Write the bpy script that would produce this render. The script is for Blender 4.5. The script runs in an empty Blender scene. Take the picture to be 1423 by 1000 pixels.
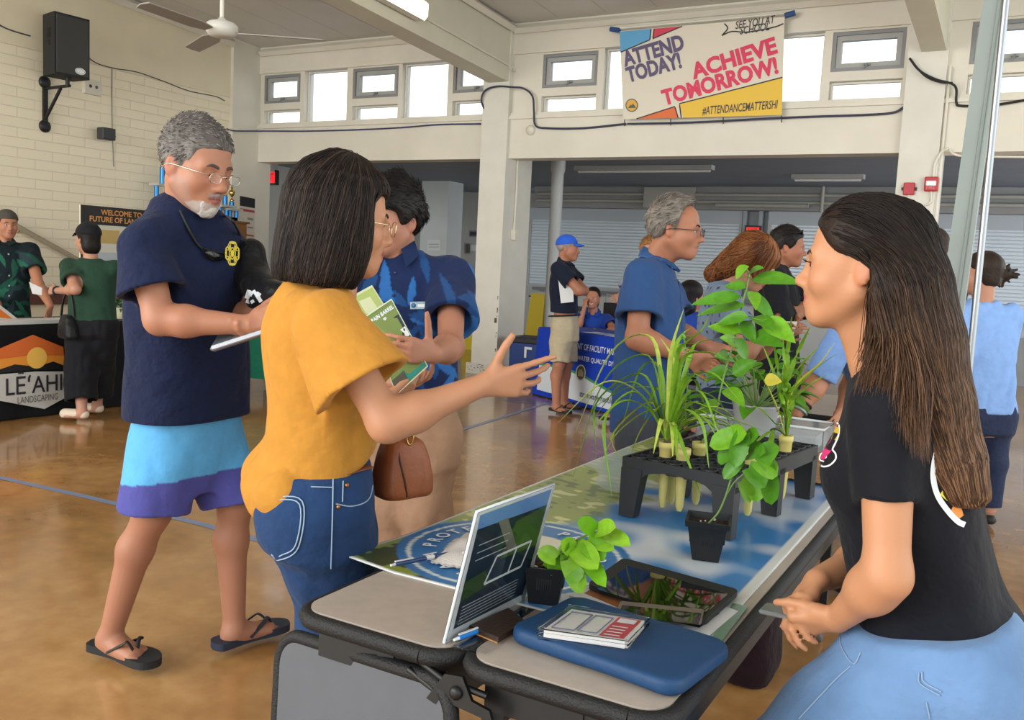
WORLD,EXPO=2.05,0.22
import bpy,math,random
import numpy as np
from mathutils import Vector,Matrix
from mathutils.bvhtree import BVHTree
rng=random.Random(7)
SC=bpy.context.scene
COL=SC.collection
R_=math.radians
V=lambda*a:np.array(a,float)
def nz(v):
 v=np.asarray(v,float);return v/(np.linalg.norm(v)+1e-12)
CF,CP,CR,CY,CH=1265.,R_(6.0),R_(2.86),R_(29.),1.40
cF=V(-math.sin(CY)*math.cos(CP),math.cos(CY)*math.cos(CP),-math.sin(CP))
r0=V(math.cos(CY),math.sin(CY),0);u0=np.cross(r0,cF)
cR=r0*math.cos(CR)+u0*math.sin(CR);cU=-r0*math.sin(CR)+u0*math.cos(CR)
cC=V(0,0,CH)
def ray(x,y):return cF+cR*(x-711.5)/CF-cU*(y-500)/CF
def A(x,y,Y):
 d=ray(x,y);return cC+d*(Y/d[1])
def Zp(x,y,z):
 d=ray(x,y);return cC+d*((z-CH)/d[2])
def Xp(x,y,X):
 d=ray(x,y);return cC+d*(X/d[0])
cam=bpy.data.cameras.new('camera');camo=bpy.data.objects.new('camera',cam);COL.objects.link(camo)
m=Matrix.Identity(4)
for i in range(3):
 m[i][0]=cR[i];m[i][1]=cU[i];m[i][2]=-cF[i];m[i][3]=cC[i]
camo.matrix_world=m
cam.sensor_width=36;cam.lens=CF/1423*36;cam.clip_start=.05;cam.clip_end=200
SC.camera=camo
def s2l(c):return c/12.92 if c<=.04045 else((c+.055)/1.055)**2.4
def hx(h):
 h=h.lstrip('#');return tuple(s2l(int(h[i:i+2],16)/255)for i in(0,2,4))
_M={}
def mat(name,col='#808080',rough=.6,metal=0.,bump=0.,bscale=60.,var=0.,vscale=8.,attr=False,emit=None,estr=1.,trans=0.,ior=1.45,alpha=1.,sheen=0.,coat=0.,spec=.5,stretch=None,sss=0.,bdist=.01):
 if name in _M:return _M[name]
 m=bpy.data.materials.new(name);m.use_nodes=True
 nt=m.node_tree;b=nt.nodes['Principled BSDF'];L=nt.links.new
 c=hx(col)if isinstance(col,str)else col
 b.inputs['Base Color'].default_value=(*c,1);b.inputs['Roughness'].default_value=rough
 b.inputs['Metallic'].default_value=metal;b.inputs['IOR'].default_value=ior
 b.inputs['Transmission Weight'].default_value=trans;b.inputs['Alpha'].default_value=alpha
 b.inputs['Sheen Weight'].default_value=sheen;b.inputs['Coat Weight'].default_value=coat
 b.inputs['Specular IOR Level'].default_value=spec
 if sss:
  b.inputs['Subsurface Weight'].default_value=sss;b.inputs['Subsurface Radius'].default_value=(.01,.004,.002);b.inputs['Subsurface Scale'].default_value=1.
 tc=nt.nodes.new('ShaderNodeTexCoord');src=tc.outputs['Object']
 if stretch:
  mp=nt.nodes.new('ShaderNodeMapping');mp.inputs['Scale'].default_value=stretch;L(src,mp.inputs['Vector']);src=mp.outputs['Vector']
 csrc=None
 if attr:
  at=nt.nodes.new('ShaderNodeAttribute');at.attribute_name='Col';csrc=at.outputs['Color']
 if var:
  n=nt.nodes.new('ShaderNodeTexNoise');n.inputs['Scale'].default_value=vscale;n.inputs['Detail'].default_value=5
  L(src,n.inputs['Vector'])
  mr=nt.nodes.new('ShaderNodeMapRange');mr.inputs['From Min'].default_value=.3;mr.inputs['From Max'].default_value=.7
  mr.inputs['To Min'].default_value=1-var;mr.inputs['To Max'].default_value=1+var;L(n.outputs['Fac'],mr.inputs['Value'])
  mx=nt.nodes.new('ShaderNodeMix');mx.data_type='RGBA';mx.blend_type='MULTIPLY';mx.inputs['Factor'].default_value=1
  if csrc:L(csrc,mx.inputs[6])
  else:mx.inputs[6].default_value=(*c,1)
  L(mr.outputs['Result'],mx.inputs[7]);csrc=mx.outputs[2]
 if csrc:L(csrc,b.inputs['Base Color'])
 if bump:
  n=nt.nodes.new('ShaderNodeTexNoise');n.inputs['Scale'].default_value=bscale;n.inputs['Detail'].default_value=4
  L(src,n.inputs['Vector']);bp=nt.nodes.new('ShaderNodeBump');bp.inputs['Strength'].default_value=bump;bp.inputs['Distance'].default_value=bdist
  L(n.outputs['Fac'],bp.inputs['Height']);L(bp.outputs['Normal'],b.inputs['Normal'])
 if emit:
  b.inputs['Emission Color'].default_value=(*hx(emit),1);b.inputs['Emission Strength'].default_value=estr
 _M[name]=m;return m
def mesh_np(name,vs,fs=None,quads=None,mats=(),midx=None,smooth=False,col=None):
 me=bpy.data.meshes.new(name)
 if quads is not None:
  n=len(quads);vs=np.asarray(vs,np.float32)
  me.vertices.add(len(vs));me.vertices.foreach_set('co',vs.ravel())
  me.loops.add(n*4);me.loops.foreach_set('vertex_index',np.asarray(quads,np.int32).ravel())
  me.polygons.add(n);me.polygons.foreach_set('loop_start',np.arange(0,n*4,4,dtype=np.int32))
  me.update(calc_edges=True)
 else:
  me.from_pydata([tuple(map(float,v))for v in vs],[],[tuple(f)for f in fs])
 for mm in mats:me.materials.append(mm)
 if midx is not None and len(me.polygons):me.polygons.foreach_set('material_index',np.asarray(midx,np.int32))
 if len(me.polygons):me.polygons.foreach_set('use_smooth',np.full(len(me.polygons),smooth,bool))
 if col is not None:
  a=me.color_attributes.new('Col','FLOAT_COLOR','POINT')
  c4=np.ones((len(me.vertices),4),np.float32);c4[:,:3]=col;a.data.foreach_set('color',c4.ravel())
 me.validate();me.update()
 return me
def props(o,label=None,cat=None,group=None,kind=None):
 if label:o['label']=label
 if cat:o['category']=cat
 if group:o['group']=group
 if kind:o['kind']=kind
 return o
def thing(name,label,cat,loc=(0,0,0),group=None):
 o=bpy.data.objects.new(name,None);COL.objects.link(o);o.location=tuple(map(float,loc));o.empty_display_size=.1
 return props(o,label,cat,group)
class MB:
 """collects shapes given in world coordinates, builds one mesh object"""
 def __init__(s):s.v=[];s.f=[];s.m=[];s.sm=[];s.cur=0;s.smooth=False
 def raw(s,vs,fs,smooth=None):
  b=len(s.v);s.v+=[tuple(map(float,v))for v in vs]
  for f in fs:s.f.append(tuple(b+i for i in f));s.m.append(s.cur);s.sm.append(s.smooth if smooth is None else smooth)
  return s
 def box(s,lo,hi,Rm=None,o=None,bev=0.):
  x0,y0,z0=lo;x1,y1,z1=hi
  if bev:
   e=bev;vs=[];
   bm_v=[]
   for(X,sx)in((x0,1),(x1,-1)):
    for(Y,sy)in((y0,1),(y1,-1)):
     for(Z,sz)in((z0,1),(z1,-1)):
      bm_v+=[(X,Y+sy*e,Z+sz*e),(X+sx*e,Y,Z+sz*e),(X+sx*e,Y+sy*e,Z)]
   idx=lambda i,j,k,a:((i*2+j)*2+k)*3+a
   fs=[]
   for i in(0,1):q=[idx(i,0,0,0),idx(i,1,0,0),idx(i,1,1,0),idx(i,0,1,0)];fs.append(q if i else q[::-1])
   for j in(0,1):q=[idx(0,j,0,1),idx(1,j,0,1),idx(1,j,1,1),idx(0,j,1,1)];fs.append(q[::-1]if j else q)
   for k in(0,1):q=[idx(0,0,k,2),idx(1,0,k,2),idx(1,1,k,2),idx(0,1,k,2)];fs.append(q if k else q[::-1])
   for j in(0,1):
    for k in(0,1):fs.append([idx(0,j,k,1),idx(1,j,k,1),idx(1,j,k,2),idx(0,j,k,2)])
   for i in(0,1):
    for k in(0,1):fs.append([idx(i,0,k,0),idx(i,1,k,0),idx(i,1,k,2),idx(i,0,k,2)])
    for j in(0,1):fs.append([idx(i,j,0,0),idx(i,j,1,0),idx(i,j,1,1),idx(i,j,0,1)])
   for i in(0,1):
    for j in(0,1):
     for k in(0,1):fs.append([idx(i,j,k,0),idx(i,j,k,1),idx(i,j,k,2)])
   vs=bm_v
  else:
   vs=[(x0,y0,z0),(x1,y0,z0),(x1,y1,z0),(x0,y1,z0),(x0,y0,z1),(x1,y0,z1),(x1,y1,z1),(x0,y1,z1)]
   fs=[(0,3,2,1),(4,5,6,7),(0,1,5,4),(1,2,6,5),(2,3,7,6),(3,0,4,7)]
  if Rm is not None:vs=[np.asarray(o)+np.asarray(Rm).T@np.asarray(v)for v in vs]
  return s.raw(vs,fs)
 def quad(s,a,b,c,d):return s.raw([a,b,c,d],[(0,1,2,3)])
 def tube(s,pts,r,n=8,caps=True,smooth=True,flat=None):
  pts=[np.asarray(p,float)for p in pts];rs=r if hasattr(r,'__len__')else[r]*len(pts)
  vs=[];fs=[];u=None
  for i,p in enumerate(pts):
   t=nz(pts[min(i+1,len(pts)-1)]-pts[max(i-1,0)])
   if u is None:
    u=np.cross(t,(0,0,1));u=np.cross(t,(1,0,0))if np.linalg.norm(u)<1e-3 else u
   u=nz(u-t*(u@t));w=np.cross(t,u)
   for k in range(n):
    a=2*math.pi*k/n;vs.append(p+rs[i]*(u*math.cos(a)+w*math.sin(a)*(flat or 1)))
  for i in range(len(pts)-1):
   for k in range(n):fs.append((i*n+k,i*n+(k+1)%n,(i+1)*n+(k+1)%n,(i+1)*n+k))
  s.raw(vs,fs,smooth)
  if caps:s.raw(vs[:n],[tuple(range(n))[::-1]],False);s.raw(vs[-n:],[tuple(range(n))],False)
  return s
 def lathe(s,o,prof,n=20,axis=(0,0,1),smooth=True):
  ax=nz(axis);u=nz(np.cross(ax,(0,1,0))if abs(ax[1])<.9 else np.cross(ax,(1,0,0)));w=np.cross(ax,u);o=np.asarray(o,float)
  vs=[o+ax*h+r*(u*math.cos(2*math.pi*k/n)+w*math.sin(2*math.pi*k/n))for r,h in prof for k in range(n)]
  fs=[(i*n+k,i*n+(k+1)%n,(i+1)*n+(k+1)%n,(i+1)*n+k)for i in range(len(prof)-1)for k in range(n)]
  s.raw(vs,fs,smooth)
  if prof[0][0]>1e-5:s.raw(vs[:n],[tuple(range(n))[::-1]],False)
  if prof[-1][0]>1e-5:s.raw(vs[-n:],[tuple(range(n))],False)
  return s
 def prism(s,poly,o,u,v,h):
  """polygon (list of 2-D) in frame o,u,v extruded by vector h"""
  o,u,v,h=(np.asarray(t,float)for t in(o,u,v,h));n=len(poly)
  b=[o+u*a+v*c for a,c in poly];t=[p+h for p in b]
  ar=sum(poly[i][0]*poly[(i+1)%n][1]-poly[(i+1)%n][0]*poly[i][1]for i in range(n))
  fl=(ar>0)!=(np.dot(np.cross(u,v),h)>0)
  fs=[tuple(range(n))[::-1],tuple(range(n,2*n))]+[(i,(i+1)%n,n+(i+1)%n,n+i)for i in range(n)]
  if fl:fs=[f[::-1]for f in fs]
  return s.raw(b+t,fs,False)
 def ball(s,c,r,n=12,Rm=None):
  c=np.asarray(c,float);r=r if hasattr(r,'__len__')else(r,r,r);vs=[];fs=[];m_=n//2
  for i in range(m_+1):
   th=math.pi*i/m_
   for k in range(n):
    ph=2*math.pi*k/n;q=V(r[0]*math.sin(th)*math.cos(ph),r[1]*math.sin(th)*math.sin(ph),r[2]*math.cos(th))
    vs.append(c+(np.asarray(Rm).T@q if Rm is not None else q))
  for i in range(m_):
   for k in range(n):fs.append((i*n+k,(i+1)*n+k,(i+1)*n+(k+1)%n,i*n+(k+1)%n))
  return s.raw(vs,fs,True)
 def build(s,name,mats,parent=None,label=None,cat=None,group=None,kind=None,base=None):
  mats=mats if isinstance(mats,(list,tuple))else[mats]
  vs=np.asarray(s.v,float).reshape(-1,3)
  org=wloc(parent)if parent else(np.asarray(base,float)if base is not None else V((vs[:,0].min()+vs[:,0].max())/2,(vs[:,1].min()+vs[:,1].max())/2,vs[:,2].min()))
  me=mesh_np(name,vs-org,s.f,mats=mats,midx=s.m)
  if len(me.polygons)==len(s.sm):me.polygons.foreach_set('use_smooth',np.asarray(s.sm,bool))
  o=bpy.data.objects.new(name,me);COL.objects.link(o)
  if parent:o.parent=parent
  else:o.location=tuple(org)
  return props(o,label,cat,group,kind)
def wloc(o):
 l=V(0,0,0)
 while o is not None:l=l+np.array(o.location);o=o.parent
 return l
def objmesh(name,me_fn,parent):...
def frame(fwd,up=(0,0,1)):
 """rows: right, forward, up"""
 f=nz(fwd);r=nz(np.cross(f,up));return np.array([r,f,np.cross(r,f)])
def text_geo(body,size=1.,bold=0.,shear=0.,align='CENTER',res=3):
 cu=bpy.data.curves.new('text','FONT');cu.body=body;cu.size=size;cu.offset=bold*size;cu.shear=shear
 cu.align_x=align;cu.align_y='CENTER';cu.resolution_u=res
 o=bpy.data.objects.new('text',cu);COL.objects.link(o);dg=bpy.context.evaluated_depsgraph_get();dg.update()
 me=bpy.data.meshes.new_from_object(o.evaluated_get(dg));vs=[tuple(v.co[:2])for v in me.vertices];fs=[tuple(p.vertices)for p in me.polygons]
 bpy.data.objects.remove(o);bpy.data.curves.remove(cu);bpy.data.meshes.remove(me)
 return vs,fs
def put_text(mb,body,o,u,v,size,lift=None,bold=0.,shear=0.,align='CENTER',width=None,fn=None):
 """flat lettering at o along u (reading direction) and v (up)"""
 vs,fs=text_geo(body,size,bold,shear,align);u,v=np.asarray(u,float),np.asarray(v,float);o=np.asarray(o,float)
 n=nz(np.cross(u,v));o=o+n*(lift or .001)
 if width and vs:
  w=max(a for a,b in vs)-min(a for a,b in vs);k=width/w;vs=[(a*k,b)for a,b in vs]
 if fn:vs3=[fn(a,b)for a,b in vs]
 else:vs3=[o+u*a+v*b for a,b in vs]
 mb.raw(vs3,fs,False)
class Fld:
 def __init__(s,lo,hi,h,fine=None):
  s.ax=[]
  for i in range(3):
   hh=h
   if fine and i in fine:
    f0,f1,hf=fine[i];a=np.arange(lo[i],f0,hh)if f0>lo[i]else np.array([])
    b=np.arange(max(f0,lo[i]),min(f1,hi[i]),hf);c=np.arange(f1,hi[i]+hh,hh)if f1<hi[i]else np.array([])
    s.ax.append(np.concatenate([a,b,c]))
   else:s.ax.append(np.arange(lo[i],hi[i]+hh,hh))
  s.D=np.full([len(a)for a in s.ax],1.,np.float32);s.h=h
 def box(s,lo,hi):
  sl=[]
  for i in range(3):
   a=np.searchsorted(s.ax[i],lo[i]);b=np.searchsorted(s.ax[i],hi[i]);sl.append(slice(int(a),int(b)))
  return tuple(sl),s.ax[0][sl[0]][:,None,None],s.ax[1][sl[1]][None,:,None],s.ax[2][sl[2]][None,None,:]
 def add(s,prim,k=.012,op='u'):
  fn,lo,hi=prim;mg=k+3*s.h
  if op=='i':sl=(slice(None),)*3;X,Y,Z=s.ax[0][:,None,None],s.ax[1][None,:,None],s.ax[2][None,None,:]
  else:sl,X,Y,Z=s.box(np.asarray(lo)-mg,np.asarray(hi)+mg)
  cur=s.D[sl]
  if cur.size==0:return s
  d=fn(X,Y,Z).astype(np.float32)
  if op=='u':
   hh=np.maximum(k-np.abs(cur-d),0)/k;s.D[sl]=np.minimum(cur,d)-hh*hh*k*.25
  else:
   if op=='s':d=-d
   hh=np.maximum(k-np.abs(cur-d),0)/k;s.D[sl]=np.maximum(cur,d)+hh*hh*k*.25
  return s
 def disp(s,fn):
  X,Y,Z=s.ax[0][:,None,None],s.ax[1][None,:,None],s.ax[2][None,None,:]
  s.D+=(fn(X,Y,Z)*(np.abs(s.D)<.06)).astype(np.float32);return s
 def net(s,smooth=1):
  D=s.D;S=D<0
  D[0]=np.maximum(D[0],1e-3)
  n=[d-1 for d in D.shape]
  allin=np.ones(n,bool);anyin=np.zeros(n,bool)
  sh=[(i,j,k)for i in(0,1)for j in(0,1)for k in(0,1)]
  for i,j,k in sh:
   q=S[i:i+n[0],j:j+n[1],k:k+n[2]];allin&=q;anyin|=q
  act=anyin&~allin;idx=np.argwhere(act)
  if len(idx)==0:return np.zeros((0,3)),np.zeros((0,4),int)
  vid=np.full(n,-1,np.int32);vid[act]=np.arange(len(idx))
  cv=np.stack([D[idx[:,0]+i,idx[:,1]+j,idx[:,2]+k]for i,j,k in sh],1)
  acc=np.zeros((len(idx),3));cnt=np.zeros(len(idx))
  for a in range(8):
   for b in range(a+1,8):
    df=[sh[b][t]-sh[a][t]for t in range(3)]
    if sum(abs(x)for x in df)!=1:continue
    da,db=cv[:,a],cv[:,b];mk=(da<0)!=(db<0)
    t=np.where(mk,da/np.where(mk,da-db,1),0)
    p=np.array(sh[a])[None]+t[:,None]*np.array(df)[None]
    acc+=p*mk[:,None];cnt+=mk
  pos=idx+acc/cnt[:,None]
  W=np.stack([np.interp(pos[:,i],np.arange(len(s.ax[i])),s.ax[i])for i in range(3)],1)
  Q=[]
  for a in range(3):
   o1,o2=[(1,2),(2,0),(0,1)][a]
   lo=[slice(1,n[t])for t in range(3)];lo[a]=slice(0,n[a]);hi=list(lo);hi[a]=slice(1,n[a]+1)
   A_=S[tuple(lo)];B_=S[tuple(hi)];ch=A_!=B_;e=np.argwhere(ch)
   if not len(e):continue
   off=np.array([1,1,1]);off[a]=0;e=e+off
   fl=S[e[:,0],e[:,1],e[:,2]]
   c=[]
   for d1,d2 in((1,1),(0,1),(0,0),(1,0)):
    q=e.copy();q[:,o1]-=d1;q[:,o2]-=d2;c.append(vid[q[:,0],q[:,1],q[:,2]])
   q=np.stack(c,1);q[~fl]=q[~fl][:,::-1];Q.append(q)
  Q=np.concatenate(Q);Q=Q[(Q>=0).all(1)]
  for _ in range(smooth):
   ac=np.zeros_like(W);ct=np.zeros(len(W))
   for a,b in((0,1),(1,2),(2,3),(3,0)):
    np.add.at(ac,Q[:,a],W[Q[:,b]]);np.add.at(ct,Q[:,a],1)
    np.add.at(ac,Q[:,b],W[Q[:,a]]);np.add.at(ct,Q[:,b],1)
   W=W*.5+.5*ac/np.maximum(ct,1)[:,None]
  return W,Q
def cone(a,b,ra,rb):
 a,b=np.asarray(a,float),np.asarray(b,float);d=b-a;dd=d@d+1e-12;rm=max(ra,rb)
 def fn(X,Y,Z):
  x,y,z=X-a[0],Y-a[1],Z-a[2];t=np.clip((x*d[0]+y*d[1]+z*d[2])/dd,0,1)
  return np.sqrt((x-t*d[0])**2+(y-t*d[1])**2+(z-t*d[2])**2)-(ra+(rb-ra)*t)
 return fn,np.minimum(a,b)-rm,np.maximum(a,b)+rm
def ell(c,r,Rm=None):
 c=np.asarray(c,float);r=np.asarray(r if hasattr(r,'__len__')else(r,r,r),float)
 def fn(X,Y,Z):
  x,y,z=X-c[0],Y-c[1],Z-c[2]
  if Rm is not None:x,y,z=[Rm[i][0]*x+Rm[i][1]*y+Rm[i][2]*z for i in range(3)]
  k0=np.sqrt((x/r[0])**2+(y/r[1])**2+(z/r[2])**2);k1=np.sqrt((x/r[0]**2)**2+(y/r[1]**2)**2+(z/r[2]**2)**2)
  return k0*(k0-1)/np.maximum(k1,1e-6)
 return fn,c-r.max(),c+r.max()
def loft(o,Rm,zs,w,d,cx=None,cy=None,n=2.4):
 o=np.asarray(o,float);Rm=np.asarray(Rm);zs,w,d=(np.asarray(t,float)for t in(zs,w,d))
 cx=np.zeros(len(zs))if cx is None else np.asarray(cx,float);cy=np.zeros(len(zs))if cy is None else np.asarray(cy,float)
 zf=np.linspace(zs[0],zs[-1],60)
 def sm(a):
  q=np.interp(zf,zs,a);q2=q.copy()
  for _ in range(6):q2[1:-1]=(q2[:-2]+2*q2[1:-1]+q2[2:])/4
  return q2
 W_,D_,CX,CY_=sm(w),sm(d),sm(cx),sm(cy)
 def fn(X,Y,Z):
  x,y,z=X-o[0],Y-o[1],Z-o[2]
  u,v,t=[Rm[i][0]*x+Rm[i][1]*y+Rm[i][2]*z for i in range(3)]
  ww,dd=np.interp(t,zf,W_),np.interp(t,zf,D_);u=np.abs(u-np.interp(t,zf,CX))/ww;v=np.abs(v-np.interp(t,zf,CY_))/dd
  q=(u**n+v**n+1e-9)**(1/n)
  return np.maximum((q-1)*np.minimum(ww,dd),np.maximum(t-zs[-1],zs[0]-t))
 c=[]
 mw=max(w.max()+np.abs(cx).max(),d.max()+np.abs(cy).max())
 p0,p1=o+Rm[2]*zs[0],o+Rm[2]*zs[-1]
 return fn,np.minimum(p0,p1)-mw,np.maximum(p0,p1)+mw
def half(p,n):
 """solid half-space on the -n side of p"""
 p,n=np.asarray(p,float),nz(n)
 return(lambda X,Y,Z:(X-p[0])*n[0]+(Y-p[1])*n[1]+(Z-p[2])*n[2]),V(-9,-9,-9),V(9,9,9)
def inter(*ps):
 def fn(X,Y,Z):
  d=ps[0][0](X,Y,Z)
  for q in ps[1:]:d=np.maximum(d,q[0](X,Y,Z))
  return d
 return fn,ps[0][1],ps[0][2]
def waves(freq,seed,n=7,stretch=(1,1,1)):
 g=np.random.RandomState(seed);K=g.normal(size=(n,3));K=K/np.linalg.norm(K,axis=1)[:,None]*freq*g.uniform(.6,1.5,(n,1))*np.array(stretch);ph=g.uniform(0,6.28,n)
 return lambda X,Y,Z:sum(np.sin(K[i,0]*X+K[i,1]*Y+K[i,2]*Z+ph[i])for i in range(n))/n**.5*.7
def fold(freq,seed,stretch=(1,1,.35)):
 w1,w2=waves(freq,seed,5,stretch),waves(freq*.4,seed+9,4)
 return lambda X,Y,Z:1-2*np.abs(w1(X,Y,Z))*(.6+.4*w2(X,Y,Z))
def fobj(name,F,mats,parent,smooth=1,colfn=None,extra=None,midfn=None):
 """mesh object (child of parent) from a field; extra: (verts, quads, colour) joined in"""
 W,Q=F.net(smooth);col=colfn(W)if colfn else None
 if extra is not None:
  ev,eq=extra[0],extra[1]
  Q=np.concatenate([Q,np.asarray(eq)+len(W)]);
  if col is not None:col=np.concatenate([col,extra[2]])
  W=np.concatenate([W,ev])
 mats=mats if isinstance(mats,(list,tuple))else[mats]
 org=wloc(parent)if parent else V(0,0,0)
 me=mesh_np(name,W-org,quads=Q,mats=mats,smooth=True,col=col)
 if midfn is not None:
  cen=W[Q].mean(1);me.polygons.foreach_set('material_index',midfn(cen).astype(np.int32))
 o=bpy.data.objects.new(name,me);COL.objects.link(o);o.parent=parent
 return o
def bvh_of(o):
 org=wloc(o);me=o.data
 return BVHTree.FromPolygons([Vector(v.co)+Vector(org)for v in me.vertices],[tuple(p.vertices)for p in me.polygons])
def decal(bvh,vs2,fs,o,u,v,d,lift=.0015,maxd=.5):
 """project 2-D shapes (frame o,u,v) along d on to a surface; gives verts, faces"""
 u,v,d,o=np.asarray(u,float),np.asarray(v,float),nz(d),np.asarray(o,float);out=[];ok=True
 last=None
 for a,b in vs2:
  p=o+u*a+v*b;hit=bvh.ray_cast(Vector(p-d*.25),Vector(d),maxd)
  q=np.array(hit[0])-d*lift if hit[0]is not None else(p if last is None else p+d*(((last-p)@d)))
  if hit[0]is not None:last=q
  out.append(q)
 return out,fs
def disc2(cx,cy,rx,ry=None,n=24,r0=0.,a0=0.,a1=360.,rings=3):
 ry=ry or rx;vs=[];fs=[]
 for i in range(rings+1):
  t=r0+(1-r0)*i/rings
  for k in range(n+1):
   a=R_(a0+(a1-a0)*k/n);vs.append((cx+rx*t*math.cos(a),cy+ry*t*math.sin(a)))
 for i in range(rings):
  for k in range(n):fs.append((i*(n+1)+k,(i+1)*(n+1)+k,(i+1)*(n+1)+k+1,i*(n+1)+k+1))
 return vs,fs
def poly2(pts,sub=0):
 return list(pts),[tuple(range(len(pts)))]
def stroke2(pts,w):
 """ribbon along a 2-D polyline"""
 vs=[];fs=[]
 ws=w if hasattr(w,'__len__')else[w]*len(pts)
 for i,p in enumerate(pts):
  a,b=pts[max(i-1,0)],pts[min(i+1,len(pts)-1)];t=nz(V(b[0]-a[0],b[1]-a[1]));nx,ny=-t[1]*ws[i]/2,t[0]*ws[i]/2
  vs+=[(p[0]+nx,p[1]+ny),(p[0]-nx,p[1]-ny)]
 for i in range(len(pts)-1):fs.append((2*i,2*i+1,2*i+3,2*i+2))
 return vs,fs
def catmull(pts,n=6):
 P=[np.asarray(p,float)for p in pts];P=[2*P[0]-P[1]]+P+[2*P[-1]-P[-2]];out=[]
 for i in range(1,len(P)-2):
  for k in range(n):
   t=k/n;a,b,c,d=P[i-1:i+3]
   out.append(.5*((2*b)+(-a+c)*t+(2*a-5*b+4*c-d)*t*t+(-a+3*b-3*c+d)*t**3))
 out.append(P[-2]);return out
CREAM='#e0d6bd';WHITE='#d9d4c8'
def brick_mat():
 m=bpy.data.materials.new('painted_brick');m.use_nodes=True;nt=m.node_tree;L=nt.links.new;b=nt.nodes['Principled BSDF']
 tc=nt.nodes.new('ShaderNodeNewGeometry');sp=nt.nodes.new('ShaderNodeSeparateXYZ');cb=nt.nodes.new('ShaderNodeCombineXYZ')
 L(tc.outputs['Position'],sp.inputs[0]);L(sp.outputs['Y'],cb.inputs[0]);L(sp.outputs['Z'],cb.inputs[1])
 br=nt.nodes.new('ShaderNodeTexBrick');L(cb.outputs[0],br.inputs['Vector'])
 c=hx('#efe5cd')
 br.inputs['Color1'].default_value=(*c,1);br.inputs['Color2'].default_value=(*[x*.965 for x in c],1);br.inputs['Mortar'].default_value=(*[x*.87 for x in c],1)
 br.inputs['Scale'].default_value=1;br.inputs['Brick Width'].default_value=.42;br.inputs['Row Height'].default_value=.11
 br.inputs['Mortar Size'].default_value=.006;br.inputs['Mortar Smooth'].default_value=.6
 L(br.outputs['Color'],b.inputs['Base Color']);bp=nt.nodes.new('ShaderNodeBump');bp.invert=True;bp.inputs['Strength'].default_value=.5;bp.inputs['Distance'].default_value=.01
 L(br.outputs['Fac'],bp.inputs['Height']);L(bp.outputs['Normal'],b.inputs['Normal']);b.inputs['Roughness'].default_value=.55
 return m
def floor_mat():
 m=bpy.data.materials.new('polished_concrete');m.use_nodes=True;nt=m.node_tree;L=nt.links.new;b=nt.nodes['Principled BSDF']
 g=nt.nodes.new('ShaderNodeNewGeometry')
 n1=nt.nodes.new('ShaderNodeTexNoise');n1.inputs['Scale'].default_value=.9;n1.inputs['Detail'].default_value=8;n1.inputs['Roughness'].default_value=.65;L(g.outputs['Position'],n1.inputs['Vector'])
 n2=nt.nodes.new('ShaderNodeTexNoise');n2.inputs['Scale'].default_value=9;n2.inputs['Detail'].default_value=6;L(g.outputs['Position'],n2.inputs['Vector'])
 r=nt.nodes.new('ShaderNodeValToRGB');r.color_ramp.elements[0].position=.3;r.color_ramp.elements[0].color=(*hx('#76532f'),1);r.color_ramp.elements[1].position=.72;r.color_ramp.elements[1].color=(*hx('#c9a06a'),1)
 e=r.color_ramp.elements.new(.52);e.color=(*hx('#a67a48'),1)
 mx=nt.nodes.new('ShaderNodeMath');mx.operation='MULTIPLY_ADD';mx.inputs[1].default_value=.22;L(n2.outputs['Fac'],mx.inputs[0])
 m2=nt.nodes.new('ShaderNodeMath');m2.operation='MULTIPLY_ADD';m2.inputs[1].default_value=.75;L(n1.outputs['Fac'],m2.inputs[0]);L(mx.outputs[0],m2.inputs[2]);mx.inputs[2].default_value=.015
 L(m2.outputs[0],r.inputs['Fac']);L(r.outputs['Color'],b.inputs['Base Color'])
 mr=nt.nodes.new('ShaderNodeMapRange');mr.inputs['To Min'].default_value=.12;mr.inputs['To Max'].default_value=.3;L(n2.outputs['Fac'],mr.inputs['Value']);L(mr.outputs[0],b.inputs['Roughness'])
 bp=nt.nodes.new('ShaderNodeBump');bp.inputs['Strength'].default_value=.012;bp.inputs['Distance'].default_value=.02;L(n1.outputs['Fac'],bp.inputs['Height']);L(bp.outputs['Normal'],b.inputs['Normal'])
 b.inputs['Specular IOR Level'].default_value=.6;b.inputs['Coat Weight'].default_value=.45;b.inputs['Coat Roughness'].default_value=.08
 return m
mBrick=brick_mat()
mCream=mat('cream_paint',CREAM,.6,var=.04,vscale=2.5,bump=.08,bscale=25)
mWhite=mat('white_paint',WHITE,.5,var=.05,vscale=2,bump=.08,bscale=18)
mCeil=mat('ceiling_paint','#cfccc6',.55,var=.05,vscale=1.2)
mGreyP=mat('grey_paint','#a9abac',.5,var=.06,vscale=3)
mAlc=mat('alcove_paint','#b9bcbb',.6,var=.07,vscale=1.5)
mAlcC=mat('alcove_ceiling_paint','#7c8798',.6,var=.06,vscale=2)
mDark=mat('dark_frame_paint','#85878a',.45)
mBlk=mat('black_plastic','#17181a',.45)
mBlkM=mat('matt_black','#1b1c1f',.7,bump=.1,bscale=200)
mSteel=mat('brushed_steel','#b9bcc0',.3,1.)
mRed=mat('red_enamel','#b3202f',.4)
mBlueP=mat('blue_cable','#3b3f6b',.5)
mGlass=mat('window_glass','#ffffff',.02,trans=1.,ior=1.05)
def struct(name,mb,m_):return mb.build(name,m_,kind='structure',base=(0,0,0))
LX,BY=-9.93,9.9
f=MB();f.box((-11.5,-3.2,-.2),(4.6,17.2,0));struct('floor',f,floor_mat())
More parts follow.
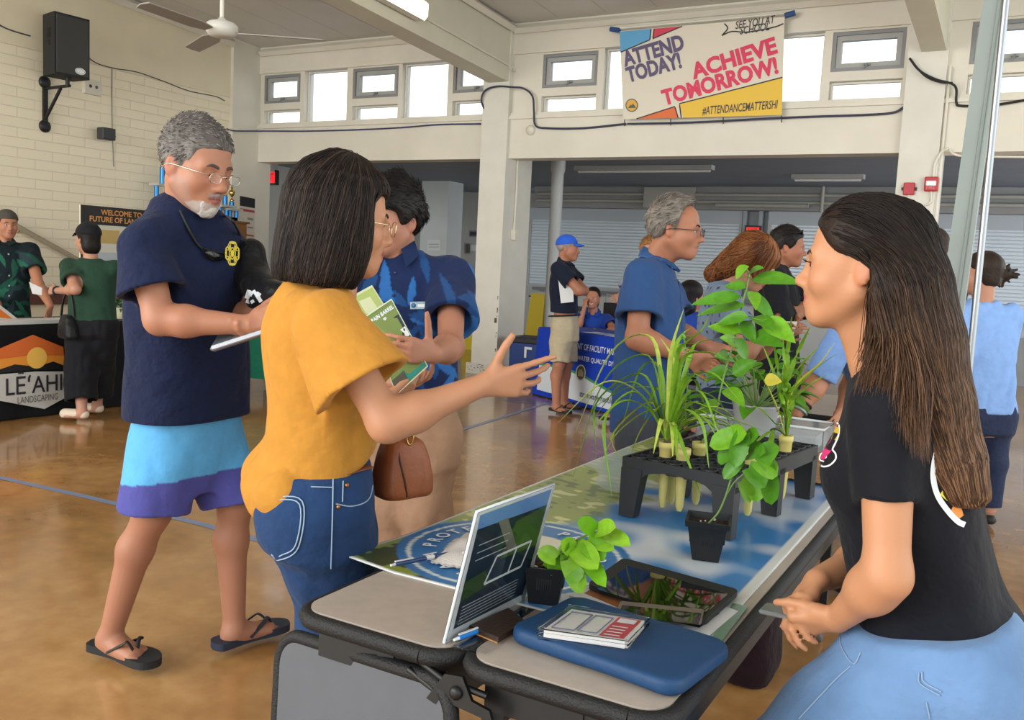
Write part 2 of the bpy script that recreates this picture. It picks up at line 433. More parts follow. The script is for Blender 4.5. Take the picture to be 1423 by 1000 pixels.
def tape(px,w,name):
 mb=MB();P=[Zp(*p,.001)for p in px];vs=[];n=len(P)
 for i,p in enumerate(P):
  t=nz((P[min(i+1,n-1)]-P[max(i-1,0)])*V(1,1,0));s_=V(-t[1],t[0],0)*w/2;vs+=[p+s_,p-s_]
 mb.raw([v+V(0,0,.001)for v in vs]+[v-V(0,0,.0005)for v in vs],[(2*i+1,2*i+3,2*i+2,2*i)for i in range(n-1)],False)
 return struct(name,mb,mTape)
mTape=mat('floor_line_paint','#7583a3',.35)
tape([(-60,650),(120,690),(280,728),(380,756),(520,796)],.05,'trim_1')
tape([(255,694),(300,686),(420,662),(560,622),(690,582),(760,560)],.05,'trim_2')
tape([(700,556),(760,562),(850,583)],.02,'trim_3')
w=MB();w.box((LX-.3,-3,0),(LX,9.6,3.52));struct('wall_left',w,mBrick)
w=MB();w.box((LX-.3,-3,3.52),(LX+.012,9.6,4.6));struct('wall_left_upper',w,mCream)
w=MB();w.raw([(LX-.3,9.4,0),(LX+.06,9.4,0),(LX+.06,10.15,0),(LX-.3,10.15,0),(LX-.3,9.4,4.5),(LX+.06,9.4,4.5),(LX+.06,10.15,4.5),(LX-.3,10.15,4.5)],[(0,1,5,4),(1,2,6,5),(2,3,7,6),(3,0,4,7)]);struct('wall_left_pier',w,mWhite)
XR=3.2
wins=[]
px_x=lambda px,y:A(px,y,BY)[0]
bays=[]
zl0,zl1,zt0,zt1=3.235,3.425,3.52,3.915
def bay_awn(x0,x1):bays.append((x0,x1,'awn'))
def bay_tall(x0,x1):bays.append((x0,x1,'tall'))
bay_awn(-9.80,-9.12);bay_tall(-9.04,-8.28);bay_awn(-8.18,-7.42);bay_tall(-7.36,-6.64);bay_awn(-6.56,-5.86)
bay_awn(-5.28,-4.56);bay_tall(-4.48,-3.74);bay_awn(-3.66,-2.90);bay_tall(-2.78,-2.02);bay_awn(-1.94,-1.24)
bay_awn(-.66,.1);bay_tall(.18,.94);bay_awn(1.02,1.78)
holes=[]
for x0,x1,k in bays:
 if k=='tall':holes.append((x0,x1,zl0,zt1+.02))
 else:holes+=[(x0,x1,zl0,zl1),(x0,x1,zt0,zt1)]
w=MB();yA,yB=BY,BY+.22
w.box((LX,yA,2.69),(XR,yA+.26,3.16));w.box((LX,yA-.03,3.16),(XR,yB,3.20));w.box((LX,yA,3.20),(XR,yB,zl0));w.box((LX,yA,zt1+.02),(XR,yB,4.6))
xs=sorted({LX,XR}|{h[0]for h in holes}|{h[1]for h in holes})
for a,b in zip(xs[:-1],xs[1:]):
 hs=sorted([(h[2],h[3])for h in holes if h[0]<=a+1e-6 and h[1]>=b-1e-6])
 z=zl0
 for h0,h1 in hs+[(zt1+.02,9)]:
  if h0>z+1e-4:w.box((a,yA+.03,z),(b,yB,h0))
  z=h1
struct('wall_back',w,mWhite)
nw=0
def window(x0,x1,z0,z1,kind):
 global nw;nw+=1
 r=thing('window_%d'%nw,None,None,((x0+x1)/2,BY+.12,z0));r['kind']='structure'
 t=.022
 def ring(mb,a0,a1,c0,c1,y0,y1,t):
  mb.box((a0,y0,c0),(a0+t,y1,c1));mb.box((a1-t,y0,c0),(a1,y1,c1));mb.box((a0+t,y0,c0),(a1-t,y1,c0+t));mb.box((a0+t,y0,c1-t),(a1-t,y1,c1))
 if kind=='awn':
  fr=MB();ring(fr,x0+.002,x1-.002,z0+.002,z1-.002,BY+.035,BY+.10,.035);fr.build('window_frame',mDark,r)
  sa=MB();ring(sa,x0+.038,x1-.038,z0+.036,z1-.036,BY+.06,BY+.13,.05);sa.build('sash',mat('sash_paint','#a5a5a3',.45),r)
  g=MB();g.box((x0+.088,BY+.09,z0+.086),(x1-.088,BY+.094,z1-.086));g.build('pane',mGlass,r)
  h=MB();xm=(x0+x1)/2;h.tube([(xm,BY+.05,z0+.075),(xm+.01,BY+.02,z0+.055),(xm-.03,BY+.015,z0+.02)],.007,6);h.box((xm-.03,BY+.03,z0+.05),(xm+.03,BY+.06,z0+.07));h.build('latch',mDark,r)
 else:
  fr=MB();ring(fr,x0+.002,x1-.002,z0+.002,z1-.002,BY+.10,BY+.15,.02);fr.build('window_frame',mWhite,r)
  g=MB();g.box((x0+.022,BY+.12,z0+.022),(x1-.022,BY+.124,z1-.022));g.build('pane',mGlass,r)
for x0,x1,k in bays:
 if k=='tall':window(x0,x1,zl0,zt1+.02,'tall')
 else:window(x0,x1,zt0,zt1,'awn');window(x0,x1,zl0,zl1,'fixed')
mPier=mat('pier_paint','#d6d3ca',.45,var=.05,vscale=4,bump=.1,bscale=14)
w=MB();w.box((-6.05,BY-.06,0),(-5.68,BY+.62,4.55));w.box((-6.10,BY-.10,0),(-5.66,BY+.60,.13));struct('wall_back_pier',w,mPier)
ch=MB()
g_=np.random.RandomState(4)
for k in range(26):
 x,z=g_.uniform(-6.08,-5.70),g_.uniform(.03,.12);a,b=g_.uniform(.01,.03),g_.uniform(.004,.01)
 ch.box((x,BY-.1012,z),(x+a,BY-.1002,z+b))
for k in range(10):
 z=g_.uniform(.2,1.0);ch.box((-5.705,BY-.0612,z),(-5.705+g_.uniform(.004,.014),BY-.0602,z+g_.uniform(.01,.05)))
ch.box((-5.735,BY-.0612,.66),(-5.70,BY-.0602,.72));struct('trim_4',ch,mat('chipped_paint','#5b5146',.8))
w=MB();w.box((-1.20,BY-.06,0),(-.84,BY+.62,4.55));struct('wall_back_pier',w,mPier)
def slope(y):return 4.30+(BY-y)*.052
w=MB();vs=[(LX-.3,-3.2,slope(-3.2)),(4.4,-3.2,slope(-3.2)),(4.4,10.2,slope(10.2)),(LX-.3,10.2,slope(10.2))]
w.raw(vs+[(a,b,c+.15)for a,b,c in vs],[(0,3,2,1),(4,5,6,7),(0,1,5,4),(1,2,6,5),(2,3,7,6),(3,0,4,7)]);struct('ceiling',w,mCeil)
w=MB()
for x in np.arange(-9.4,3.2,.62):
 if abs(x+5.7)<.3 or abs(x+.9)<.3:continue
 a,b=V(x,-3,slope(-3)),V(x,9.8,slope(9.8));w.raw([a+V(-.004,0,-.002),a+V(.004,0,-.002),b+V(.004,0,-.002),b+V(-.004,0,-.002)],[(0,3,2,1)])
struct('ceiling_joints',w,mat('joint_paint','#a9a7a2',.7))
def beam(x0,x1,d0,name):
 w=MB();y0,y1=-3.1,BY
 P=[(x0,y,slope(y)-dz)for y in(y0,y1)for dz in(d0,-.02)]+[(x1,y,slope(y)-dz)for y in(y0,y1)for dz in(d0,-.02)]
 w.raw(P,[(0,2,3,1),(4,5,7,6),(0,4,6,2),(1,3,7,5),(0,1,5,4),(2,6,7,3)]);return struct(name,w,mat('beam_paint','#cfccbc',.5,var=.04,vscale=3))
beam(-5.98,-5.70,.70,'ceiling_beam');beam(-1.08,-.86,.66,'ceiling_beam')
def strip(name,pts,wd,h,m_):
 mb=MB();mb.tube(pts,wd,4,smooth=False);return struct(name,mb,m_)
strip('trim_5',[(LX+.05,-3,slope(-3)-.07),(LX+.05,9.4,slope(9.4)-.07)],.06,0,mWhite)
strip('trim_6',[(LX+.1,BY-.03,4.22),(-6.1,BY-.03,4.22)],.05,0,mWhite)
strip('trim_7',[(-5.66,BY-.03,4.22),(-1.3,BY-.03,4.22)],.05,0,mWhite)
strip('trim_8',[(-5.66,-3,slope(-3)-.07),(-5.66,9.84,slope(9.84)-.07)],.05,0,mWhite)
AY=15.5
w=MB();w.box((-11.4,BY+.3,2.86),(4.4,17.2,3.0));struct('ceiling_lanai',w,mAlcC)
w=MB();w.box((-8.1,AY,0),(4.4,AY+.2,.98));w.box((-8.1,AY,2.5),(4.4,AY+.2,2.9));struct('wall_back_lanai',w,mAlc)
w=MB();w.box((-11.4,16.5,0),(-8.0,16.7,2.9));struct('wall_far',w,mAlc)
w=MB();w.box((-11.4,10.0,0),(-11.2,16.6,2.9));struct('wall_left_lanai',w,mAlc)
w=MB();x0=A(585,300,14.2)[0];x1=A(622,300,14.2)[0];w.box((x0,14.2,0),(x1,14.7,2.9));struct('wall_far_pier',w,mat('lanai_pier_paint','#bfc5c8',.5,var=.04,vscale=3))
w=MB();w.box((4.2,BY,0),(4.4,17.2,2.9));struct('wall_right_lanai',w,mAlc)
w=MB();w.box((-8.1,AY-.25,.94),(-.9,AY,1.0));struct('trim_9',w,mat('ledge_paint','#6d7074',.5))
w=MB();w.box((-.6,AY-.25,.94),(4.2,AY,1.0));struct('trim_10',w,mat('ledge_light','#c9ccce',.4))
w=MB();w.box((-8.1,AY-.35,2.48),(4.2,AY,2.86));struct('trim_11',w,mat('soffit_paint','#8f9193',.6,var=.08,vscale=2))
w=MB()
for z in(2.60,2.72):w.tube([(-8,AY-.40,z),(4,AY-.40,z)],.03,8)
w.tube([(-2.9,AY-.45,2.86),(-2.9,AY-.45,2.45)],.03,8);w.tube([(-4.6,AY-.45,2.55),(-3.1,AY-.45,2.55)],.035,8);w.box((-5.9,AY-.44,2.5),(-5.0,AY-.36,2.84));struct('trim_12',w,mat('pipe_paint','#a3a39e',.5))
mShut=None
def shut_mat():
 m=mat('shutter_slats','#c3ced9',.4,.15);nt=m.node_tree;L=nt.links.new;b=nt.nodes['Principled BSDF']
 return m
def shutter(x0,x1,z0,z1,label):
 r=thing('roller_shutter',label,'shutter',((x0+x1)/2,AY-.1,z0),'roller shutters')
 s=MB();n=int((z1-.2-z0)/.055);h=(z1-.2-z0)/n
 vs=[];fs=[]
 for i in range(n):
  for(dz,dy)in((0,0),(.2,-.012),(.8,-.012),(1.,0)):
   vs+=[(x0+.05,AY-.1+dy,z0+(i+dz)*h),(x1-.05,AY-.1+dy,z0+(i+dz)*h)]
 for i in range(n*4-1):fs.append((2*i,2*i+1,2*i+3,2*i+2))
 s.raw(vs,fs,False);s.build('slat_curtain',shut_mat(),r)
 q=MB();q.box((x0,AY-.14,z1-.22),(x1,AY-.02,z1));q.build('hood',mat('shutter_hood','#a8b2bc',.45),r)
 q=MB();q.box((x0,AY-.14,z0),(x0+.05,AY-.02,z1-.22));q.box((x1-.05,AY-.14,z0),(x1,AY-.02,z1-.22));q.build('guide_rail',mGreyP,r)
 q=MB();q.box((x0+.05,AY-.125,z0),(x1-.05,AY-.075,z0+.05));q.build('bottom_bar',mGreyP,r)
xa,xb=A(735,340,AY-.1)[0],A(1030,340,AY-.1)[0]
shutter(xa,xb,1.0,2.48,'grey blue roller shutter behind the man in the blue cap, left of the red sign')
xc,xd=A(1066,340,AY-.1)[0],A(1262,340,AY-.1)[0]
shutter(xc,xd,1.0,2.48,'grey blue roller shutter behind the man in black, right of the red sign')
shutter(A(1300,340,AY-.1)[0],A(1520,340,AY-.1)[0],1.0,2.48,'grey blue roller shutter behind the woman in the light blue top')
w=MB();w.box((-8.1,AY-.02,.98),(4.2,AY+.2,2.5));struct('wall_back_infill',w,mat('infill_paint','#9aa0a6',.6))
w=MB();xs0=A(1318,600,AY-.3)[0];w.box((A(1330,560,15.2)[0],AY-.3,0),(4.2,AY-.22,.7));struct('trim_13',w,mat('lower_panel','#8e9092',.5,var=.08,vscale=3))
o=A(772,300,11.3);mb=MB();mb.lathe((o[0],11.3,0),[(.085,0),(.085,2.66),(.10,2.7),(.10,2.86)],20);struct('lanai_post',mb,mat('post_paint','#b9bdbf',.4))
def lanai_light(px0,px1,y,Y,label):
 a,b=A(px0,y,Y),A(px1,y,Y);x0,x1=a[0],b[0];r=thing('ceiling_light',label,'light',((x0+x1)/2,Y,2.78),None)
 q=MB();q.box((x0,Y-.08,2.80),(x1,Y+.08,2.862));q.build('housing',mGreyP,r)
 q=MB();q.tube([(x0+.04,Y,2.785),(x1-.04,Y,2.785)],.018,10);q.build('tube_lamp',mat('unlit_tube','#dfe3e6',.3),r)
lanai_light(800,990,249,12.2,'unlit strip light under the grey lanai ceiling, behind the blue cap man')
lanai_light(1100,1200,260,13.4,'unlit strip light under the grey lanai ceiling, behind the auburn haired woman')
r=thing('door_1',None,None,(A(395,400,16.4)[0],16.44,0));r['kind']='structure'
x0,x1=A(372,400,16.44)[0],A(452,400,16.44)[0];zt=A(380,292,16.44)[2]
q=MB();q.box((x0,16.42,.01),(x1,16.5,zt));q.build('door_leaf',mat('door_paint','#8b9294',.5),r)
q=MB();q.box((x0+.12,16.405,A(380,364,16.4)[2]),(x1-.1,16.42,A(380,306,16.4)[2]));q.build('pane',mat('dark_glass','#14171a',.08),r)
q=MB();q.box((x0+.12,16.36,A(380,371,16.4)[2]),(x1-.1,16.42,A(380,367,16.4)[2]));q.build('push_bar',mBlk,r)
wd=bpy.data.worlds.new('sky');SC.world=wd;wd.use_nodes=True;nt=wd.node_tree;L=nt.links.new;bg=nt.nodes['Background']
tc=nt.nodes.new('ShaderNodeTexCoord');sp=nt.nodes.new('ShaderNodeSeparateXYZ');L(tc.outputs['Generated'],sp.inputs[0])
rp=nt.nodes.new('ShaderNodeValToRGB');L(sp.outputs['Z'],rp.inputs['Fac'])
rp.color_ramp.elements[0].position=0.;rp.color_ramp.elements[0].color=(*hx('#e9efe9'),1);rp.color_ramp.elements[1].position=.6;rp.color_ramp.elements[1].color=(*hx('#dfeaf6'),1)
L(rp.outputs['Color'],bg.inputs['Color']);bg.inputs['Strength'].default_value=WORLD
def area(name,loc,to,sx,sy,pw,col=(1,1,1)):
 l=bpy.data.lights.new(name,'AREA');l.shape='RECTANGLE';l.size=sx;l.size_y=sy;l.energy=pw;l.color=col
 o=bpy.data.objects.new(name,l);COL.objects.link(o);o.location=loc
 d=Vector(to)-Vector(loc);o.rotation_euler=d.to_track_quat('-Z','Y').to_euler();return o
def fabric(name,col='#888888',attr=False,rough=.85,wr=.35,ws=14,weave=.08):
 if name in _M:return _M[name]
 m=mat(name,col,rough,attr=attr,bump=min(1,wr*2.2),bscale=ws*.8,bdist=.03,sheen=.04,spec=.25,var=.05,vscale=30)
 return m
mSkinD={}
def skin(name='skin'):return mat(name,'#c08a6a',.48,attr=True,sss=.12,spec=.4,bump=.05,bscale=220)
mEyeW=mat('eye_white','#e6e1da',.15);mIris=mat('eye_iris','#2a1a12',.1)
def frames(J):
 P=(J['hipR']+J['hipL'])/2;N=J['neck'];up=nz(N-P);lat=J['shR']-J['shL'];lat=nz(lat-up*(lat@up));return P,np.array([lat,np.cross(up,lat),up]),np.linalg.norm(N-P)
def hframe(f,u=(0,0,1)):return frame(f,u)
def hT(J):
 c,Rm,s=J['head'],J['hR'],J.get('hs',1.)
 return lambda x,y,z:c+s*(Rm.T@V(x,y,z))
def hl(J,W):return(W-J['head'])@J['hR'].T/J.get('hs',1.)
def add_head(F,J,nose=1.,jaw=1.,fem=False,cheek=1.,smile=0.):
 T=hT(J);s=J.get('hs',1.);Rm=J['hR']
 E=lambda c,r,k=.02,op='u':F.add(ell(T(*c),V(*r)*s,Rm),k*s,op)
 C=lambda a,b,ra,rb,k=.012,op='u':F.add(cone(T(*a),T(*b),ra*s,rb*s),k*s,op)
 E((0,-.014,.036),(.074,.094,.084));E((0,.03,.0),(.064,.062,.085));E((0,.034,-.045),(.052 if fem else .056,.054,.070))
 E((0,.046,.045),(.058,.040,.048))
 for q in(-1,1):
  C((q*.050*jaw,-.002,-.05),(q*.018,.066,-.096),.020,.018,.03)
  E((q*.040,.056,-.030),(.026*cheek,.028,.028),.03)
  C((q*.040,.078,.016),(q*.010,.090,.012),.009 if fem else .012,.009,.022)
 E((0,.074,-.098),(.022,.018,.017),.025)
 for q in(-1,1):E((q*.032,.104,-.002),(.020,.017,.012),.016,'s')
 C((0,.088,.008),(0,.090+.020*nose,-.030),.008,.010,.016);E((0,.094+.018*nose,-.036),(.0125,.012,.0105),.012)
 for q in(-1,1):E((q*.0115,.096+.006*nose,-.040),(.0085,.011,.008),.010)
 for q in(-1,1):E((q*.0065,.100+.008*nose,-.048),(.0035,.005,.004),.004,'s')
 E((0,.079,-.066),(.030,.020,.024),.02)
 mz=lambda x:-.069+smile*abs(x)*.35
 for dz,r,dy in((.0055,.0052,.004),(-.0065,.0062,.002)):
  C((-.021,.084,mz(.021)+dz*.4),(0,.0945+dy,mz(0)+dz),.0032,r,.008);C((0,.0945+dy,mz(0)+dz),(.021,.084,mz(.021)+dz*.4),r,.0032,.008)
 for q in(-1,1):C((0,.102,mz(0)),(q*.024,.088,mz(.024)),.0022,.0018,.004,'s')
 for q in(-1,1):
  F.add(inter(ell(T(q*.031,.0775,-.003),.0142*s),half(T(0,0,J.get('lid',.0)),-Rm[2])),.004*s);F.add(inter(ell(T(q*.031,.0775,-.003),.0138*s),half(T(0,0,J.get('lid2',-.0085)),Rm[2])),.004*s)
  eR=frame(Rm[1]*.85-q*Rm[0]*-.45,Rm[2])
  F.add(ell(T(q*.073,-.012,-.010),V(.008,.019,.031)*s,frame(nz(Rm[1]*.92+Rm[0]*q*-.35),nz(Rm[2]-Rm[1]*.18))),.007*s)
  F.add(ell(T(q*.082,-.008,-.004),V(.006,.010,.017)*s,frame(nz(Rm[1]*.92+Rm[0]*q*-.35),nz(Rm[2]-Rm[1]*.18))),.004*s,'s')
 if smile:
  for q in(-1,1):E((q*.044,.062,-.036),(.018,.018,.016),.02)
def add_neck(F,J,r=.056):
 T=hT(J);s=J.get('hs',1.)
 F.add(cone(T(0,-.030,-.05),J['neck']+V(0,0,-.01),r*.95,r*1.05),.03)
 F.add(cone(T(0,.018,-.085),J['neck']+J['TR'][1]*.035-J['TR'][2]*.0,.034*s,.034),.03)
def hand(F,w,f,n,side,sc=1.,curl=(.25,.3,.35,.4),spread=.12,thumb=(.6,.75,-.25),tcurl=.2,k=.006):
 """w wrist, f finger direction, n back-of-hand normal, side: +1 thumb on f x n"""
 f=nz(f);n=nz(n-f*(n@f));t=np.cross(f,n)*side
 P=lambda a,b,c:w+sc*(f*a+t*b+n*c)
 kn=[(.082,.030),(.087,.010),(.083,-.010),(.074,-.028)]
 for a,b in kn:F.add(cone(P(.006,b*.45,0),P(a,b,0),.0150*sc,.0110*sc),.012)
 F.add(cone(P(.03,.028,-.006),P(.055,-.018,-.006),.014*sc,.013*sc),.012)
 L=[(.042,.025,.021),(.046,.029,.022),(.043,.027,.021),(.034,.021,.018)]
 for i,(a,b)in enumerate(kn):
  p=P(a,b,0);d=nz(f+t*spread*(1.2,.35,-.45,-1.3)[i]);c=curl[i];r=(.0092,.0095,.0090,.0080)[i]*sc;ang=0
  for j in range(3):
   ang+=c*(1.,1.15,.8)[j];e=d*math.cos(ang)-n*math.sin(ang);q=p+e*L[i][j]*sc
   F.add(cone(p,q,r,r*.9),k if j==0 else .002);p=q;r*=.9
 b0=P(.022,.024,-.006);d=nz(f*thumb[0]+t*thumb[1]+n*thumb[2]);p=b0;r=.0130*sc
 tw=nz(f-d*(f@d))
 for j,l in enumerate((.040,.031,.026)):
  e=nz(d+tw*tcurl*j);q=p+e*l*sc;F.add(cone(p,q,r,r*.85),.010 if j==0 else .003);p=q;r*=.87
def foot(F,an,toe,z0=.0,ln=.25,sc=1.):
 """bare foot on height z0, ankle an, pointing to toe"""
 d=(toe-an)*V(1,1,0);d=nz(d);s_=V(d[1],-d[0],0);b=V(an[0],an[1],z0)-d*.045*sc
 P=lambda a,c,z:b+d*a*sc+s_*c*sc+V(0,0,z*sc)
 F.add(ell(P(.03,0,.032),V(.032,.032,.032)*sc),.02);F.add(cone(an,P(.075,0,.040),.036*sc,.030*sc),.02)
 F.add(cone(P(.04,0,.03),P(.16,.012,.022),.032*sc,.026*sc),.02);F.add(cone(P(.07,-.01,.028),P(.155,-.024,.018),.026*sc,.020*sc),.02);F.add(cone(P(.07,.012,.03),P(.165,.028,.02),.024*sc,.020*sc),.02)
 for i,c in enumerate((.032,.012,-.006,-.022,-.037)):
  for q in(1,):F.add(cone(P(.165-.006*i,c,.016),P(.225-.013*i-(.004 if i==0 else 0),c*1.05,.012),(.013,.010,.0095,.009,.0085)[i]*sc,(.012,.009,.0085,.008,.0075)[i]*sc),.004)
 return b,d,s_
def bbox(pts,m):pts=np.array(pts);return pts.min(0)-m,pts.max(0)+m
def arms(F,J,bw=1.,sides='RL'):
 for q in sides:
  sh,el,wr=J['sh'+q],J['el'+q],J['wr'+q]
  F.add(cone(sh,el,.054*bw,.041*bw),.03);m_=el+(wr-el)*.28;F.add(cone(el,m_,.041*bw,.044*bw),.03);F.add(cone(m_,wr,.043*bw,.027*bw),.03)
def legs(F,J,bw=1.,sides='RL',thigh=True):
 for q in sides:
  h,k,a=J['hip'+q],J['kn'+q],J['an'+q]
  if thigh:F.add(cone(h,k,.086*bw,.056*bw),.04)
  bk=-J['TR'][1];c_=k+(a-k)*.30+bk*.018;F.add(cone(k,c_,.054*bw,.056*bw),.03);F.add(cone(c_,a,.055*bw,.036*bw),.03)
def torso(F,J,bw=1.,fem=False,sh=True):
 P,Rm,L=J['P'],J['TR'],J['L']
 w=V(.150,.165,.145,.130,.145,.145,.10,.06)*bw;d=V(.10,.108,.10,.095,.105,.095,.075,.058)*bw
 F.add(loft(P,Rm,V(-.2,-.05,.15,.40,.62,.80,.92,.98)*L,w,d),.03)
 for q in 'RL':F.add(cone(J['neck']-Rm[2]*.05,J['sh'+q],.045*bw,.050*bw),.04)
def prep(J):
 J['hR']=hframe(J['hf'],J.get('hu',(0,0,1)));J['P'],J['TR'],J['L']=frames(J);return J
def skin_col(J,base,lip='#a8605a',stub=None,blush=.0,lipw=1.):
 b=np.array(hx(base))*.82;lp=np.array(hx(lip));st=np.array(hx(stub))if stub else None
 def fn(W):
  c=np.tile(b,(len(W),1));l=hl(J,W);x,y,z=l.T
  inh=(np.abs(x)<.12)&(np.abs(y)<.14)&(np.abs(z)<.14)
  ml=inh&(y>.08)&(((x/.023)**2+((z+.069)/.0115)**2)<1);c[ml]=lp*lipw+(1-lipw)*b
  k=np.exp(-(((np.abs(x)-.042)/.022)**2+((z+.028)/.022)**2))*blush*inh*(y>.02);c=c*(1-k[:,None])+k[:,None]*np.array(hx('#c8604e'))
  if st is not None:
   q=inh&(z<-.045)&(y>-.02)&~ml;c[q]=c[q]*.72+.28*st
  ear=inh&(np.abs(x)>.072)&(np.abs(y)<.04);c[ear]=c[ear]*.8+.2*np.array(hx('#c0604c'))
  return c
 return fn
def eyes(J,parent):
 T=hT(J);s=J.get('hs',1.);Rm=J['hR']
 for q in(-1,1):
  m_=MB();c=T(q*.031,.0775,-.003);m_.ball(c,.0118*s,14);m_.cur=1
  g=nz(Rm[1]+J.get('gaze',V(0,0,0)));m_.ball(c+g*.0078*s,.0062*s,12);m_.build('eye',[mEyeW,mIris],parent)
def brows(J,parent,bvh,m_,th=.0042,lift=0.):
 T=hT(J);s=J.get('hs',1.);Rm=J['hR']
 for q in(-1,1):
  pts=[]
  for x,z in((.014,.0165),(.024,.0205),(.036,.0215),(.047,.0165)):
   o=T(q*x,.16,z+lift);h=bvh.ray_cast(Vector(o),Vector(-Rm[1]),.3);pts.append(np.array(h[0])if h[0]else T(q*x,.08,z))
  b=MB();b.tube(catmull(pts,3),[th*s*k for k in(.7,.85,1,1,1,1,.9,.7,.5,.4)],6);b.build('eyebrow',m_,parent)
def glasses(J,parent,rim,lens=True,full=True,r=.0012,w=.021,hgt=.014,ydist=.112,z=-.004,clear=True):
 T=hT(J);s=J.get('hs',1.);g=MB()
 for q in(-1,1):
  P=[T(q*(.034+w*math.copysign(abs(math.cos(a))**.7,math.cos(a))),ydist-.10*abs(.034+w*math.cos(a))**1.0*.25,z+hgt*math.copysign(abs(math.sin(a))**.7,math.sin(a)))for a in np.linspace(0,2*math.pi,25)]
  if full:g.tube(P,r*s,6,caps=False)
  else:g.tube(P[:13],r*s,6,caps=False)
  a=T(q*(.034+w),ydist-.014,z+.006);g.tube(catmull([a,T(q*.072,ydist-.035,z+.006),T(q*.081,.01,z+.004),T(q*.081,-.022,z-.002),T(q*.078,-.038,z-.02)],4),r*1.1*s,6)
  if lens:
   l=MB();l.raw(P[:-1],[tuple(range(24))]);l.build('lens',mat('spectacle_lens','#dfe6ea',.03,alpha=.08),parent)
 g.tube(catmull([T(-.0135,ydist,z+.004),T(0,ydist+.003,z+.008),T(.0135,ydist,z+.004)],4),r*s,6)
 return g.build('spectacles',rim,parent)
def np_tubes(paths,r,cols=None,n=3):
 """paths (N,P,3) -> verts, quads, colours"""
 p=np.asarray(paths,float);N,Pn,_=p.shape;t=np.gradient(p,axis=1);t/=np.linalg.norm(t,axis=2,keepdims=True)+1e-9
 ref=np.random.RandomState(1).normal(size=(N,1,3));u=np.cross(t,ref);u/=np.linalg.norm(u,axis=2,keepdims=True)+1e-9;w=np.cross(t,u)
 rr=np.asarray(r)*np.ones((N,Pn));rr=rr[:,:,None]
 vs=np.stack([p+rr*(u*math.cos(2*math.pi*k/n)+w*math.sin(2*math.pi*k/n))for k in range(n)],2).reshape(-1,3)
 i=np.arange(N)[:,None,None];j=np.arange(Pn-1)[None,:,None];k=np.arange(n)[None,None,:]
 b=(i*Pn+j)*n
 q=np.stack([b+k,b+(k+1)%n,b+n+(k+1)%n,b+n+k],-1).reshape(-1,4)
 c=np.repeat(np.asarray(cols),Pn*n,0)if cols is not None and np.asarray(cols).ndim==2 else(np.repeat(np.asarray(cols).reshape(-1,3),n,0)if cols is not None else None)
 return vs,q,c
def hairmat(name):return mat(name,'#221711',.5,attr=True,spec=.22,bump=.25,bscale=90)
def hairline(J,ys,zs):
 """region above the hairline curve z(y) in head space (negative inside)"""
 c,Rm,s=J['head'],J['hR'],J.get('hs',1.)
 def fn(X,Y,Z):
  x,y,z=X-c[0],Y-c[1],Z-c[2];v=(Rm[1][0]*x+Rm[1][1]*y+Rm[1][2]*z)/s;t=(Rm[2][0]*x+Rm[2][1]*y+Rm[2][2]*z)/s;u=np.abs(Rm[0][0]*x+Rm[0][1]*y+Rm[0][2]*z)/s
  zz=np.interp(v,ys,zs)
  return(zz-t)*s*.75
 return fn,c-.2,c+.2
def short_hair(J,parent,name,colA,colB,ys,zs,th=.012,top=.01,h=.0045,amp=.004,seed=3,strands=900,front=0.,lens=.016,back=0.,lift=.45):
 """cropped hair: cap clipped at the hairline plus short combed strands"""
 c,Rm,s=J['head'],J['hR'],J.get('hs',1.);T=hT(J)
 F=Fld(c-.17*s,c+.17*s,h)
 F.add(ell(T(0,-.014-back*.5,.036),V(.074+th,.094+th+back,.084+th)*s,Rm),.01);F.add(ell(T(0,.034+front,.048),V(.058+th*.7,.046+th*.6,.052+th+top)*s,Rm),.03)
 F.add(ell(T(0,-.02,.05),V(.060,.085,.074+th+top)*s,Rm),.03)
 F.add(hairline(J,ys,zs),.012,'i')
 wv=fold(70/s,seed,(1,1,.4));F.disp(lambda X,Y,Z:-amp*wv(X,Y,Z))
 A_,B_=np.array(hx(colA)),np.array(hx(colB));w2=waves(45,seed+1);w3=waves(160,seed+2)
 def cf(W):
  l=hl(J,W);k=np.clip(.5+.5*w2(W[:,0],W[:,1],W[:,2])*.6+.3*w3(W[:,0],W[:,1],W[:,2])+(.02-l[:,2])*4,0,1)[:,None];return A_*(1-k)+B_*k
 o=fobj('hair',F,hairmat(name),parent,1,cf)
 if strands:
  bv=bvh_of(o);g=np.random.RandomState(seed);ps=[];cs=[]
  for _ in range(strands*3):
   d=g.normal(size=3);d/=np.linalg.norm(d);p=T(0,-.01,.03)+(Rm.T@d)*.2*s;hit=bv.ray_cast(Vector(p),Vector(-(Rm.T@d)),.3)
   if hit[0]is None:continue
   q=np.array(hit[0]);l=hl(J,q[None])[0]
   if l[2]<np.interp(l[1],ys,zs)+.006:continue
   nn=np.array(hit[1]);fl=Rm.T@V(l[0]*1.5,.55 if l[2]>.06 else-.4,-.5+l[2]*7);fl=nz(fl-nn*(fl@nn));e=nz(fl+nn*lift+g.normal(size=3)*.15)
   ln=lens*s*g.uniform(.6,1.3);ps.append([q-nn*.002,q+e*ln*.5+nn*.001,q+nz(e+fl*.5)*ln]);cs.append((A_ if g.rand()<.5 else B_)*g.uniform(.8,1.25))
   if len(ps)>=strands:break
  vs,qd,cc=np_tubes(ps,np.array([[.0011,.0009,.0003]])*s,np.array(cs))
  st=mesh_np('strands',vs-wloc(parent),quads=qd,mats=[hairmat(name)],smooth=True,col=cc);bm_join(o,st)
 return o
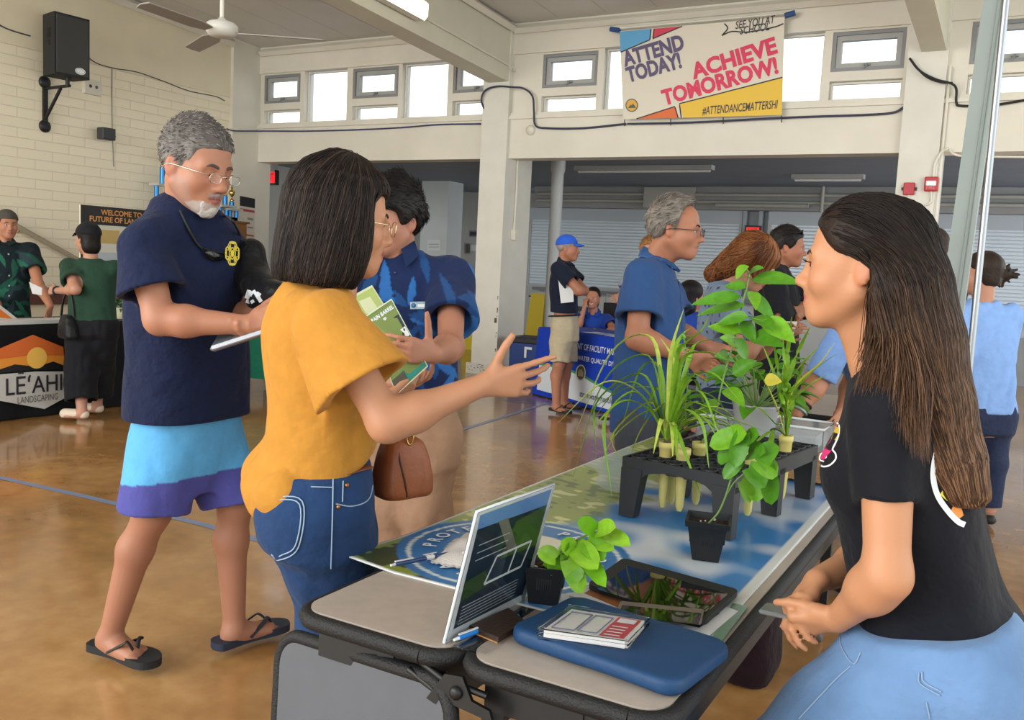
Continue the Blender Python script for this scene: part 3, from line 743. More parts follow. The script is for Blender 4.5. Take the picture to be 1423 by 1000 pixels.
def bm_join(o,me2):
 """append a mesh to object o (same material)"""
 a=o.data;na,nb=len(a.vertices),len(me2.vertices)
 va=np.empty(na*3,np.float32);a.vertices.foreach_get('co',va);vb=np.empty(nb*3,np.float32);me2.vertices.foreach_get('co',vb)
 la=np.empty(len(a.loops),np.int32);a.loops.foreach_get('vertex_index',la);lb=np.empty(len(me2.loops),np.int32);me2.loops.foreach_get('vertex_index',lb)
 ca=np.empty(na*4,np.float32);a.color_attributes['Col'].data.foreach_get('color',ca);cb=np.empty(nb*4,np.float32);me2.color_attributes['Col'].data.foreach_get('color',cb)
 me=mesh_np(a.name,np.concatenate([va,vb]).reshape(-1,3),quads=np.concatenate([la,lb+na]).reshape(-1,4),mats=list(a.materials),smooth=True,col=np.concatenate([ca,cb]).reshape(-1,4)[:,:3])
 nm=a.name;o.data=me;bpy.data.meshes.remove(a);me.name=nm;bpy.data.meshes.remove(me2)
def shirt(J,name,mats,parent,h=.007,zf=None,w=None,d=None,cy=None,cx=None,sl=('R','L'),fs=.62,r0=.070,r1=.078,bw=1.,hemn=None,neck_r=.062,neckd=.0,amp=.006,seed=1,freq=16,colfn=None,extra=None,hem=None,smooth=1,nsq=2.5,shr=.064,post=None,carve=True,cut=None,midfn=None,foldst=(1,1,.35)):
 P,Rm,L=J['P'],J['TR'],J['L']
 zf=zf if zf is not None else V(-.18,-.05,.15,.40,.62,.80,.93,1.02);w=(V(.176,.180,.172,.168,.178,.176,.125,.07)if w is None else V(*w))*bw;d=(V(.128,.130,.122,.122,.130,.118,.092,.066)if d is None else V(*d))*bw
 pts=[P+Rm[2]*zf[0]*L,J['neck']+Rm[2]*.08,J['shR'],J['shL']]
 ends={}
 for q in sl:ends[q]=J['sh'+q]+(J['el'+q]-J['sh'+q])*fs if fs<=1 else J['el'+q]+(J['wr'+q]-J['el'+q])*(fs-1);pts+=[ends[q],J['el'+q]if fs>1 else ends[q]]
 lo,hi=bbox(pts,.02);m_=max(w.max(),d.max())*.75+.03
 lo[:2]=np.minimum(lo[:2],np.minimum(P,J['neck'])[:2]-m_-.1);hi[:2]=np.maximum(hi[:2],np.maximum(P,J['neck'])[:2]+m_+.1)
 lo=lo-V(r1*.6,r1*.6,.03);hi=hi+V(r1*.6,r1*.6,.05)
 F=Fld(lo,hi,h);F.add(loft(P,Rm,V(*zf)*L,w,d,cx,cy,n=nsq),.02)
 for q in 'RL':
  if 'noshould' not in J:F.add(cone(J['neck']-Rm[2]*.035+(J['sh'+q]-J['neck'])*.2,J['sh'+q]-Rm[2]*.0,.056*bw,shr*bw),.05)
 for q in sl:
  sh,el,wr=J['sh'+q],J['el'+q],J['wr'+q]
  if fs<=1:
   dr=nz(el-sh);F.add(inter(cone(sh,sh+(el-sh)*(fs+.18),r0*bw,(r0+(r1-r0)*1.2)*bw),half(ends[q],dr)),.035)
  else:
   dr=nz(wr-el);F.add(cone(sh,el,r0*bw,(r0*.4+r1*.6)*bw),.035);F.add(inter(cone(el,el+(wr-el)*(fs-1+.15),(r0*.4+r1*.6)*bw,r1*bw),half(ends[q],dr)),.03)
 if extra:extra(F)
 fd=fold(freq*2.6,seed,foldst);F.disp(lambda X,Y,Z:amp*.75*(fd(X,Y,Z)-.45))
 if carve:
  for q in sl:
   dr=nz(J['el'+q]-J['sh'+q])if fs<=1 else nz(J['wr'+q]-J['el'+q]);re_=(r0+(r1-r0)*1.2*fs/(fs+.18)if fs<=1 else r1)-.018-amp;F.add(cone(ends[q]-dr*.012,ends[q]+dr*.06,re_*bw,(re_+.004)*bw),.006,'s')
 if cut:cut(F)
 nk=J['neck'];F.add(ell(nk+Rm[1]*(.012+neckd)+Rm[2]*.035,V(neck_r,neck_r*1.05,.05+neckd),Rm),.006,'s')
 if hem is not None:F.add(half(hem[0],hem[1]),.004,'i')
 if post:post(F)
 return fobj(name,F,mats,parent,smooth,colfn,midfn=midfn)
def trousers(J,name,mats,parent,h=.008,glute=0.,top=.14,w=(.165,.172,.165),d=(.118,.125,.12),r=(.095,.070,.060),hem=1.9,sides='RL',amp=.005,seed=5,freq=18,colfn=None,extra=None,bw=1.,carve=True,midfn=None,cy=None):
 """hem: 0..1 along the thigh, 1..2 along the shin"""
 P,Rm,L=J['P'],J['TR'],J['L']
 pts=[P+Rm[2]*top*L,J['hipR'],J['hipL']]
 for q in sides:pts+=[J['kn'+q]]+([J['an'+q]]if hem>1 else[])
 lo,hi=bbox(pts,.17*bw);F=Fld(lo,hi,h)
 F.add(loft(P,Rm,V(-.17*1,.0,top*1)*V(1,1,1)*L,V(*w)*bw,V(*d)*bw,cy=cy),.03)
 for q in sides:
  a,k,n_=J['hip'+q],J['kn'+q],J['an'+q]
  if hem<=1:
   e=a+(k-a)*hem;F.add(inter(cone(a,a+(k-a)*(hem+.15),r[0]*bw,r[1]*bw),half(e,nz(nz(k-a)+V(0,0,-1.)))),.035)
  else:
   e=k+(n_-k)*(hem-1);F.add(cone(a-Rm[2]*.01,k,r[0]*bw,r[1]*bw),.06);c_=k+(n_-k)*.3-Rm[1]*.014;hf_=half(e,nz(n_-k));F.add(inter(cone(k,c_,r[1]*bw,(r[1]*.75+r[2]*.25)*bw),hf_),.03);F.add(inter(cone(c_,k+(n_-k)*min(hem-1+.1,1.1),(r[1]*.75+r[2]*.25)*bw,r[2]*bw),hf_),.03)
 if glute:
  for q in 'RL':F.add(cone(J['hip'+q]-Rm[1]*glute-Rm[2]*.02,J['hip'+q]+(J['kn'+q]-J['hip'+q])*.5,r[0]*bw,r[0]*.85*bw),.07)
 if extra:extra(F)
 fd=fold(freq*2.2,seed,(1,1,.5));F.disp(lambda X,Y,Z:amp*.8*(fd(X,Y,Z)-.1))
 if carve:
  for q in sides:
   a,k,n_=J['hip'+q],J['kn'+q],J['an'+q]
   e,dr=(a+(k-a)*hem,nz(k-a))if hem<=1 else(k+(n_-k)*(hem-1),nz(n_-k));rr=r[1]if hem<=1 else r[2]
   F.add(cone(e-dr*.01,e+dr*.08,(rr-.022)*bw,(rr-.020)*bw),.006,'s')
 F.add(half(P+Rm[2]*top*L,Rm[2]),.004,'i')
 return fobj(name,F,mats,parent,1,colfn,midfn=midfn)
def flip_flop(b,d,s_,parent,sole,strap,ln=.27,side=1,name='flip_flop',sc=1.):
 """b heel ground point, d forward, s_ inner side direction"""
 r=thing(name,None,None,b-wloc(parent));r.parent=parent
 out=[(-.035,.0),(-.025,.03),(.0,.037),(.08,.034),(.14,.044),(.19,.050),(.225,.043),(.243,.015),(.24,-.012),(.215,-.037),(.17,-.05),(.1,-.042),(.03,-.038),(-.02,-.032)]
 P=[(x*sc,y*sc)for x,y in[tuple(q)for q in catmull([V(*p)for p in out+[out[0]]],3)[:-1]]]
 z=V(0,0,1);m_=MB();m_.prism(P,b+z*.001,d,s_,z*.026);o=m_.build('sole',sole,r)
 st=MB();tp=b+d*.172*sc+s_*.020*sc+z*.030
 for q in(-1,1):
  e=b+d*.075*sc+s_*q*.040*sc+z*.024;mid=b+d*.135*sc+s_*q*.034*sc+z*(.064 if q>0 else .058)
  st.tube(catmull([tp,mid+(tp-mid)*.35+z*.02,mid,e],5),[.007]*8+[.008]*8,8,flat=.45)
 st.tube([tp+z*.004,b+d*.182*sc+s_*.020*sc+z*.02],.005,6);st.build('strap',strap,r);return r
def dpx(mb,bv,vs,fs,lift=.0015):
 """cast pixel-plane shapes along the lines of sight on to a surface"""
 out=[];last=None
 for x,y in vs:
  dd=nz(ray(x,y));h=bv.ray_cast(Vector(cC),Vector(dd),30)
  if h[0]is not None:p=np.array(h[0])-dd*lift;last=(p-cC)@dd
  else:p=cC+dd*(last if last else 3.)
  out.append(p)
 mb.raw(out,fs,False)
def hit(bv,x,y,lift=.002):
 dd=nz(ray(x,y));h=bv.ray_cast(Vector(cC),Vector(dd),30);return np.array(h[0])-dd*lift if h[0]is not None else None
def flow_strands(bv,roots,flow,n=18,step=.03,off=(-.0006,.0022),r=.0012,colf=None,seed=1,jit=.06,stop=None):
 """trace strands over a hair surface along a flow field"""
 g=np.random.RandomState(seed);ps=[];cs=[]
 for q in roots:
  pts=[q];o=g.uniform(*off);p=np.array(q);jd=g.normal(size=3)*jit;st=step*g.uniform(.8,1.15)
  for _ in range(n-1):
   f=nz(np.asarray(flow(p))+jd);h=bv.find_nearest(Vector(p+f*st))
   nn=np.array(h[1]);p=np.array(h[0]);pts.append(p+nn*o)
   if stop is not None and stop(p):break
  if len(pts)<4:continue
  pts=np.array(pts);ii=np.linspace(0,len(pts)-1,n);P_=np.stack([np.interp(ii,np.arange(len(pts)),pts[:,k])for k in range(3)],1)
  ps.append(P_);cs.append(colf(P_,g))
 rr=np.full((1,n),r);rr[0,-3:]=[r*.8,r*.55,r*.25];rr[0,0]=r*.6
 return np_tubes(np.array(ps),rr,np.array(cs))
def base_at(J):
 p=(J['anR']+J['anL'])/2;return V(p[0],p[1],0)
def mk(J,label,name='person'):
 prep(J);return thing(name,label,'person',base_at(J))
def lat_of(f):f=nz(V(f[0],f[1],0));return V(f[1],-f[0],0)
def shoulders(J,bf,sw,dz=.05,fw=0.):
 la=lat_of(bf);f=nz(V(bf[0],bf[1],0));J['shR']=J['neck']+la*sw-V(0,0,dz)+f*fw;J['shL']=J['neck']-la*sw-V(0,0,dz)+f*fw
def hips(J,c,bf,hw=.09):
 la=lat_of(bf);J['hipR']=c+la*hw;J['hipL']=c-la*hw
def P1():
 J={};bf=(.95,.10,0)
 J['head']=A(272,230,1.95);J['hf']=V(.95,.03,-.26);J['hs']=1.09;J['lid']=-.0045;J['gaze']=V(0,0,-.3)
 J['neck']=A(260,299,1.98);shoulders(J,bf,.182,.108)
 J['elR']=A(222,444,1.80);J['wrR']=A(347,451,1.93);J['elL']=A(330,440,2.18);J['wrL']=A(382,436,2.02)
 hips(J,A(262,612,2.12),bf,.095)
 J['knR']=A(212,712,1.98);J['anR']=Zp(153,884,.085);J['knL']=A(327,700,2.24);J['anL']=Zp(326,872,.085)
 r=mk(J,'person in navy tee and blue board shorts, with grey hair and white goatee')
 lo,hi=bbox([J['head'],J['neck'],J['shR'],J['shL'],J['elR'],J['wrR'],J['anR'],J['anL'],J['wrL']],.16);lo[2]=.0;hi[2]=J['head'][2]+.16
 F=Fld(lo-V(0,0,0),hi+V(.12,.05,0),.0055,fine=None)
 torso(F,J);add_neck(F,J,.060);add_head(F,J,nose=1.1,jaw=1.08);arms(F,J);legs(F,J)
 tR=(A(385,437,1.97)-J['wrR']);fR=nz(tR);nR=nz(V(.45,-.75,.35))
 hand(F,J['wrR'],fR,nR,-1,1.05,curl=(.85,.95,1.0,1.05),thumb=(.8,.5,-.2),spread=.02)
 hand(F,J['wrL'],nz(A(352,462,1.96)-J['wrL']),nz(V(-.2,.3,-.9)),-1,1.02,curl=(.6,.7,.7,.75),thumb=(.5,.8,.2),spread=.03)
 fR_=foot(F,J['anR'],Zp(200,932,0),.030,sc=1.06);fL_=foot(F,J['anL'],Zp(385,884,0),.030,sc=1.06)
 bc=skin_col(J,'#b57e64','#8f5a52',blush=.12);beard=np.array(hx('#a89a92'));bg_=np.array(hx('#8a8280'))
 nz_=waves(160,4)
 def cf(W):
  c=bc(W);l=hl(J,W);x,y,z=l.T;n=nz_(*W.T)*.006;inh=(np.abs(x)<.1)&(np.abs(z)<.16)&(np.abs(y)<.15)
  lip=(((x/.022)**2+((z+.069)/.009)**2)<1)&(y>.08)
  b=inh&(z<-.084+n*.5)&(z>-.125)&(y>.045+n)&(np.abs(x)<.05)&~lip
  mu=inh&(z>-.064+n*.4)&(z<-.050+n*.4)&(np.abs(x)<.026)&(y>.085)
  st=inh&(z<-.03+n)&(y>-.0)&(y<.06)&~b&(np.abs(x)>.04)
  c[st]=c[st]*.75+.25*bg_;c[mu]=c[mu]*.45+bg_*.55;c[b]=beard
  arm=(W[:,2]<1.35)&(W[:,2]>.95);c[arm]=c[arm]*.93+.07*np.array(hx('#d08a68'))
  low=W[:,2]<.6;c[low]=c[low]*.86+.14*np.array(hx('#8a5a44'));return c
 body=fobj('body',F,skin(),r,1,cf);bv=bvh_of(body);eyes(J,r);brows(J,r,bv,mat('grey_brow','#4a403c',.8),.0046)
 T=hT(J);s=J['hs']
 G=Fld(T(0,.06,-.1)-.09,T(0,.06,-.1)+.09,.004);G.add(ell(T(0,.072,-.102),V(.029,.026,.026)*s,J['hR']),.01);G.add(ell(T(0,.058,-.094),V(.040,.030,.016)*s,J['hR']),.02)
 for q in(-1,1):G.add(cone(T(q*.024,.082,-.085),T(q*.027,.084,-.066),.008*s,.006*s),.012)
 G.add(ell(T(0,.092,-.070),V(.021,.03,.0115)*s,J['hR']),.006,'s');gn=fold(150,3,(1,1,.35));G.disp(lambda X,Y,Z:-.0022*gn(X,Y,Z))
 fobj('goatee',G,mat('white_beard','#b9b3ae',.8,bump=.5,bscale=160),r)
 G=Fld(T(0,.09,-.06)-.06,T(0,.09,-.06)+.06,.003)
 for q in(-1,1):G.add(cone(T(0,.1015,-.0545),T(q*.026,.087,-.063),.0055*s,.0045*s),.006)
 G.disp(lambda X,Y,Z:-.0015*gn(X,Y,Z));fobj('moustache',G,mat('grey_moustache','#8d8480',.8,bump=.4,bscale=160),r)
 short_hair(J,r,'grey_hair','#57524f','#85817d',[-.13,-.08,-.045,-.025,-.005,.012,.03,.045,.056,.07,.085,.12],[-.062,-.058,-.03,.012,.012,-.015,.0,.02,.052,.062,.068,.072],th=.0045,top=.010,front=.003,seed=11,strands=1700,lens=.013,lift=.32)
 glasses(J,r,mat('pale_metal_rim','#c9c2b4',.2,1.),True,full=True,r=.0011,w=.020,hgt=.0125,ydist=.117,z=-.008)
 navy=fabric('navy_jersey','#131d3b')
 P,Rm,L=J['P'],J['TR'],J['L']
 sh=shirt(J,'tee_shirt',navy,r,h=.0075,zf=V(-.12,.10,.3,.48,.66,.82,.94,1.03),w=(.222,.216,.208,.202,.204,.192,.135,.072),d=(.172,.168,.158,.150,.148,.128,.098,.070),fs=.62,r0=.068,r1=.106,shr=.052,amp=.009,seed=2,freq=11,neck_r=.066,hem=(A(262,578,2.1),V(.03,0,-1)),extra=lambda F:[F.add(cone(J['neck']+Rm[2]*.004,J['neck']*.3+J['sh'+q]*.7+Rm[2]*.016,.062,.058),.06)for q in 'RL'])
 sb=bvh_of(sh)
 o=A(323,352,1.9);d_=nz(ray(323,352));u=nz(-lat_of(bf)*1.0);u=nz(u-d_*0);v=V(0,0,1)
 yel=mat('yellow_print','#cdbb3c',.7);b=MB()
 def put(vs,fs):q,f2=decal(sb,vs,fs,o,u,v,d_,.0022);b.raw(q,f2,False)
 k=.027
 for i in range(4):
  a=math.pi/4+i*math.pi/2 if False else i*math.pi/2;ca,sa=math.cos(a),math.sin(a)
  P0=[(.30,-.18),(.78,-.62),(1.0,-.42),(1.04,0),(1.0,.42),(.78,.62),(.30,.18)];P1_=[(x*k,y*k)for x,y in P0]
  rot=[(x*ca-y*sa,(x*sa+y*ca)*1.15)for x,y in P1_];put(*stroke2(rot,.0055))
  rr=[(x*ca-y*sa,(x*sa+y*ca)*1.15)for x,y in[(.55*k,-.3*k),(.9*k,-.3*k),(.92*k,.3*k),(.55*k,.3*k)]];put(*stroke2(rr,.003))
 put(*disc2(0,0,.015,.018,20,.78));put(*disc2(0,0,.008,.010,14));b.build('chest_badge',yel,sh,label='yellow cross shaped print')
 def scol(W):
  z=W[:,2];l=(W-P)@Rm.T;c=np.tile(np.array(hx('#5aa3d6')),(len(W),1));sl_=l[:,0]*.10+.004*np.sin(l[:,1]*30)
  top=z>P[2]+.095+.0*sl_;low=z<P[2]-.105+.12*l[:,1]+l[:,0]*-.02;c[top]=np.array(hx('#39406f'));c[low]=np.array(hx('#4c4c92'));return c
 trousers(J,'board_shorts',fabric('board_cloth',attr=True,wr=.25,ws=10),r,h=.0065,top=.34,w=(.190,.195,.185),d=(.146,.146,.140),r=(.112,.116,.1),hem=.98,amp=.008,seed=8,freq=13,colfn=scol)
 flip_flop(*fR_,r,mBlkM,mBlk,sc=1.1);flip_flop(*fL_,r,mat('navy_rubber','#20283c',.6),mat('navy_strap','#161c2c',.5),sc=1.1)
 c_=Rm;nk=J['neck'];g=thing('hanging_sunglasses',None,None,V(0,0,0)-wloc(r));g.parent=r
 def on(px,py,lift=.012):
  dd=nz(ray(px,py));h_=sb.ray_cast(Vector(cC),Vector(dd),9);return np.array(h_[0])-dd*lift if h_[0]else A(px,py,1.9)
 cd=MB();cd.tube(catmull([on(x,y,.008)for x,y in((250,292),(262,318),(272,336),(284,349))],5),.0042,6);cd.tube(catmull([on(x,y,.01)for x,y in((336,338),(333,325),(322,305),(312,300))],5),.0042,6);cd.build('neck_cord',mBlk,g)
 ln=MB()
 for(x0,y0,x1,y1)in((285,346,310,356),(313,355,336,342)):
  a,b2=on(x0,y0,.022),on(x1,y1,.022);m_=(a+b2)/2+V(0,0,-.008);ax=nz(b2-a);fw=nz(np.cross(ax,(0,0,1)));ln.ball(m_,(np.linalg.norm(b2-a)/2,.006,.016),16,np.array([ax,fw,np.cross(ax,fw)]))
 ln.tube([on(283,345,.02),on(311,353,.026),on(338,340,.02)],.003,6);ln.build('dark_lens',mat('dark_lens','#0a0c10',.08),g)
 t=thing('folded_jacket','black jacket with white print draped over the forearm of the navy tee man','jacket',A(365,410,2.1)-V(0,0,.0))
 G=Fld(A(360,395,2.1)-.2,A(360,395,2.1)+.2,.006)
 G.add(cone(A(348,352,2.16),A(352,388,2.14),.052,.060),.03);G.add(cone(A(352,388,2.14),A(384,408,2.08),.058,.046),.03);G.add(cone(A(346,398,2.08),A(352,420,2.05),.03,.028),.03)
 fd=fold(30,9,(1,.6,1));G.disp(lambda X,Y,Z:.008*fd(X,Y,Z));ja=fobj('jacket_cloth',G,fabric('black_nylon','#0d0e12',rough=.5),t)
 jb=bvh_of(ja);b=MB();o=A(352,412,2.0);d_=nz(ray(352,412));u,v=cR,cU
 for pts,w_ in(([(-.018,-.02),(-.010,.006),(.002,.016),(.014,.0),(.024,-.016)],.012),([(-.02,-.006),(-.012,.02)],.014),([(.010,.012),(.022,.004)],.01),([(-.008,-.018),(.002,-.012)],.01)):
  q,f2=decal(jb,*stroke2(pts,w_),o,u,v,d_,.002);b.raw(q,f2)
 b.build('white_print',mat('white_print','#d8dbe0',.6),t)
 t=thing('tablet_case','slim silver tablet held under the clasped hands of the navy tee man','tablet',A(322,466,1.94))
 a,b2=A(300,473,1.92),A(356,455,1.97);ax=nz(b2-a);sd=nz(V(-.35,.75,.35));sd=nz(sd-ax*(sd@ax));nn=np.cross(ax,sd);q=MB();q.box((0,-.07,-.010),(np.linalg.norm(b2-a)+.06,.07,.010),np.array([ax,sd,nn]),a,bev=.008);q.build('shell',mat('silver_shell','#8b8d92',.35,.6),t)
 return J
P1()
def P2():
 J={};bf=(.72,.69,0)
 J['head']=A(474,303,1.58);J['hf']=V(.64,.77,-.10);J['hs']=1.0;J['lid']=-.006
 J['neck']=A(450,402,1.56);shoulders(J,bf,.16,.055)
 J['elR']=A(538,588,1.47);J['wrR']=A(672,534,1.62);J['elL']=A(500,575,1.83);J['wrL']=A(540,552,2.04)
 hips(J,A(448,682,1.60),bf,.085)
 J['knR']=A(446,850,1.60)+V(.02,.02,0);J['anR']=V(J['knR'][0]-.02,J['knR'][1]-.02,.09);J['knL']=J['knR']-lat_of(bf)*.17+V(.02,.05,0);J['anL']=V(J['knL'][0],J['knL'][1],.09)
 r=mk(J,'person with dark bobbed hair in mustard flutter sleeve top and jeans, reaching out a hand')
 lo,hi=bbox([J['head'],J['neck'],J['shR'],J['elR'],J['wrR'],J['wrL'],J['anR'],J['anL']],.16);lo[2]=0;hi[2]=J['head'][2]+.15;hi[:2]+=.1
 F=Fld(lo,hi,.0052);torso(F,J,.9);add_neck(F,J,.048);add_head(F,J,fem=True,nose=.85);arms(F,J,.86);legs(F,J,.95)
 pv=nz(ray(690,525)*V(1,1,0));pr=V(pv[1],-pv[0],0)
 hand(F,J['wrR'],nz(A(730,528,1.68)-J['wrR']),nz(-pv+V(0,0,-.15)),-1,.92,curl=(-.05,.32,.42,.5),thumb=(.45,.9,.05),tcurl=.1,spread=.20)
 hand(F,J['wrL'],nz(V(.5,.6,.5)),nz(V(.3,-.4,-.8)),1,.9,curl=(.6,.6,.6,.6))
 for q in 'RL':
  d=nz(V(bf[0],bf[1],0));F.add(cone(J['an'+q],J['an'+q]+d*.14-V(0,0,.06),.036,.022),.02)
 sc=skin_col(J,'#c08968','#a0554e',blush=.12);body=fobj('body',F,skin(),r,1,sc);bv=bvh_of(body);eyes(J,r);brows(J,r,bv,mat('dark_brow','#2b201b',.8),.0032)
 T=hT(J);s=J['hs'];hR=J['hR'];c0=T(0,-.012,.02)
 G=Fld(c0-V(.17,.17,.20),c0+V(.17,.17,.16),.0048)
 G.add(ell(T(0,-.012,.046),V(.091,.113,.096)*s,hR),.01)
 fr=hR.copy();G.add(loft(T(0,-.012,0),hR,V(-.145,-.12,-.06,0,.05,.07),V(.088,.096,.100,.098,.090,.07),V(.088,.098,.106,.108,.104,.085),cy=V(-.026,-.022,-.014,-.008,-.004,0),n=2.2),.03)
 G.add(inter(loft(T(0,.09,-.05),hR,V(-.16,-.1,.0,.075,.10),V(.058,.062,.066,.060,.03),V(.085,.085,.080,.066,.05),n=2.2)),.012,'s')
 G.add(ell(T(0,.005,-.15),V(.062,.075,.05),hR),.012,'s');G.add((inter(half(T(0,.052,0),-hR[1]-hR[2]*.25),half(T(0,0,.062),hR[2]))[0],T(0,.1,-.05)-.2,T(0,.1,-.05)+.2),.014,'s')
 wv=fold(85,5,(1,1,.12));w2=fold(28,7,(1,1,.15));G.disp(lambda X,Y,Z:-.0035*wv(X,Y,Z)-.004*w2(X,Y,Z))
 cA,cB,cC_=(np.array(hx(h))for h in('#191413','#2b211d','#46362d'))
 g1,g2=waves(60,3,7,(1,1,.1)),waves(170,5,7,(1,1,.06))
 def cf(W):
  k=np.clip(.35+.35*g1(*W.T)+.3*g2(*W.T),0,1)[:,None];return cA*(1-k)+cB*k
 ho=fobj('hair',G,hairmat('bob_hair'),r,1,cf);hb=bvh_of(ho)
 g=np.random.RandomState(8);me=ho.data;org=wloc(ho);nv=len(me.vertices);co=np.empty(nv*3,np.float32);me.vertices.foreach_get('co',co);co=co.reshape(-1,3)+org
 hd=J['head'];l=(co-hd)@hR.T
 def flow(p):
  q=(p-hd)@hR.T;k=np.clip((q[2]-.05)/.07,0,1);return hR.T@(V((q[0]-.02)*14,q[1]*10-.1,-.25)*k+V(0,(-.12 if q[1]<.02 else .10),-1.)*(1-k))
 ok=np.where(l[:,2]>-.09)[0];roots=list(co[g.choice(ok,2900)])
 zb=hd[2]-.150
 def colf(P_,g):
  k=g.rand();return np.tile((cA if k<.45 else cB if k<.86 else cC_)*g.uniform(.7,1.2),(len(P_),1))
 vs,qd,cc=flow_strands(hb,roots,flow,n=13,step=.024,colf=colf,seed=5,r=.0011,jit=.05,stop=lambda p:p[2]<zb)
 bm_join(ho,mesh_np('strands',vs-wloc(r),quads=qd,mats=[hairmat('bob_hair')],smooth=True,col=cc))
 glasses(J,r,mat('gold_rim','#d8c49a',.2,1.),True,full=True,w=.022,hgt=.017,ydist=.113,z=-.008)
 P,Rm,L=J['P'],J['TR'],J['L']
 mu=fabric('mustard_jersey','#b57e30',wr=.35,ws=9)
 hz=A(448,662,1.6)[2]
 def ex(F):
  F.add(ell(P+Rm[2]*.075*L-Rm[1]*.05,V(.162,.125,.066),Rm),.05);F.add(ell(P+Rm[2]*.02*L-Rm[1]*.085,V(.135,.075,.065),Rm),.05)
 def cut(F):
  F.add(half(P+Rm[2]*.10*L,-Rm[2]*1.-Rm[1]*.55*-1),.02,'i')
  for q in 'R':
   pass
 sh=shirt(J,'flutter_sleeve_top',mu,r,h=.006,zf=V(-.02,.10,.26,.45,.62,.80,.93,1.03),w=(.155,.162,.160,.158,.164,.160,.115,.064),d=(.128,.134,.124,.124,.130,.112,.085,.062),cy=V(-.02,-.015,0,.0,.006,-.006,-.012,-.012),sl=('R','L'),fs=.64,r0=.062,r1=.112,shr=.05,amp=.012,seed=6,freq=13,extra=ex,cut=cut,neck_r=.058,foldst=(1,1,.5))
 tb=bvh_of(sh);
 def on(px,py,lift=.002):
  dd=nz(ray(px,py));h=tb.ray_cast(Vector(cC),Vector(dd),9);return np.array(h[0])-dd*lift if h[0]else A(px,py,1.6)
 de=fabric('blue_denim','#213b62',wr=.3,ws=12,rough=.9);
 jn=trousers(J,'jeans',de,r,h=.007,top=.185,w=(.156,.158,.132),d=(.116,.118,.108),r=(.106,.084,.070),hem=1.9,glute=.036,amp=.006,seed=12,freq=20,cy=V(-.03,-.02,0))
 jb=bvh_of(jn);st=mat('denim_stitch','#8fa3b8',.8);rv=mat('copper_rivet','#9c6b45',.35,.8)
 def onj(px,py,lift=.002):
  dd=nz(ray(px,py));h=jb.ray_cast(Vector(cC),Vector(dd),9);return np.array(h[0])-dd*lift if h[0]else None
 def seam(px,name,rr=.0016,m_=st,n=6):
  q=[onj(*p)for p in catmull([V(*p)for p in px],n)];q=[p for p in q if p is not None]
  if len(q)>2:b=MB();b.tube(q,rr,5);b.build(name,m_,jn)
 seam([(372,690),(420,696),(415,760),(388,778),(377,770)],'back_pocket_seam');seam([(375,694),(416,700),(411,757),(388,773)],'back_pocket_seam')
 seam([(463,665),(462,720),(460,790)],'side_seam');seam([(467,700),(490,703),(512,694),(519,670)],'front_pocket_seam');seam([(477,668),(476,697)],'coin_pocket_seam');seam([(432,676),(462,677)],'waistband_seam')
 for p in((470,704),(482,674)):
  q=onj(*p);
  if q is not None:b=MB();b.ball(q,.0055,8);b.build('rivet',rv,jn)
 b=MB();q=[onj(x,y,.004)for x,y in((462,660),(480,657),(498,652),(512,648),(522,643))];q=[p for p in q if p is not None]
 if len(q)>2:b.tube(q,.016,8,flat=.25);b.build('leather_belt',mat('belt_leather','#6e3a24',.5),r)
 for q in 'RL':
  d=nz(V(bf[0],bf[1],0));b=MB();a=J['an'+q];b.ball(V(a[0],a[1],.045)+d*.07,(.135,.05,.045),14,np.array([d,V(-d[1],d[0],0),V(0,0,1)]));b.build('shoe',mat('shoe_leather','#3a2f2a',.5),r)
 t=thing('handbag','brown leather handbag hanging at the hip of the woman in the mustard top','bag',A(560,690,1.80))
 G=Fld(A(560,650,1.80)-.16,A(560,650,1.80)+.16,.005);o=A(560,648,1.80);fb=frame(nz(pv*.6+pr*.8))
 G.add(loft(o,fb,V(-.072,-.06,-.02,.03,.068,.075),V(.048,.056,.054,.046,.034,.02),V(.062,.072,.070,.060,.048,.03),n=3.5),.01)
 fd=fold(25,3);G.disp(lambda X,Y,Z:.003*fd(X,Y,Z));bag=fobj('bag_body',G,mat('tan_leather','#8a4a25',.42,bump=.15,bscale=90,var=.12,vscale=10),t)
 bb=bvh_of(bag);pts=[]
 for x,y in((552,612),(556,640),(563,670),(566,690)):
  dd=nz(ray(x,y));h=bb.ray_cast(Vector(cC),Vector(dd),9)
  if h[0]is not None:pts.append(np.array(h[0])-dd*.001)
 if len(pts)>1:b=MB();b.tube(pts,.003,6);b.build('piping',mat('dark_leather','#4d2714',.5),bag)
 b=MB();q=A(570,608,1.78);rg=[q+.013*(pr*math.cos(a)*.6+V(0,0,1.3)*math.sin(a))for a in np.linspace(0,2*math.pi,17)];b.tube(rg,.0026,6,caps=False);b.build('brass_ring',mat('brass','#c9a35a',.2,1.),t)
 b=MB();b.tube(catmull([o+V(0,0,.07),A(545,605,1.77),A(520,600,1.74),A(490,560,1.70)],5),.007,8,flat=.5);b.build('bag_strap',mat('tan_leather','#8a4a25'),t)
 return J
P2()
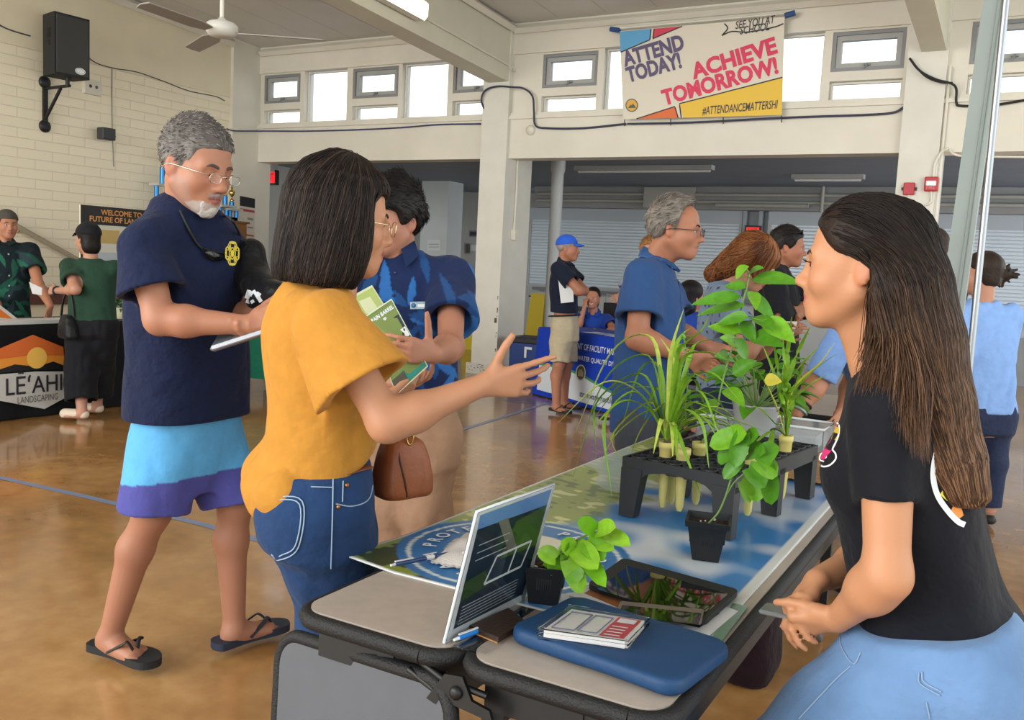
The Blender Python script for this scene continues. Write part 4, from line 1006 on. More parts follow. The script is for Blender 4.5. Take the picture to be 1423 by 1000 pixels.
def P3():
 J={};bf=(.30,-.95,0)
 J['head']=A(545,305,2.50);J['hf']=V(-.10,-1.,-.06);J['hs']=1.02;J['lid']=-.001;J['gaze']=V(-.3,0,-.1)
 J['neck']=A(556,358,2.54);shoulders(J,bf,.185,.055)
 la=lat_of(bf);J['shL']=J['neck']-la*.185-V(0,0,.055)
 J['elL']=A(626,482,2.36);J['wrL']=A(604,492,2.13);J['elR']=A(512,480,2.46);J['wrR']=A(545,530,2.26)
 hips(J,A(566,600,2.56),bf,.092)
 J['knR']=A(540,700,2.54);J['knL']=A(592,700,2.56);J['anR']=V(J['knR'][0],J['knR'][1]+.05,.09);J['anL']=V(J['knL'][0]+.05,J['knL'][1]+.05,.09)
 r=mk(J,'person with black hair in navy and blue leaf print shirt, behind the woman in mustard')
 lo,hi=bbox([J['head'],J['neck'],J['shR'],J['shL'],J['elL'],J['wrL'],J['wrR'],J['elR'],J['anR'],J['anL']],.15);lo[2]=0;hi[2]=J['head'][2]+.15;lo[1]-=.08
 F=Fld(lo,hi,.0055);torso(F,J,.98);add_neck(F,J,.055);add_head(F,J,nose=.85);arms(F,J,.95);legs(F,J)
 pv=nz(ray(590,490)*V(1,1,0));pr=V(pv[1],-pv[0],0)
 hand(F,J['wrL'],nz(-pr*.85+V(0,0,.16)-pv*.55),nz(-pv*.9+pr*.45),1,.95,curl=(.45,.5,.52,.55),thumb=(.30,.95,.1),tcurl=.05,spread=.03)
 hand(F,J['wrR'],nz(pr*.8-pv*.5),nz(V(0,0,-1)+pr*.1),1,.95,curl=(.5,.5,.5,.5))
 for q in 'RL':F.add(cone(J['an'+q],J['an'+q]+V(bf[0],bf[1],0)*.14-V(0,0,.06),.038,.022),.02)
 body=fobj('body',F,skin(),r,1,skin_col(J,'#b98168','#96564e',blush=.25));bv=bvh_of(body);eyes(J,r);brows(J,r,bv,mat('black_brow','#15110f',.8),.0042)
 short_hair(J,r,'black_hair','#0e0d0f','#24201f',[-.13,-.08,-.045,-.025,-.0,.02,.035,.05,.07,.12],[-.085,-.07,-.05,.01,.012,-.012,-.008,.028,.036,.045],th=.022,top=.012,front=.012,seed=5,strands=1500,lens=.030,amp=.006,lift=.06)
 nv,b1,b2=(np.array(hx(h))for h in('#15254c','#2a63a6','#1d4478'))
 g=np.random.RandomState(3);P,Rm,L=J['P'],J['TR'],J['L']
 lv=[(g.uniform(-.34,.34),g.uniform(-.2,.60),g.uniform(0,3.14),g.uniform(.035,.085),g.uniform(.010,.022),g.randint(2))for _ in range(120)]
 def cf(W):
  l=(W-P)@Rm.T;a,b=l[:,0]+l[:,1]*.4,l[:,2];c=np.tile(nv,(len(W),1))
  for x,y,t,ln,w_,k in lv:
   u=(a-x)*math.cos(t)+(b-y)*math.sin(t);v=-(a-x)*math.sin(t)+(b-y)*math.cos(t)+u*u*1.4;m_=np.abs(v)<w_*np.clip(1-(u/ln)**2,0,1);c[m_]=b1 if k else b2
  return c
 sh=shirt(J,'leaf_print_shirt',fabric('aloha_cloth',attr=True,wr=.25,ws=12),r,h=.0062,zf=V(-.12,-.02,.15,.40,.62,.80,.93,1.03),w=(.196,.192,.186,.186,.190,.184,.13,.070),d=(.142,.14,.136,.134,.138,.124,.095,.068),fs=.66,r0=.070,r1=.094,shr=.055,amp=.008,seed=4,freq=12,colfn=cf,hem=(A(560,556,2.54),V(0,0,-1)))
 sb=bvh_of(sh)
 mcol=fabric('aloha_collar','#16284f')
 for q in(-1,1):
  b=MB();nk=J['neck'];a0=nk+Rm[0]*q*.058+Rm[1]*.012+Rm[2]*.055;pts=[a0,nk+Rm[0]*q*.030+Rm[1]*.062+Rm[2]*.028,nk+Rm[0]*q*.055+Rm[1]*.105-Rm[2]*.035,nk+Rm[0]*q*.088+Rm[1]*.062+Rm[2]*.005]
  b.raw([p+Rm[1]*.006 for p in pts]+[p-Rm[1]*.002 for p in pts],[(0,1,2,3),(7,6,5,4),(0,4,5,1),(1,5,6,2),(2,6,7,3),(3,7,4,0)],False);b.build('collar_wing',mcol,sh)
 def on(px,py,lift=.004):
  dd=nz(ray(px,py));h=sb.ray_cast(Vector(cC),Vector(dd),9);return np.array(h[0])-dd*lift if h[0]else A(px,py,2.7)
 for x,y in((549,379),(547,410)):b=MB();b.ball(on(x,y,.001),.006,8);b.build('button',mat('shirt_button','#24345c',.3),sh)
 c=on(584,424,.006);t=thing('name_badge',None,None,c-wloc(r));t.parent=r
 b=MB();fbd=np.array([Rm[0]*-1,-Rm[1]*-1,Rm[2]]);u=-Rm[0];b.box((-.034,-.003,-.012),(.034,.003,.012),np.array([u,Rm[1],Rm[2]]),c);b.build('badge_plate',mat('badge_blue_grey','#8fa7b4',.4),t)
 b=MB();b.box((-.008,.003,-.006),(.030,.0036,.004),np.array([u,Rm[1],Rm[2]]),c);b.build('badge_white_strip',mat('badge_white','#dfe4e4',.5),t)
 b=MB();b.lathe(c-u*.022+Rm[1]*.003,[(.008,0),(.008,.001),(0,.001)],12,Rm[1]);b.build('badge_emblem',mat('badge_emblem','#3c6f9c',.5),t)
 trousers(J,'khaki_trousers',fabric('khaki_cloth','#9b7a62',wr=.3,ws=10),r,h=.009,top=.18,r=(.100,.086,.074),hem=1.95,amp=.007)
 for q in 'RL':
  d=nz(V(bf[0],bf[1],0));b=MB();a=J['an'+q];b.ball(V(a[0],a[1],.045)+d*.07,(.14,.05,.045),14,np.array([d,V(-d[1],d[0],0),V(0,0,1)]));b.build('shoe',mat('shoe_leather','#3a2f2a',.5),r)
 b=MB();q=J['wrL'];
 return J
P3()
def P4():
 J={};bf=(-1.,.06,0)
 J['head']=A(1200,368,1.72);J['hf']=V(-1.,.0,.0);J['hs']=.95;J['lid']=-.0035;J['lid2']=-.0068;J['gaze']=V(0,0,-.15)
 J['neck']=A(1238,500,1.745);shoulders(J,bf,.155,.045)
 J['shL']=A(1234,566,1.62);J['elL']=A(1232,800,1.57);J['wrL']=A(1164,860,1.66);J['elR']=A(1212,775,1.93);J['wrR']=A(1136,806,1.745)
 hips(J,A(1296,905,1.80),bf,.088)
 J['knL']=A(1060,1080,1.66);J['anL']=V(J['knL'][0]+.05,J['knL'][1]+.02,.10);J['knR']=J['hipR']+V(.03,.05,-.42);J['anR']=V(J['knR'][0]+.08,J['knR'][1],.09)
 r=mk(J,'person with long brown hair in black tee and light jeans, leaning by the plant table')
 lo,hi=bbox([J['head'],J['neck'],J['shL'],J['elL'],J['wrL'],J['wrR'],J['elR'],J['knL'],J['anR'],J['hipR']],.14);lo[2]=.0;hi[2]=J['head'][2]+.15
 F=Fld(lo,hi,.006,fine={2:(.72,1.6,.0042)});torso(F,J,.88);add_neck(F,J,.047);add_head(F,J,fem=True,nose=.92,smile=.30,cheek=1.12);arms(F,J,.86);legs(F,J,.98)
 vL=nz(ray(1110,850)*V(1,1,0));pr=V(vL[1],-vL[0],0)
 hand(F,J['wrL'],nz(A(1104,868,1.67)-J['wrL']),nz(-vL*.75+V(0,0,-.65)),1,.88,curl=(1.25,1.3,1.3,1.3),thumb=(.85,.3,-.35),spread=-.02)
 hand(F,J['wrR'],nz(A(1100,850,1.665)-J['wrR']),nz(-pr*.7+V(0,0,.35)-vL*.45),1,.90,curl=(.55,.62,.68,.72),thumb=(.95,.25,-.3),spread=-.04)
 for q in 'RL':F.add(cone(J['an'+q],J['an'+q]+V(-.13,0,-.06),.036,.022),.02)
 body=fobj('body',F,skin(),r,1,skin_col(J,'#c98f69','#b5605a',blush=.16));bv=bvh_of(body);eyes(J,r);brows(J,r,bv,mat('brown_brow','#3a261c',.8),.0030)
 T=hT(J);s=J['hs'];hR=J['hR']
 for q in(-1,1):
  for k in range(9):
   x=.020+.0026*k;a=T(q*x,.0935-.10*abs(x-.030),.0005);e=a+hR[1]*.010*s+hR[2]*.0045*s+hR[0]*q*(k-4)*.0006
   if k==0:b=MB()
   b.tube([a-hR[1]*.004,a+hR[1]*.005*s+hR[2]*.0005,e],[.0009,.0007,.0003],4)
  b.build('eyelash',mat('lash_black','#0c0908',.6),r)
 ch=[A(1243,405,1.72),A(1262,480,1.715),A(1286,560,1.70),A(1316,640,1.69),A(1332,690,1.69),A(1338,735,1.69)]
 rad=[.086,.076,.060,.042,.028,.012]
 G=Fld(np.minimum(J['head']-.16,np.min(ch,0)-.11),np.maximum(J['head']+.17,np.max(ch,0)+.11),.005)
 G.add(ell(T(0,-.018,.042),V(.081,.102,.084)*s,hR),.01);G.add(ell(T(0,.022,.048),V(.067,.064,.068)*s,hR),.02)
 for i in range(5):
  for dy in(-.035,.0,.035):G.add(cone(ch[i]+V(0,dy*(1-i*.12),0),ch[i+1]+V(0,dy*(1-(i+1)*.12),0),rad[i]*(.9 if dy else 1),rad[i+1]*(.9 if dy else 1)),.03)
 ysf,zsf=[-.16,-.052,-.040,-.022,.008,.035,.055,.072,.085,.10,.14],[-.4,-.4,-.08,.024,.022,.026,.040,.060,.074,.080,.084]
 hlf=hairline(J,ysf,zsf)
 G.add((lambda X,Y,Z:np.maximum(hlf[0](X,Y,Z),-9.),V(-9,-9,-9),V(9,9,9)),.010,'i')
 wv=fold(60,5,(1,1,.12));w2=fold(22,7,(1,1,.2));G.disp(lambda X,Y,Z:-.003*wv(X,Y,Z)-.004*w2(X,Y,Z))
 cA,cB,cC_=(np.array(hx(h))for h in('#1c1512','#4a3426','#7d5d45'));zt,zb=J['head'][2]+.06,ch[-1][2]
 g1=waves(70,3,7,(1,1,.1))
 def cf(W):
  t=np.clip((zt-W[:,2])/(zt-zb)*1.5-.12,0,1)[:,None];k=np.clip(.35*g1(*W.T),-.3,.3)[:,None];t=np.clip(t+k*.6,0,1);return cA*(1-t)+cB*t
 ho=fobj('hair',G,hairmat('long_hair'),r,1,cf);hb=bvh_of(ho);me=ho.data;org=wloc(ho)
 g=np.random.RandomState(4);nv=len(me.vertices);co=np.empty(nv*3,np.float32);me.vertices.foreach_get('co',co);co=co.reshape(-1,3)+org
 cnt=np.array(ch);hd=J['head'];fr=T(0,.075,.085)
 def flow(p):
  l=(p-hd)@hR.T/s
  i=np.argmin(np.abs(cnt[:,2]-p[2]));a=cnt[max(i-1,0)];b_=cnt[min(i+1,5)];dn=nz(b_-a)
  if l[2]<-.03:return dn
  bk=hR.T@V(l[0]*2.2,-1.0,-.25-max(0,.05-l[1])*6);k=np.clip((l[2]+.03)/.08,0,1);return nz(bk)*k+dn*(1-k)
 up=co[co[:,2]>hd[2]-.02];lo_=co[(co[:,2]<=hd[2]-.02)&(co[:,2]>zb+.06)]
 roots=list(up[g.randint(len(up),size=1700)])+list(lo_[g.randint(len(lo_),size=1500)])
 def colf(P_,g):
  t=np.clip((zt-P_[:,2])/(zt-zb)*1.5-.12+g.normal()*.12,0,1)[:,None];k=g.rand();e=cB if k<.55 else cC_;return(cA*(1-t)+e*t)*g.uniform(.75,1.2)
 vs,qd,cc=flow_strands(hb,roots,flow,n=16,step=.030,colf=colf,seed=3,r=.0011,jit=.05,stop=lambda p:p[2]<zb+.004)
 bm_join(ho,mesh_np('strands',vs-wloc(r),quads=qd,mats=[hairmat('long_hair')],smooth=True,col=cc))
 ps=[];cs=[]
 for _ in range(1500):
  k=g.rand();a=A(1207+k*40+g.uniform(-3,3),g.uniform(400,440),1.655-.02*k);e=A(1192+k*95+g.uniform(-9,9),520+k*100+g.uniform(-22,30),1.58-.03*k+g.uniform(-.01,.01));m_=(a+e)/2+g.normal(size=3)*.006+V(.012,0,0)
  P_=np.array(catmull([a+V(.02,0,.02),a,m_,e],4))[:13];ps.append(P_);t=np.linspace(.25,.95,len(P_))[:,None];cs.append((cA*(1-t)+(cB if g.rand()<.6 else cC_)*t)*g.uniform(.8,1.2))
 vs,qd,cc=np_tubes(np.array(ps),np.array([[.0007]*9+[.0006,.0005,.0003,.0001]]),np.array(cs));bm_join(ho,mesh_np('locks',vs-wloc(r),quads=qd,mats=[hairmat('long_hair')],smooth=True,col=cc))
 P,Rm,L=J['P'],J['TR'],J['L']
 bk=fabric('black_jersey','#0d0f17',wr=.3,ws=10,rough=.8)
 def ex(F):
  for q in(-1,1):F.add(ell(P+Rm[2]*.66*L+Rm[0]*q*.062+Rm[1]*.078,V(.066,.062,.070),Rm),.04)
  F.add(ell(P+Rm[2]*-.02*L-Rm[1]*.055,V(.15,.10,.11),Rm),.06)
 sh=shirt(J,'tee_shirt',bk,r,h=.0062,zf=V(-.10,.05,.24,.42,.60,.78,.92,1.01),w=(.172,.166,.156,.152,.158,.158,.115,.066),d=(.148,.140,.124,.120,.122,.112,.088,.062),cy=V(-.01,-.01,-.005,0,.004,-.004,-.010,-.012),fs=.56,r0=.054,r1=.050,shr=.056,amp=.008,seed=14,freq=12,extra=ex,neck_r=.068,neckd=.02,hem=(A(1290,898,1.8),V(-.20,0,-1)))
 sb=bvh_of(sh)
 b=MB();arc=[V(*p)for p in((1319,556),(1316,585),(1307,612),(1299,640),(1297,664),(1303,688),(1316,708),(1331,724),(1341,729))];dpx(b,sb,*stroke2(catmull(arc,4),8));b.build('white_ring_print',mat('white_print','#d8dbe0',.6),sh)
 for nm,c,pts in(('yellow_print','#d8cf3a',[(1308,668),(1318,672),(1330,690),(1334,700),(1324,704),(1312,694)]),('green_print','#8aa83a',[(1309,650),(1318,655),(1330,676),(1331,690),(1319,674),(1309,668)]),('orange_print','#d9883a',[(1316,698),(1326,705),(1336,702),(1340,722),(1328,718)])):
  b=MB();dpx(b,sb,*stroke2([((pts[0][0]+pts[-1][0])/2,(pts[0][1]+pts[-1][1])/2),((pts[1][0]+pts[-2][0])/2,(pts[1][1]+pts[-2][1])/2),((pts[2][0]+pts[3][0])/2,(pts[2][1]+pts[3][1])/2)],[14,18,8]),lift=.0012);b.build(nm,mat(nm+'_ink',c,.6),sh)
 for nm,c,pts,w in(('swirl_magenta','#c7356f',[(1131,634),(1138,622),(1146,612),(1149,602)],[5,10,10,7]),('swirl_yellow','#e3c14a',[(1147,606),(1151,597),(1153,589)],[6,8,4]),('swirl_white','#e4e2e6',[(1128,641),(1133,644),(1142,642),(1150,634),(1150,626),(1146,620),(1150,611),(1154,601),(1155,588),(1152,583)],2.2),('swirl_coil','#e4e2e6',[(1134,637),(1128,634),(1130,626),(1136,625),(1137,631),(1133,632)],1.8)):
  b=MB();dpx(b,sb,*stroke2(catmull([V(p[0]+11,p[1]+4)for p in pts],4),np.interp(np.linspace(0,1,(len(pts)-1)*4+1),np.linspace(0,1,len(pts)),w)if hasattr(w,'__len__')else w),lift=.0012);b.build(nm,mat(nm,c,.6),sh)
 ld=mat('light_denim','#6484ad',.9,bump=.6,bscale=14,bdist=.02,var=.22,vscale=6,sheen=.1,spec=.25)
 def ex2(F):
  F.add(ell(J['P']-Rm[1]*.06-V(0,0,.03),V(.155,.105,.12),Rm),.06);F.add(cone(J['hipL']+V(.05,0,.0),(J['hipL']+J['knL'])/2,.125,.10),.06)
 jn=trousers(J,'jeans',ld,r,h=.0075,top=.17,w=(.168,.172,.160),d=(.140,.142,.132),r=(.118,.086,.066),hem=1.9,amp=.006,seed=15,freq=16,extra=ex2,cy=V(-.02,-.015,0))
 jb=bvh_of(jn);st=mat('pale_stitch','#7f98b5',.8)
 for nm,pts in(('front_pocket_seam',[(1166,876),(1170,900),(1186,922),(1196,906)]),('side_seam',[(1182,925),(1160,945),(1110,998)]),('back_pocket_seam',[(1277,935),(1279,950),(1306,966)]),('back_pocket_seam',[(1281,933),(1284,947),(1308,961)]),('rear_seam',[(1287,975),(1292,998)])):
  q=[hit(jb,*p)for p in catmull([V(*p)for p in pts],6)];q=[p for p in q if p is not None]
  if len(q)>2:b=MB();b.tube(q,.0016,5);b.build(nm,st,jn)
 for q in 'RL':b=MB();a=J['an'+q];b.ball(V(a[0]-.06,a[1],.045),(.135,.05,.045),14);b.build('shoe',mat('white_shoe','#c9c8c4',.6),r)
 t=thing('phone','small grey translucent phone held in the clasped hands of the young woman in black','phone',A(1078,849,1.70))
 a,e=A(1059,844,1.70),A(1100,853,1.70);ax=nz(e-a);nn=nz(cU-ax*(cU@ax));sd=np.cross(nn,ax);b=MB();b.box((0,-.03,-.004),(np.linalg.norm(e-a),.03,.004),np.array([ax,sd,nn]),a,bev=.003);b.build('phone_shell',mat('smoky_plastic','#8f959b',.15,trans=.5),t)
 return J
P4()
def crowd(label,head,hf,bf,neck,sw,arms_,hipc,legs_,skin_,hs=1.,fem=False,h=.009,hh=.006,bw=1.,nose=1.,tilt=(0,0,1),hw=.088,sdz=.055,feet=None,nr=.053,grip=None,curl=.5,blush=.12):
 J={};J['head']=A(*head);J['hf']=V(*hf);J['hs']=hs;J['hu']=tilt;J['neck']=A(*neck);shoulders(J,bf,sw,sdz)
 for k,v in arms_.items():J[k]=A(*v)if not isinstance(v,np.ndarray)else v
 hips(J,A(*hipc),bf,hw)
 for k,v in legs_.items():J[k]=v if isinstance(v,np.ndarray)else A(*v)
 r=mk(J,label);lo,hi=bbox([J[k]for k in('head','neck','shR','shL','elR','elL','wrR','wrL','knR','knL','anR','anL')],.17);hz=J['head'][2]
 lo[2]=max(lo[2],0)if min(J['anR'][2],J['anL'][2])<.3 else lo[2]
 F=Fld(lo,hi,h,fine={2:(hz-.16,hz+.17,hh)});
 for i in(0,1):a=F.ax[i]
 torso(F,J,bw*.93);add_neck(F,J,nr);add_head(F,J,fem=fem,nose=nose);arms(F,J,bw*(.86 if fem else .96));legs(F,J,bw*.97)
 for q,sd in(('R',-1),('L',1)):
  f=nz(J['wr'+q]-J['el'+q]);gd=(grip or{}).get(q);fd,n=(gd if gd else(f,nz(np.cross(f,(0,0,1))*sd+V(0,0,.3))))
  hand(F,J['wr'+q],nz(fd),nz(n),sd,.95 if fem else 1.03,curl=(curl,)*4,thumb=(.8,.55,-.1),spread=.02)
 for q in 'RL':
  d=nz(V(bf[0],bf[1],0))if not feet else feet[q]
  if feet:J['ft'+q]=foot(F,J['an'+q],J['an'+q]+d,.028)
  else:F.add(cone(J['an'+q],J['an'+q]+d*.14-V(0,0,.06),.038,.022),.02)
 body=fobj('body',F,skin(),r,1,skin_col(J,skin_,'#96564e',blush=blush));eyes(J,r)
 return J,r,bvh_of(body)
def shoes(J,r,bf,col):
 d=nz(V(bf[0],bf[1],0))
 for q in 'RL':b=MB();a=J['an'+q];b.ball(V(a[0],a[1],.042)+d*.06,(.14,.05,.042),12,np.array([d,V(-d[1],d[0],0),V(0,0,1)]));b.build('shoe',mat('shoe_'+col,col,.6),r)
def drop(J,q,dz=.42,off=(0,0,0)):return J
def standlegs(hipc,bf,hw=.088,fwd=0.,spread=.0,sw=0.):
 c=A(*hipc);la=lat_of(bf);f=nz(V(bf[0],bf[1],0));d={}
 for q,s in(('R',1),('L',-1)):
  d['kn'+q]=V(c[0],c[1],.49)+la*s*(hw+spread*.5)+f*(fwd*s*.5+.01);d['an'+q]=V(c[0],c[1],.09)+la*s*(hw+spread)+f*(fwd*s-.02)
 return d
def wrap_cap(J,r,col,brimdir=1,name='cap',brim=True,th=.012):
 T=hT(J);s=J['hs'];hR=J['hR'];G=Fld(J['head']-.2,J['head']+.2,.006)
 G.add(ell(T(0,-.014,.040),V(.078+th,.098+th,.084+th)*s,hR),.01);G.add(half(T(0,-.02,.036),-nz(hR[2]+hR[1]*(-.12))),.01,'i')
 tp=fobj(name,G,fabric(name+'_cloth',col,wr=.2),r)
 if brim:
  b=MB();n=14;vs=[];fs=[]
  for i in range(n+1):
   a=math.pi*(i/n);x=math.cos(a)*.072;y=.068+.030*math.sin(a);x2=math.cos(a)*.070;y2=.075+.088*math.sin(a)**.8
   for(xx,yy,zz)in((x,y*brimdir,.050),(x2,y2*brimdir,.038-.012*math.cos(a)**2)):vs+=[T(xx,yy,zz),T(xx,yy,zz-.006)]
  for i in range(n):
   a=4*i;c=4*(i+1);fs+=[(a,a+2,c+2,c),(a+1,c+1,c+3,a+3),(a+2,a+3,c+3,c+2),(a,c,c+1,a+1)]
  b.raw(vs,fs,True);b.build('brim',fabric(name+'_cloth',col),tp)
 return tp
def collar(J,sh,m_,op=.045):
 Rm=J['TR'];nk=J['neck']
 for q in(-1,1):
  b=MB();pts=[nk+Rm[0]*q*.058-Rm[1]*.03+Rm[2]*.062,nk+Rm[0]*q*.022+Rm[1]*.066+Rm[2]*.02,nk+Rm[0]*q*op+Rm[1]*.112-Rm[2]*.03,nk+Rm[0]*q*.094+Rm[1]*.06+Rm[2]*.0,nk+Rm[0]*q*.088-Rm[1]*.04+Rm[2]*.022];n=len(pts)
  b.raw([p+Rm[1]*.004+Rm[2]*.004 for p in pts]+[p-Rm[1]*.004-Rm[2]*.004 for p in pts],[tuple(range(n)),tuple(range(2*n-1,n-1,-1))]+[(i,n+i,n+(i+1)%n,(i+1)%n)for i in range(n)],False);b.build('collar_wing',m_,sh)
HL_M=([-.13,-.08,-.045,-.025,-.005,.012,.03,.045,.056,.07,.085,.12],[-.062,-.058,-.03,.012,.012,-.015,.0,.02,.052,.062,.068,.072])
def P5():
 bf=(.98,.18,0);Y=3.6
 J,r,bv=crowd('person with thinning grey hair and glasses in blue short sleeved shirt, behind the plants',(939,318,3.66),(.985,.17,-.06),bf,(906,366,3.68),.175,dict(elR=(885,470,3.42),wrR=(955,494,3.50),elL=(940,462,3.78),wrL=(985,482,3.72)),(900,590,3.60),standlegs((900,590,3.60),bf),'#b0775c',hs=1.0,h=.0075,hh=.005,bw=1.08,nose=1.0)
 T=hT(J)
 short_hair(J,r,'thin_grey_hair','#5d5650','#908880',[-.13,-.08,-.045,-.025,-.005,.012,.022,.03,.04,.12],[-.072,-.062,-.035,.012,.012,-.005,.03,.078,.098,.16],th=.011,top=.004,seed=21,strands=900,lens=.022,back=.006)
 brows(J,r,bv,mat('black_brow','#15110f',.8),.004);glasses(J,r,mat('dark_rim','#3a2f33',.3),True,full=True,r=.0016,w=.021,hgt=.015,ydist=.114,z=-.006)
 m_=fabric('blue_shirt_cloth','#2a4877',wr=.3,ws=10);P,Rm,L=J['P'],J['TR'],J['L']
 sh=shirt(J,'short_sleeved_shirt',m_,r,h=.0075,zf=V(-.10,.05,.22,.42,.62,.80,.93,1.03),w=(.182,.182,.184,.182,.186,.184,.13,.070),d=(.150,.152,.150,.146,.146,.130,.098,.068),fs=.66,r0=.072,r1=.098,shr=.055,amp=.009,seed=24,freq=12,hem=(A(900,600,3.6),V(0,0,-1)))
 collar(J,sh,fabric('blue_shirt_collar','#30507f'));sb=bvh_of(sh)
 b=MB();q=[hit(sb,*p,.002)for p in catmull([V(x,y)for x,y in((941,372),(946,420),(948,470),(948,520))],5)];q=[p for p in q if p is not None]
 if len(q)>2:b.tube(q,.0025,5);b.build('button_placket',fabric('placket','#27497d'),sh)
 trousers(J,'grey_trousers',fabric('charcoal_cloth','#3b4048',wr=.25),r,h=.009,top=.16,r=(.108,.088,.072),hem=1.95);shoes(J,r,bf,'#2a2522')
P5()
def P6():
 bf=(.96,.25,0);Y=4.4
 J,r,bv=crowd('person with auburn hair looking down, in grey blue top with small dark dots',(1049,366,4.40),(.80,.22,-.55),bf,(1004,395,4.40),.155,dict(elR=(1030,496,4.24),wrR=(1064,470,4.32),elL=(1052,490,4.54),wrL=(1082,470,4.50)),(1002,560,4.40),standlegs((1002,560,4.40),bf),'#c08a6e',hs=.97,fem=True,h=.008,bw=1.0,nose=.9)
 T=hT(J);s=J['hs'];hR=J['hR'];G=Fld(J['head']-.26,J['head']+.22,.0065)
 G.add(ell(T(0,-.014,.044),V(.090,.110,.094)*s,hR),.01)
 bk=nz(A(978,382,4.4)-A(1030,340,4.4));b0=J['head']+V(0,0,.03)
 for dx in(-.045,0,.045):G.add(cone(T(dx,-.05,.04),A(993,380,4.4)+hR[0]*dx*1.1,.078,.040),.05)
 for q in(-1,1):G.add(cone(T(q*.062,.02,.05),T(q*.072,.055,-.045),.040,.024),.03)
 G.add(ell(T(0,.10,-.04),(.062,.075,.085),hR),.012,'s');G.add(cone(J['neck'],J['neck']+V(.08,0,.06),.04,.05),.01,'s')
 wv=fold(60,5,(1,1,.4));G.disp(lambda X,Y,Z:-.004*wv(X,Y,Z));cA,cB=np.array(hx('#4a2715')),np.array(hx('#8a5730'));g1=waves(70,3,7,(.5,.5,.3))
 ho=fobj('hair',G,hairmat('auburn_hair'),r,1,lambda W:cA+(cB-cA)*np.clip(.45+.5*g1(*W.T),0,1)[:,None]);hb=bvh_of(ho);ne,co=A(993,382,4.4),np.array([v.co for v in ho.data.vertices])+wloc(ho);g=np.random.RandomState(3)
 def flow(p):
  l=(p-J['head'])@hR.T;return ne-p if l[1]<.005+.02*math.sin(l[0]*80)else hR.T@V(l[0]*3,.25,-1.)
 vs,qd,cc=flow_strands(hb,list(co[g.randint(len(co),size=1100)]),flow,n=9,step=.022,r=.0014,jit=.08,colf=lambda P_,g:np.tile((cA if g.rand()<.45 else cB)*g.uniform(.8,1.4),(len(P_),1)))
 bm_join(ho,mesh_np('strands',vs-wloc(r),quads=qd,mats=[hairmat('auburn_hair')],smooth=True,col=cc))
 P,Rm,L=J['P'],J['TR'],J['L'];base,dot=np.array(hx('#6f7f97')),np.array(hx('#28314a'))
 def cf(W):
  l=(W-P)@Rm.T;a,c=l[:,0]+l[:,1],l[:,2];row=np.floor(c/.042);u=(a+row*.031)%.062-.031;v=c%.042-.021;col=np.tile(base,(len(W),1));col[(u**2+v**2)<.0075**2]=dot;return col
 shirt(J,'dotted_top',fabric('dotted_cloth',attr=True,wr=.2),r,h=.006,fs=.55,r0=.060,r1=.084,shr=.05,amp=.006,seed=31,bw=.96,colfn=cf,hem=(A(1000,556,4.4),V(0,0,-1)))
 trousers(J,'dark_trousers',fabric('navy_trouser_cloth','#27304a',wr=.25),r,h=.010,top=.16,r=(.108,.085,.070),hem=1.95);shoes(J,r,bf,'#2a2522')
 t=thing('leaflet','white folded leaflet in the hands of the auburn haired woman','leaflet',A(1082,462,4.42));b=MB();b.prism([(-.09,-.06),(.07,-.05),(.09,.05),(-.07,.06)],A(1082,460,4.42)+V(0,0,.01),V(.9,.3,.1),V(-.2,.7,.55),V(0,-.002,.004));b.build('sheet',mat('leaflet_paper','#cfd0cc',.6),t)
P6()
def P7():
 bf=(.97,.20,0)
 J,r,bv=crowd('person in black with sunglasses pushed up on short dark hair, arms folded',(1094,343,5.90),(.93,.25,-.05),bf,(1078,372,5.90),.185,dict(elR=(1082,440,5.66),wrR=(1114,428,5.95),elL=(1118,424,6.08),wrL=(1108,440,5.80)),(1082,520,5.90),standlegs((1082,520,5.90),bf),'#a86f55',hs=1.0,h=.009,bw=1.1)
 short_hair(J,r,'cropped_black_hair','#12100f','#2a2422',*HL_M,th=.008,top=.006,seed=33,strands=400,lens=.014)
 m_=fabric('black_cotton','#11131a',wr=.3);shirt(J,'black_shirt',m_,r,h=.009,fs=1.35,r0=.070,r1=.066,shr=.055,amp=.008,seed=34,bw=1.08,zf=V(-.14,-.05,.15,.40,.62,.80,.93,1.02))
 trousers(J,'black_trousers',fabric('black_trouser','#15161b'),r,h=.011,top=.16,r=(.108,.09,.074),hem=1.95);shoes(J,r,bf,'#1b1a1a')
 T=hT(J);b=MB()
 for q in(-1,1):b.ball(T(q*.032,.078,.098),(.030,.006,.018),12,J['hR']);b.tube([T(q*.060,.072,.098),T(q*.084,.0,.082),T(q*.085,-.04,.06)],.003,6)
 b.tube([T(-.03,.080,.1),T(.03,.080,.1)],.003,6);b.build('sunglasses',mat('glossy_black','#0a0b0e',.1),r)
P7()
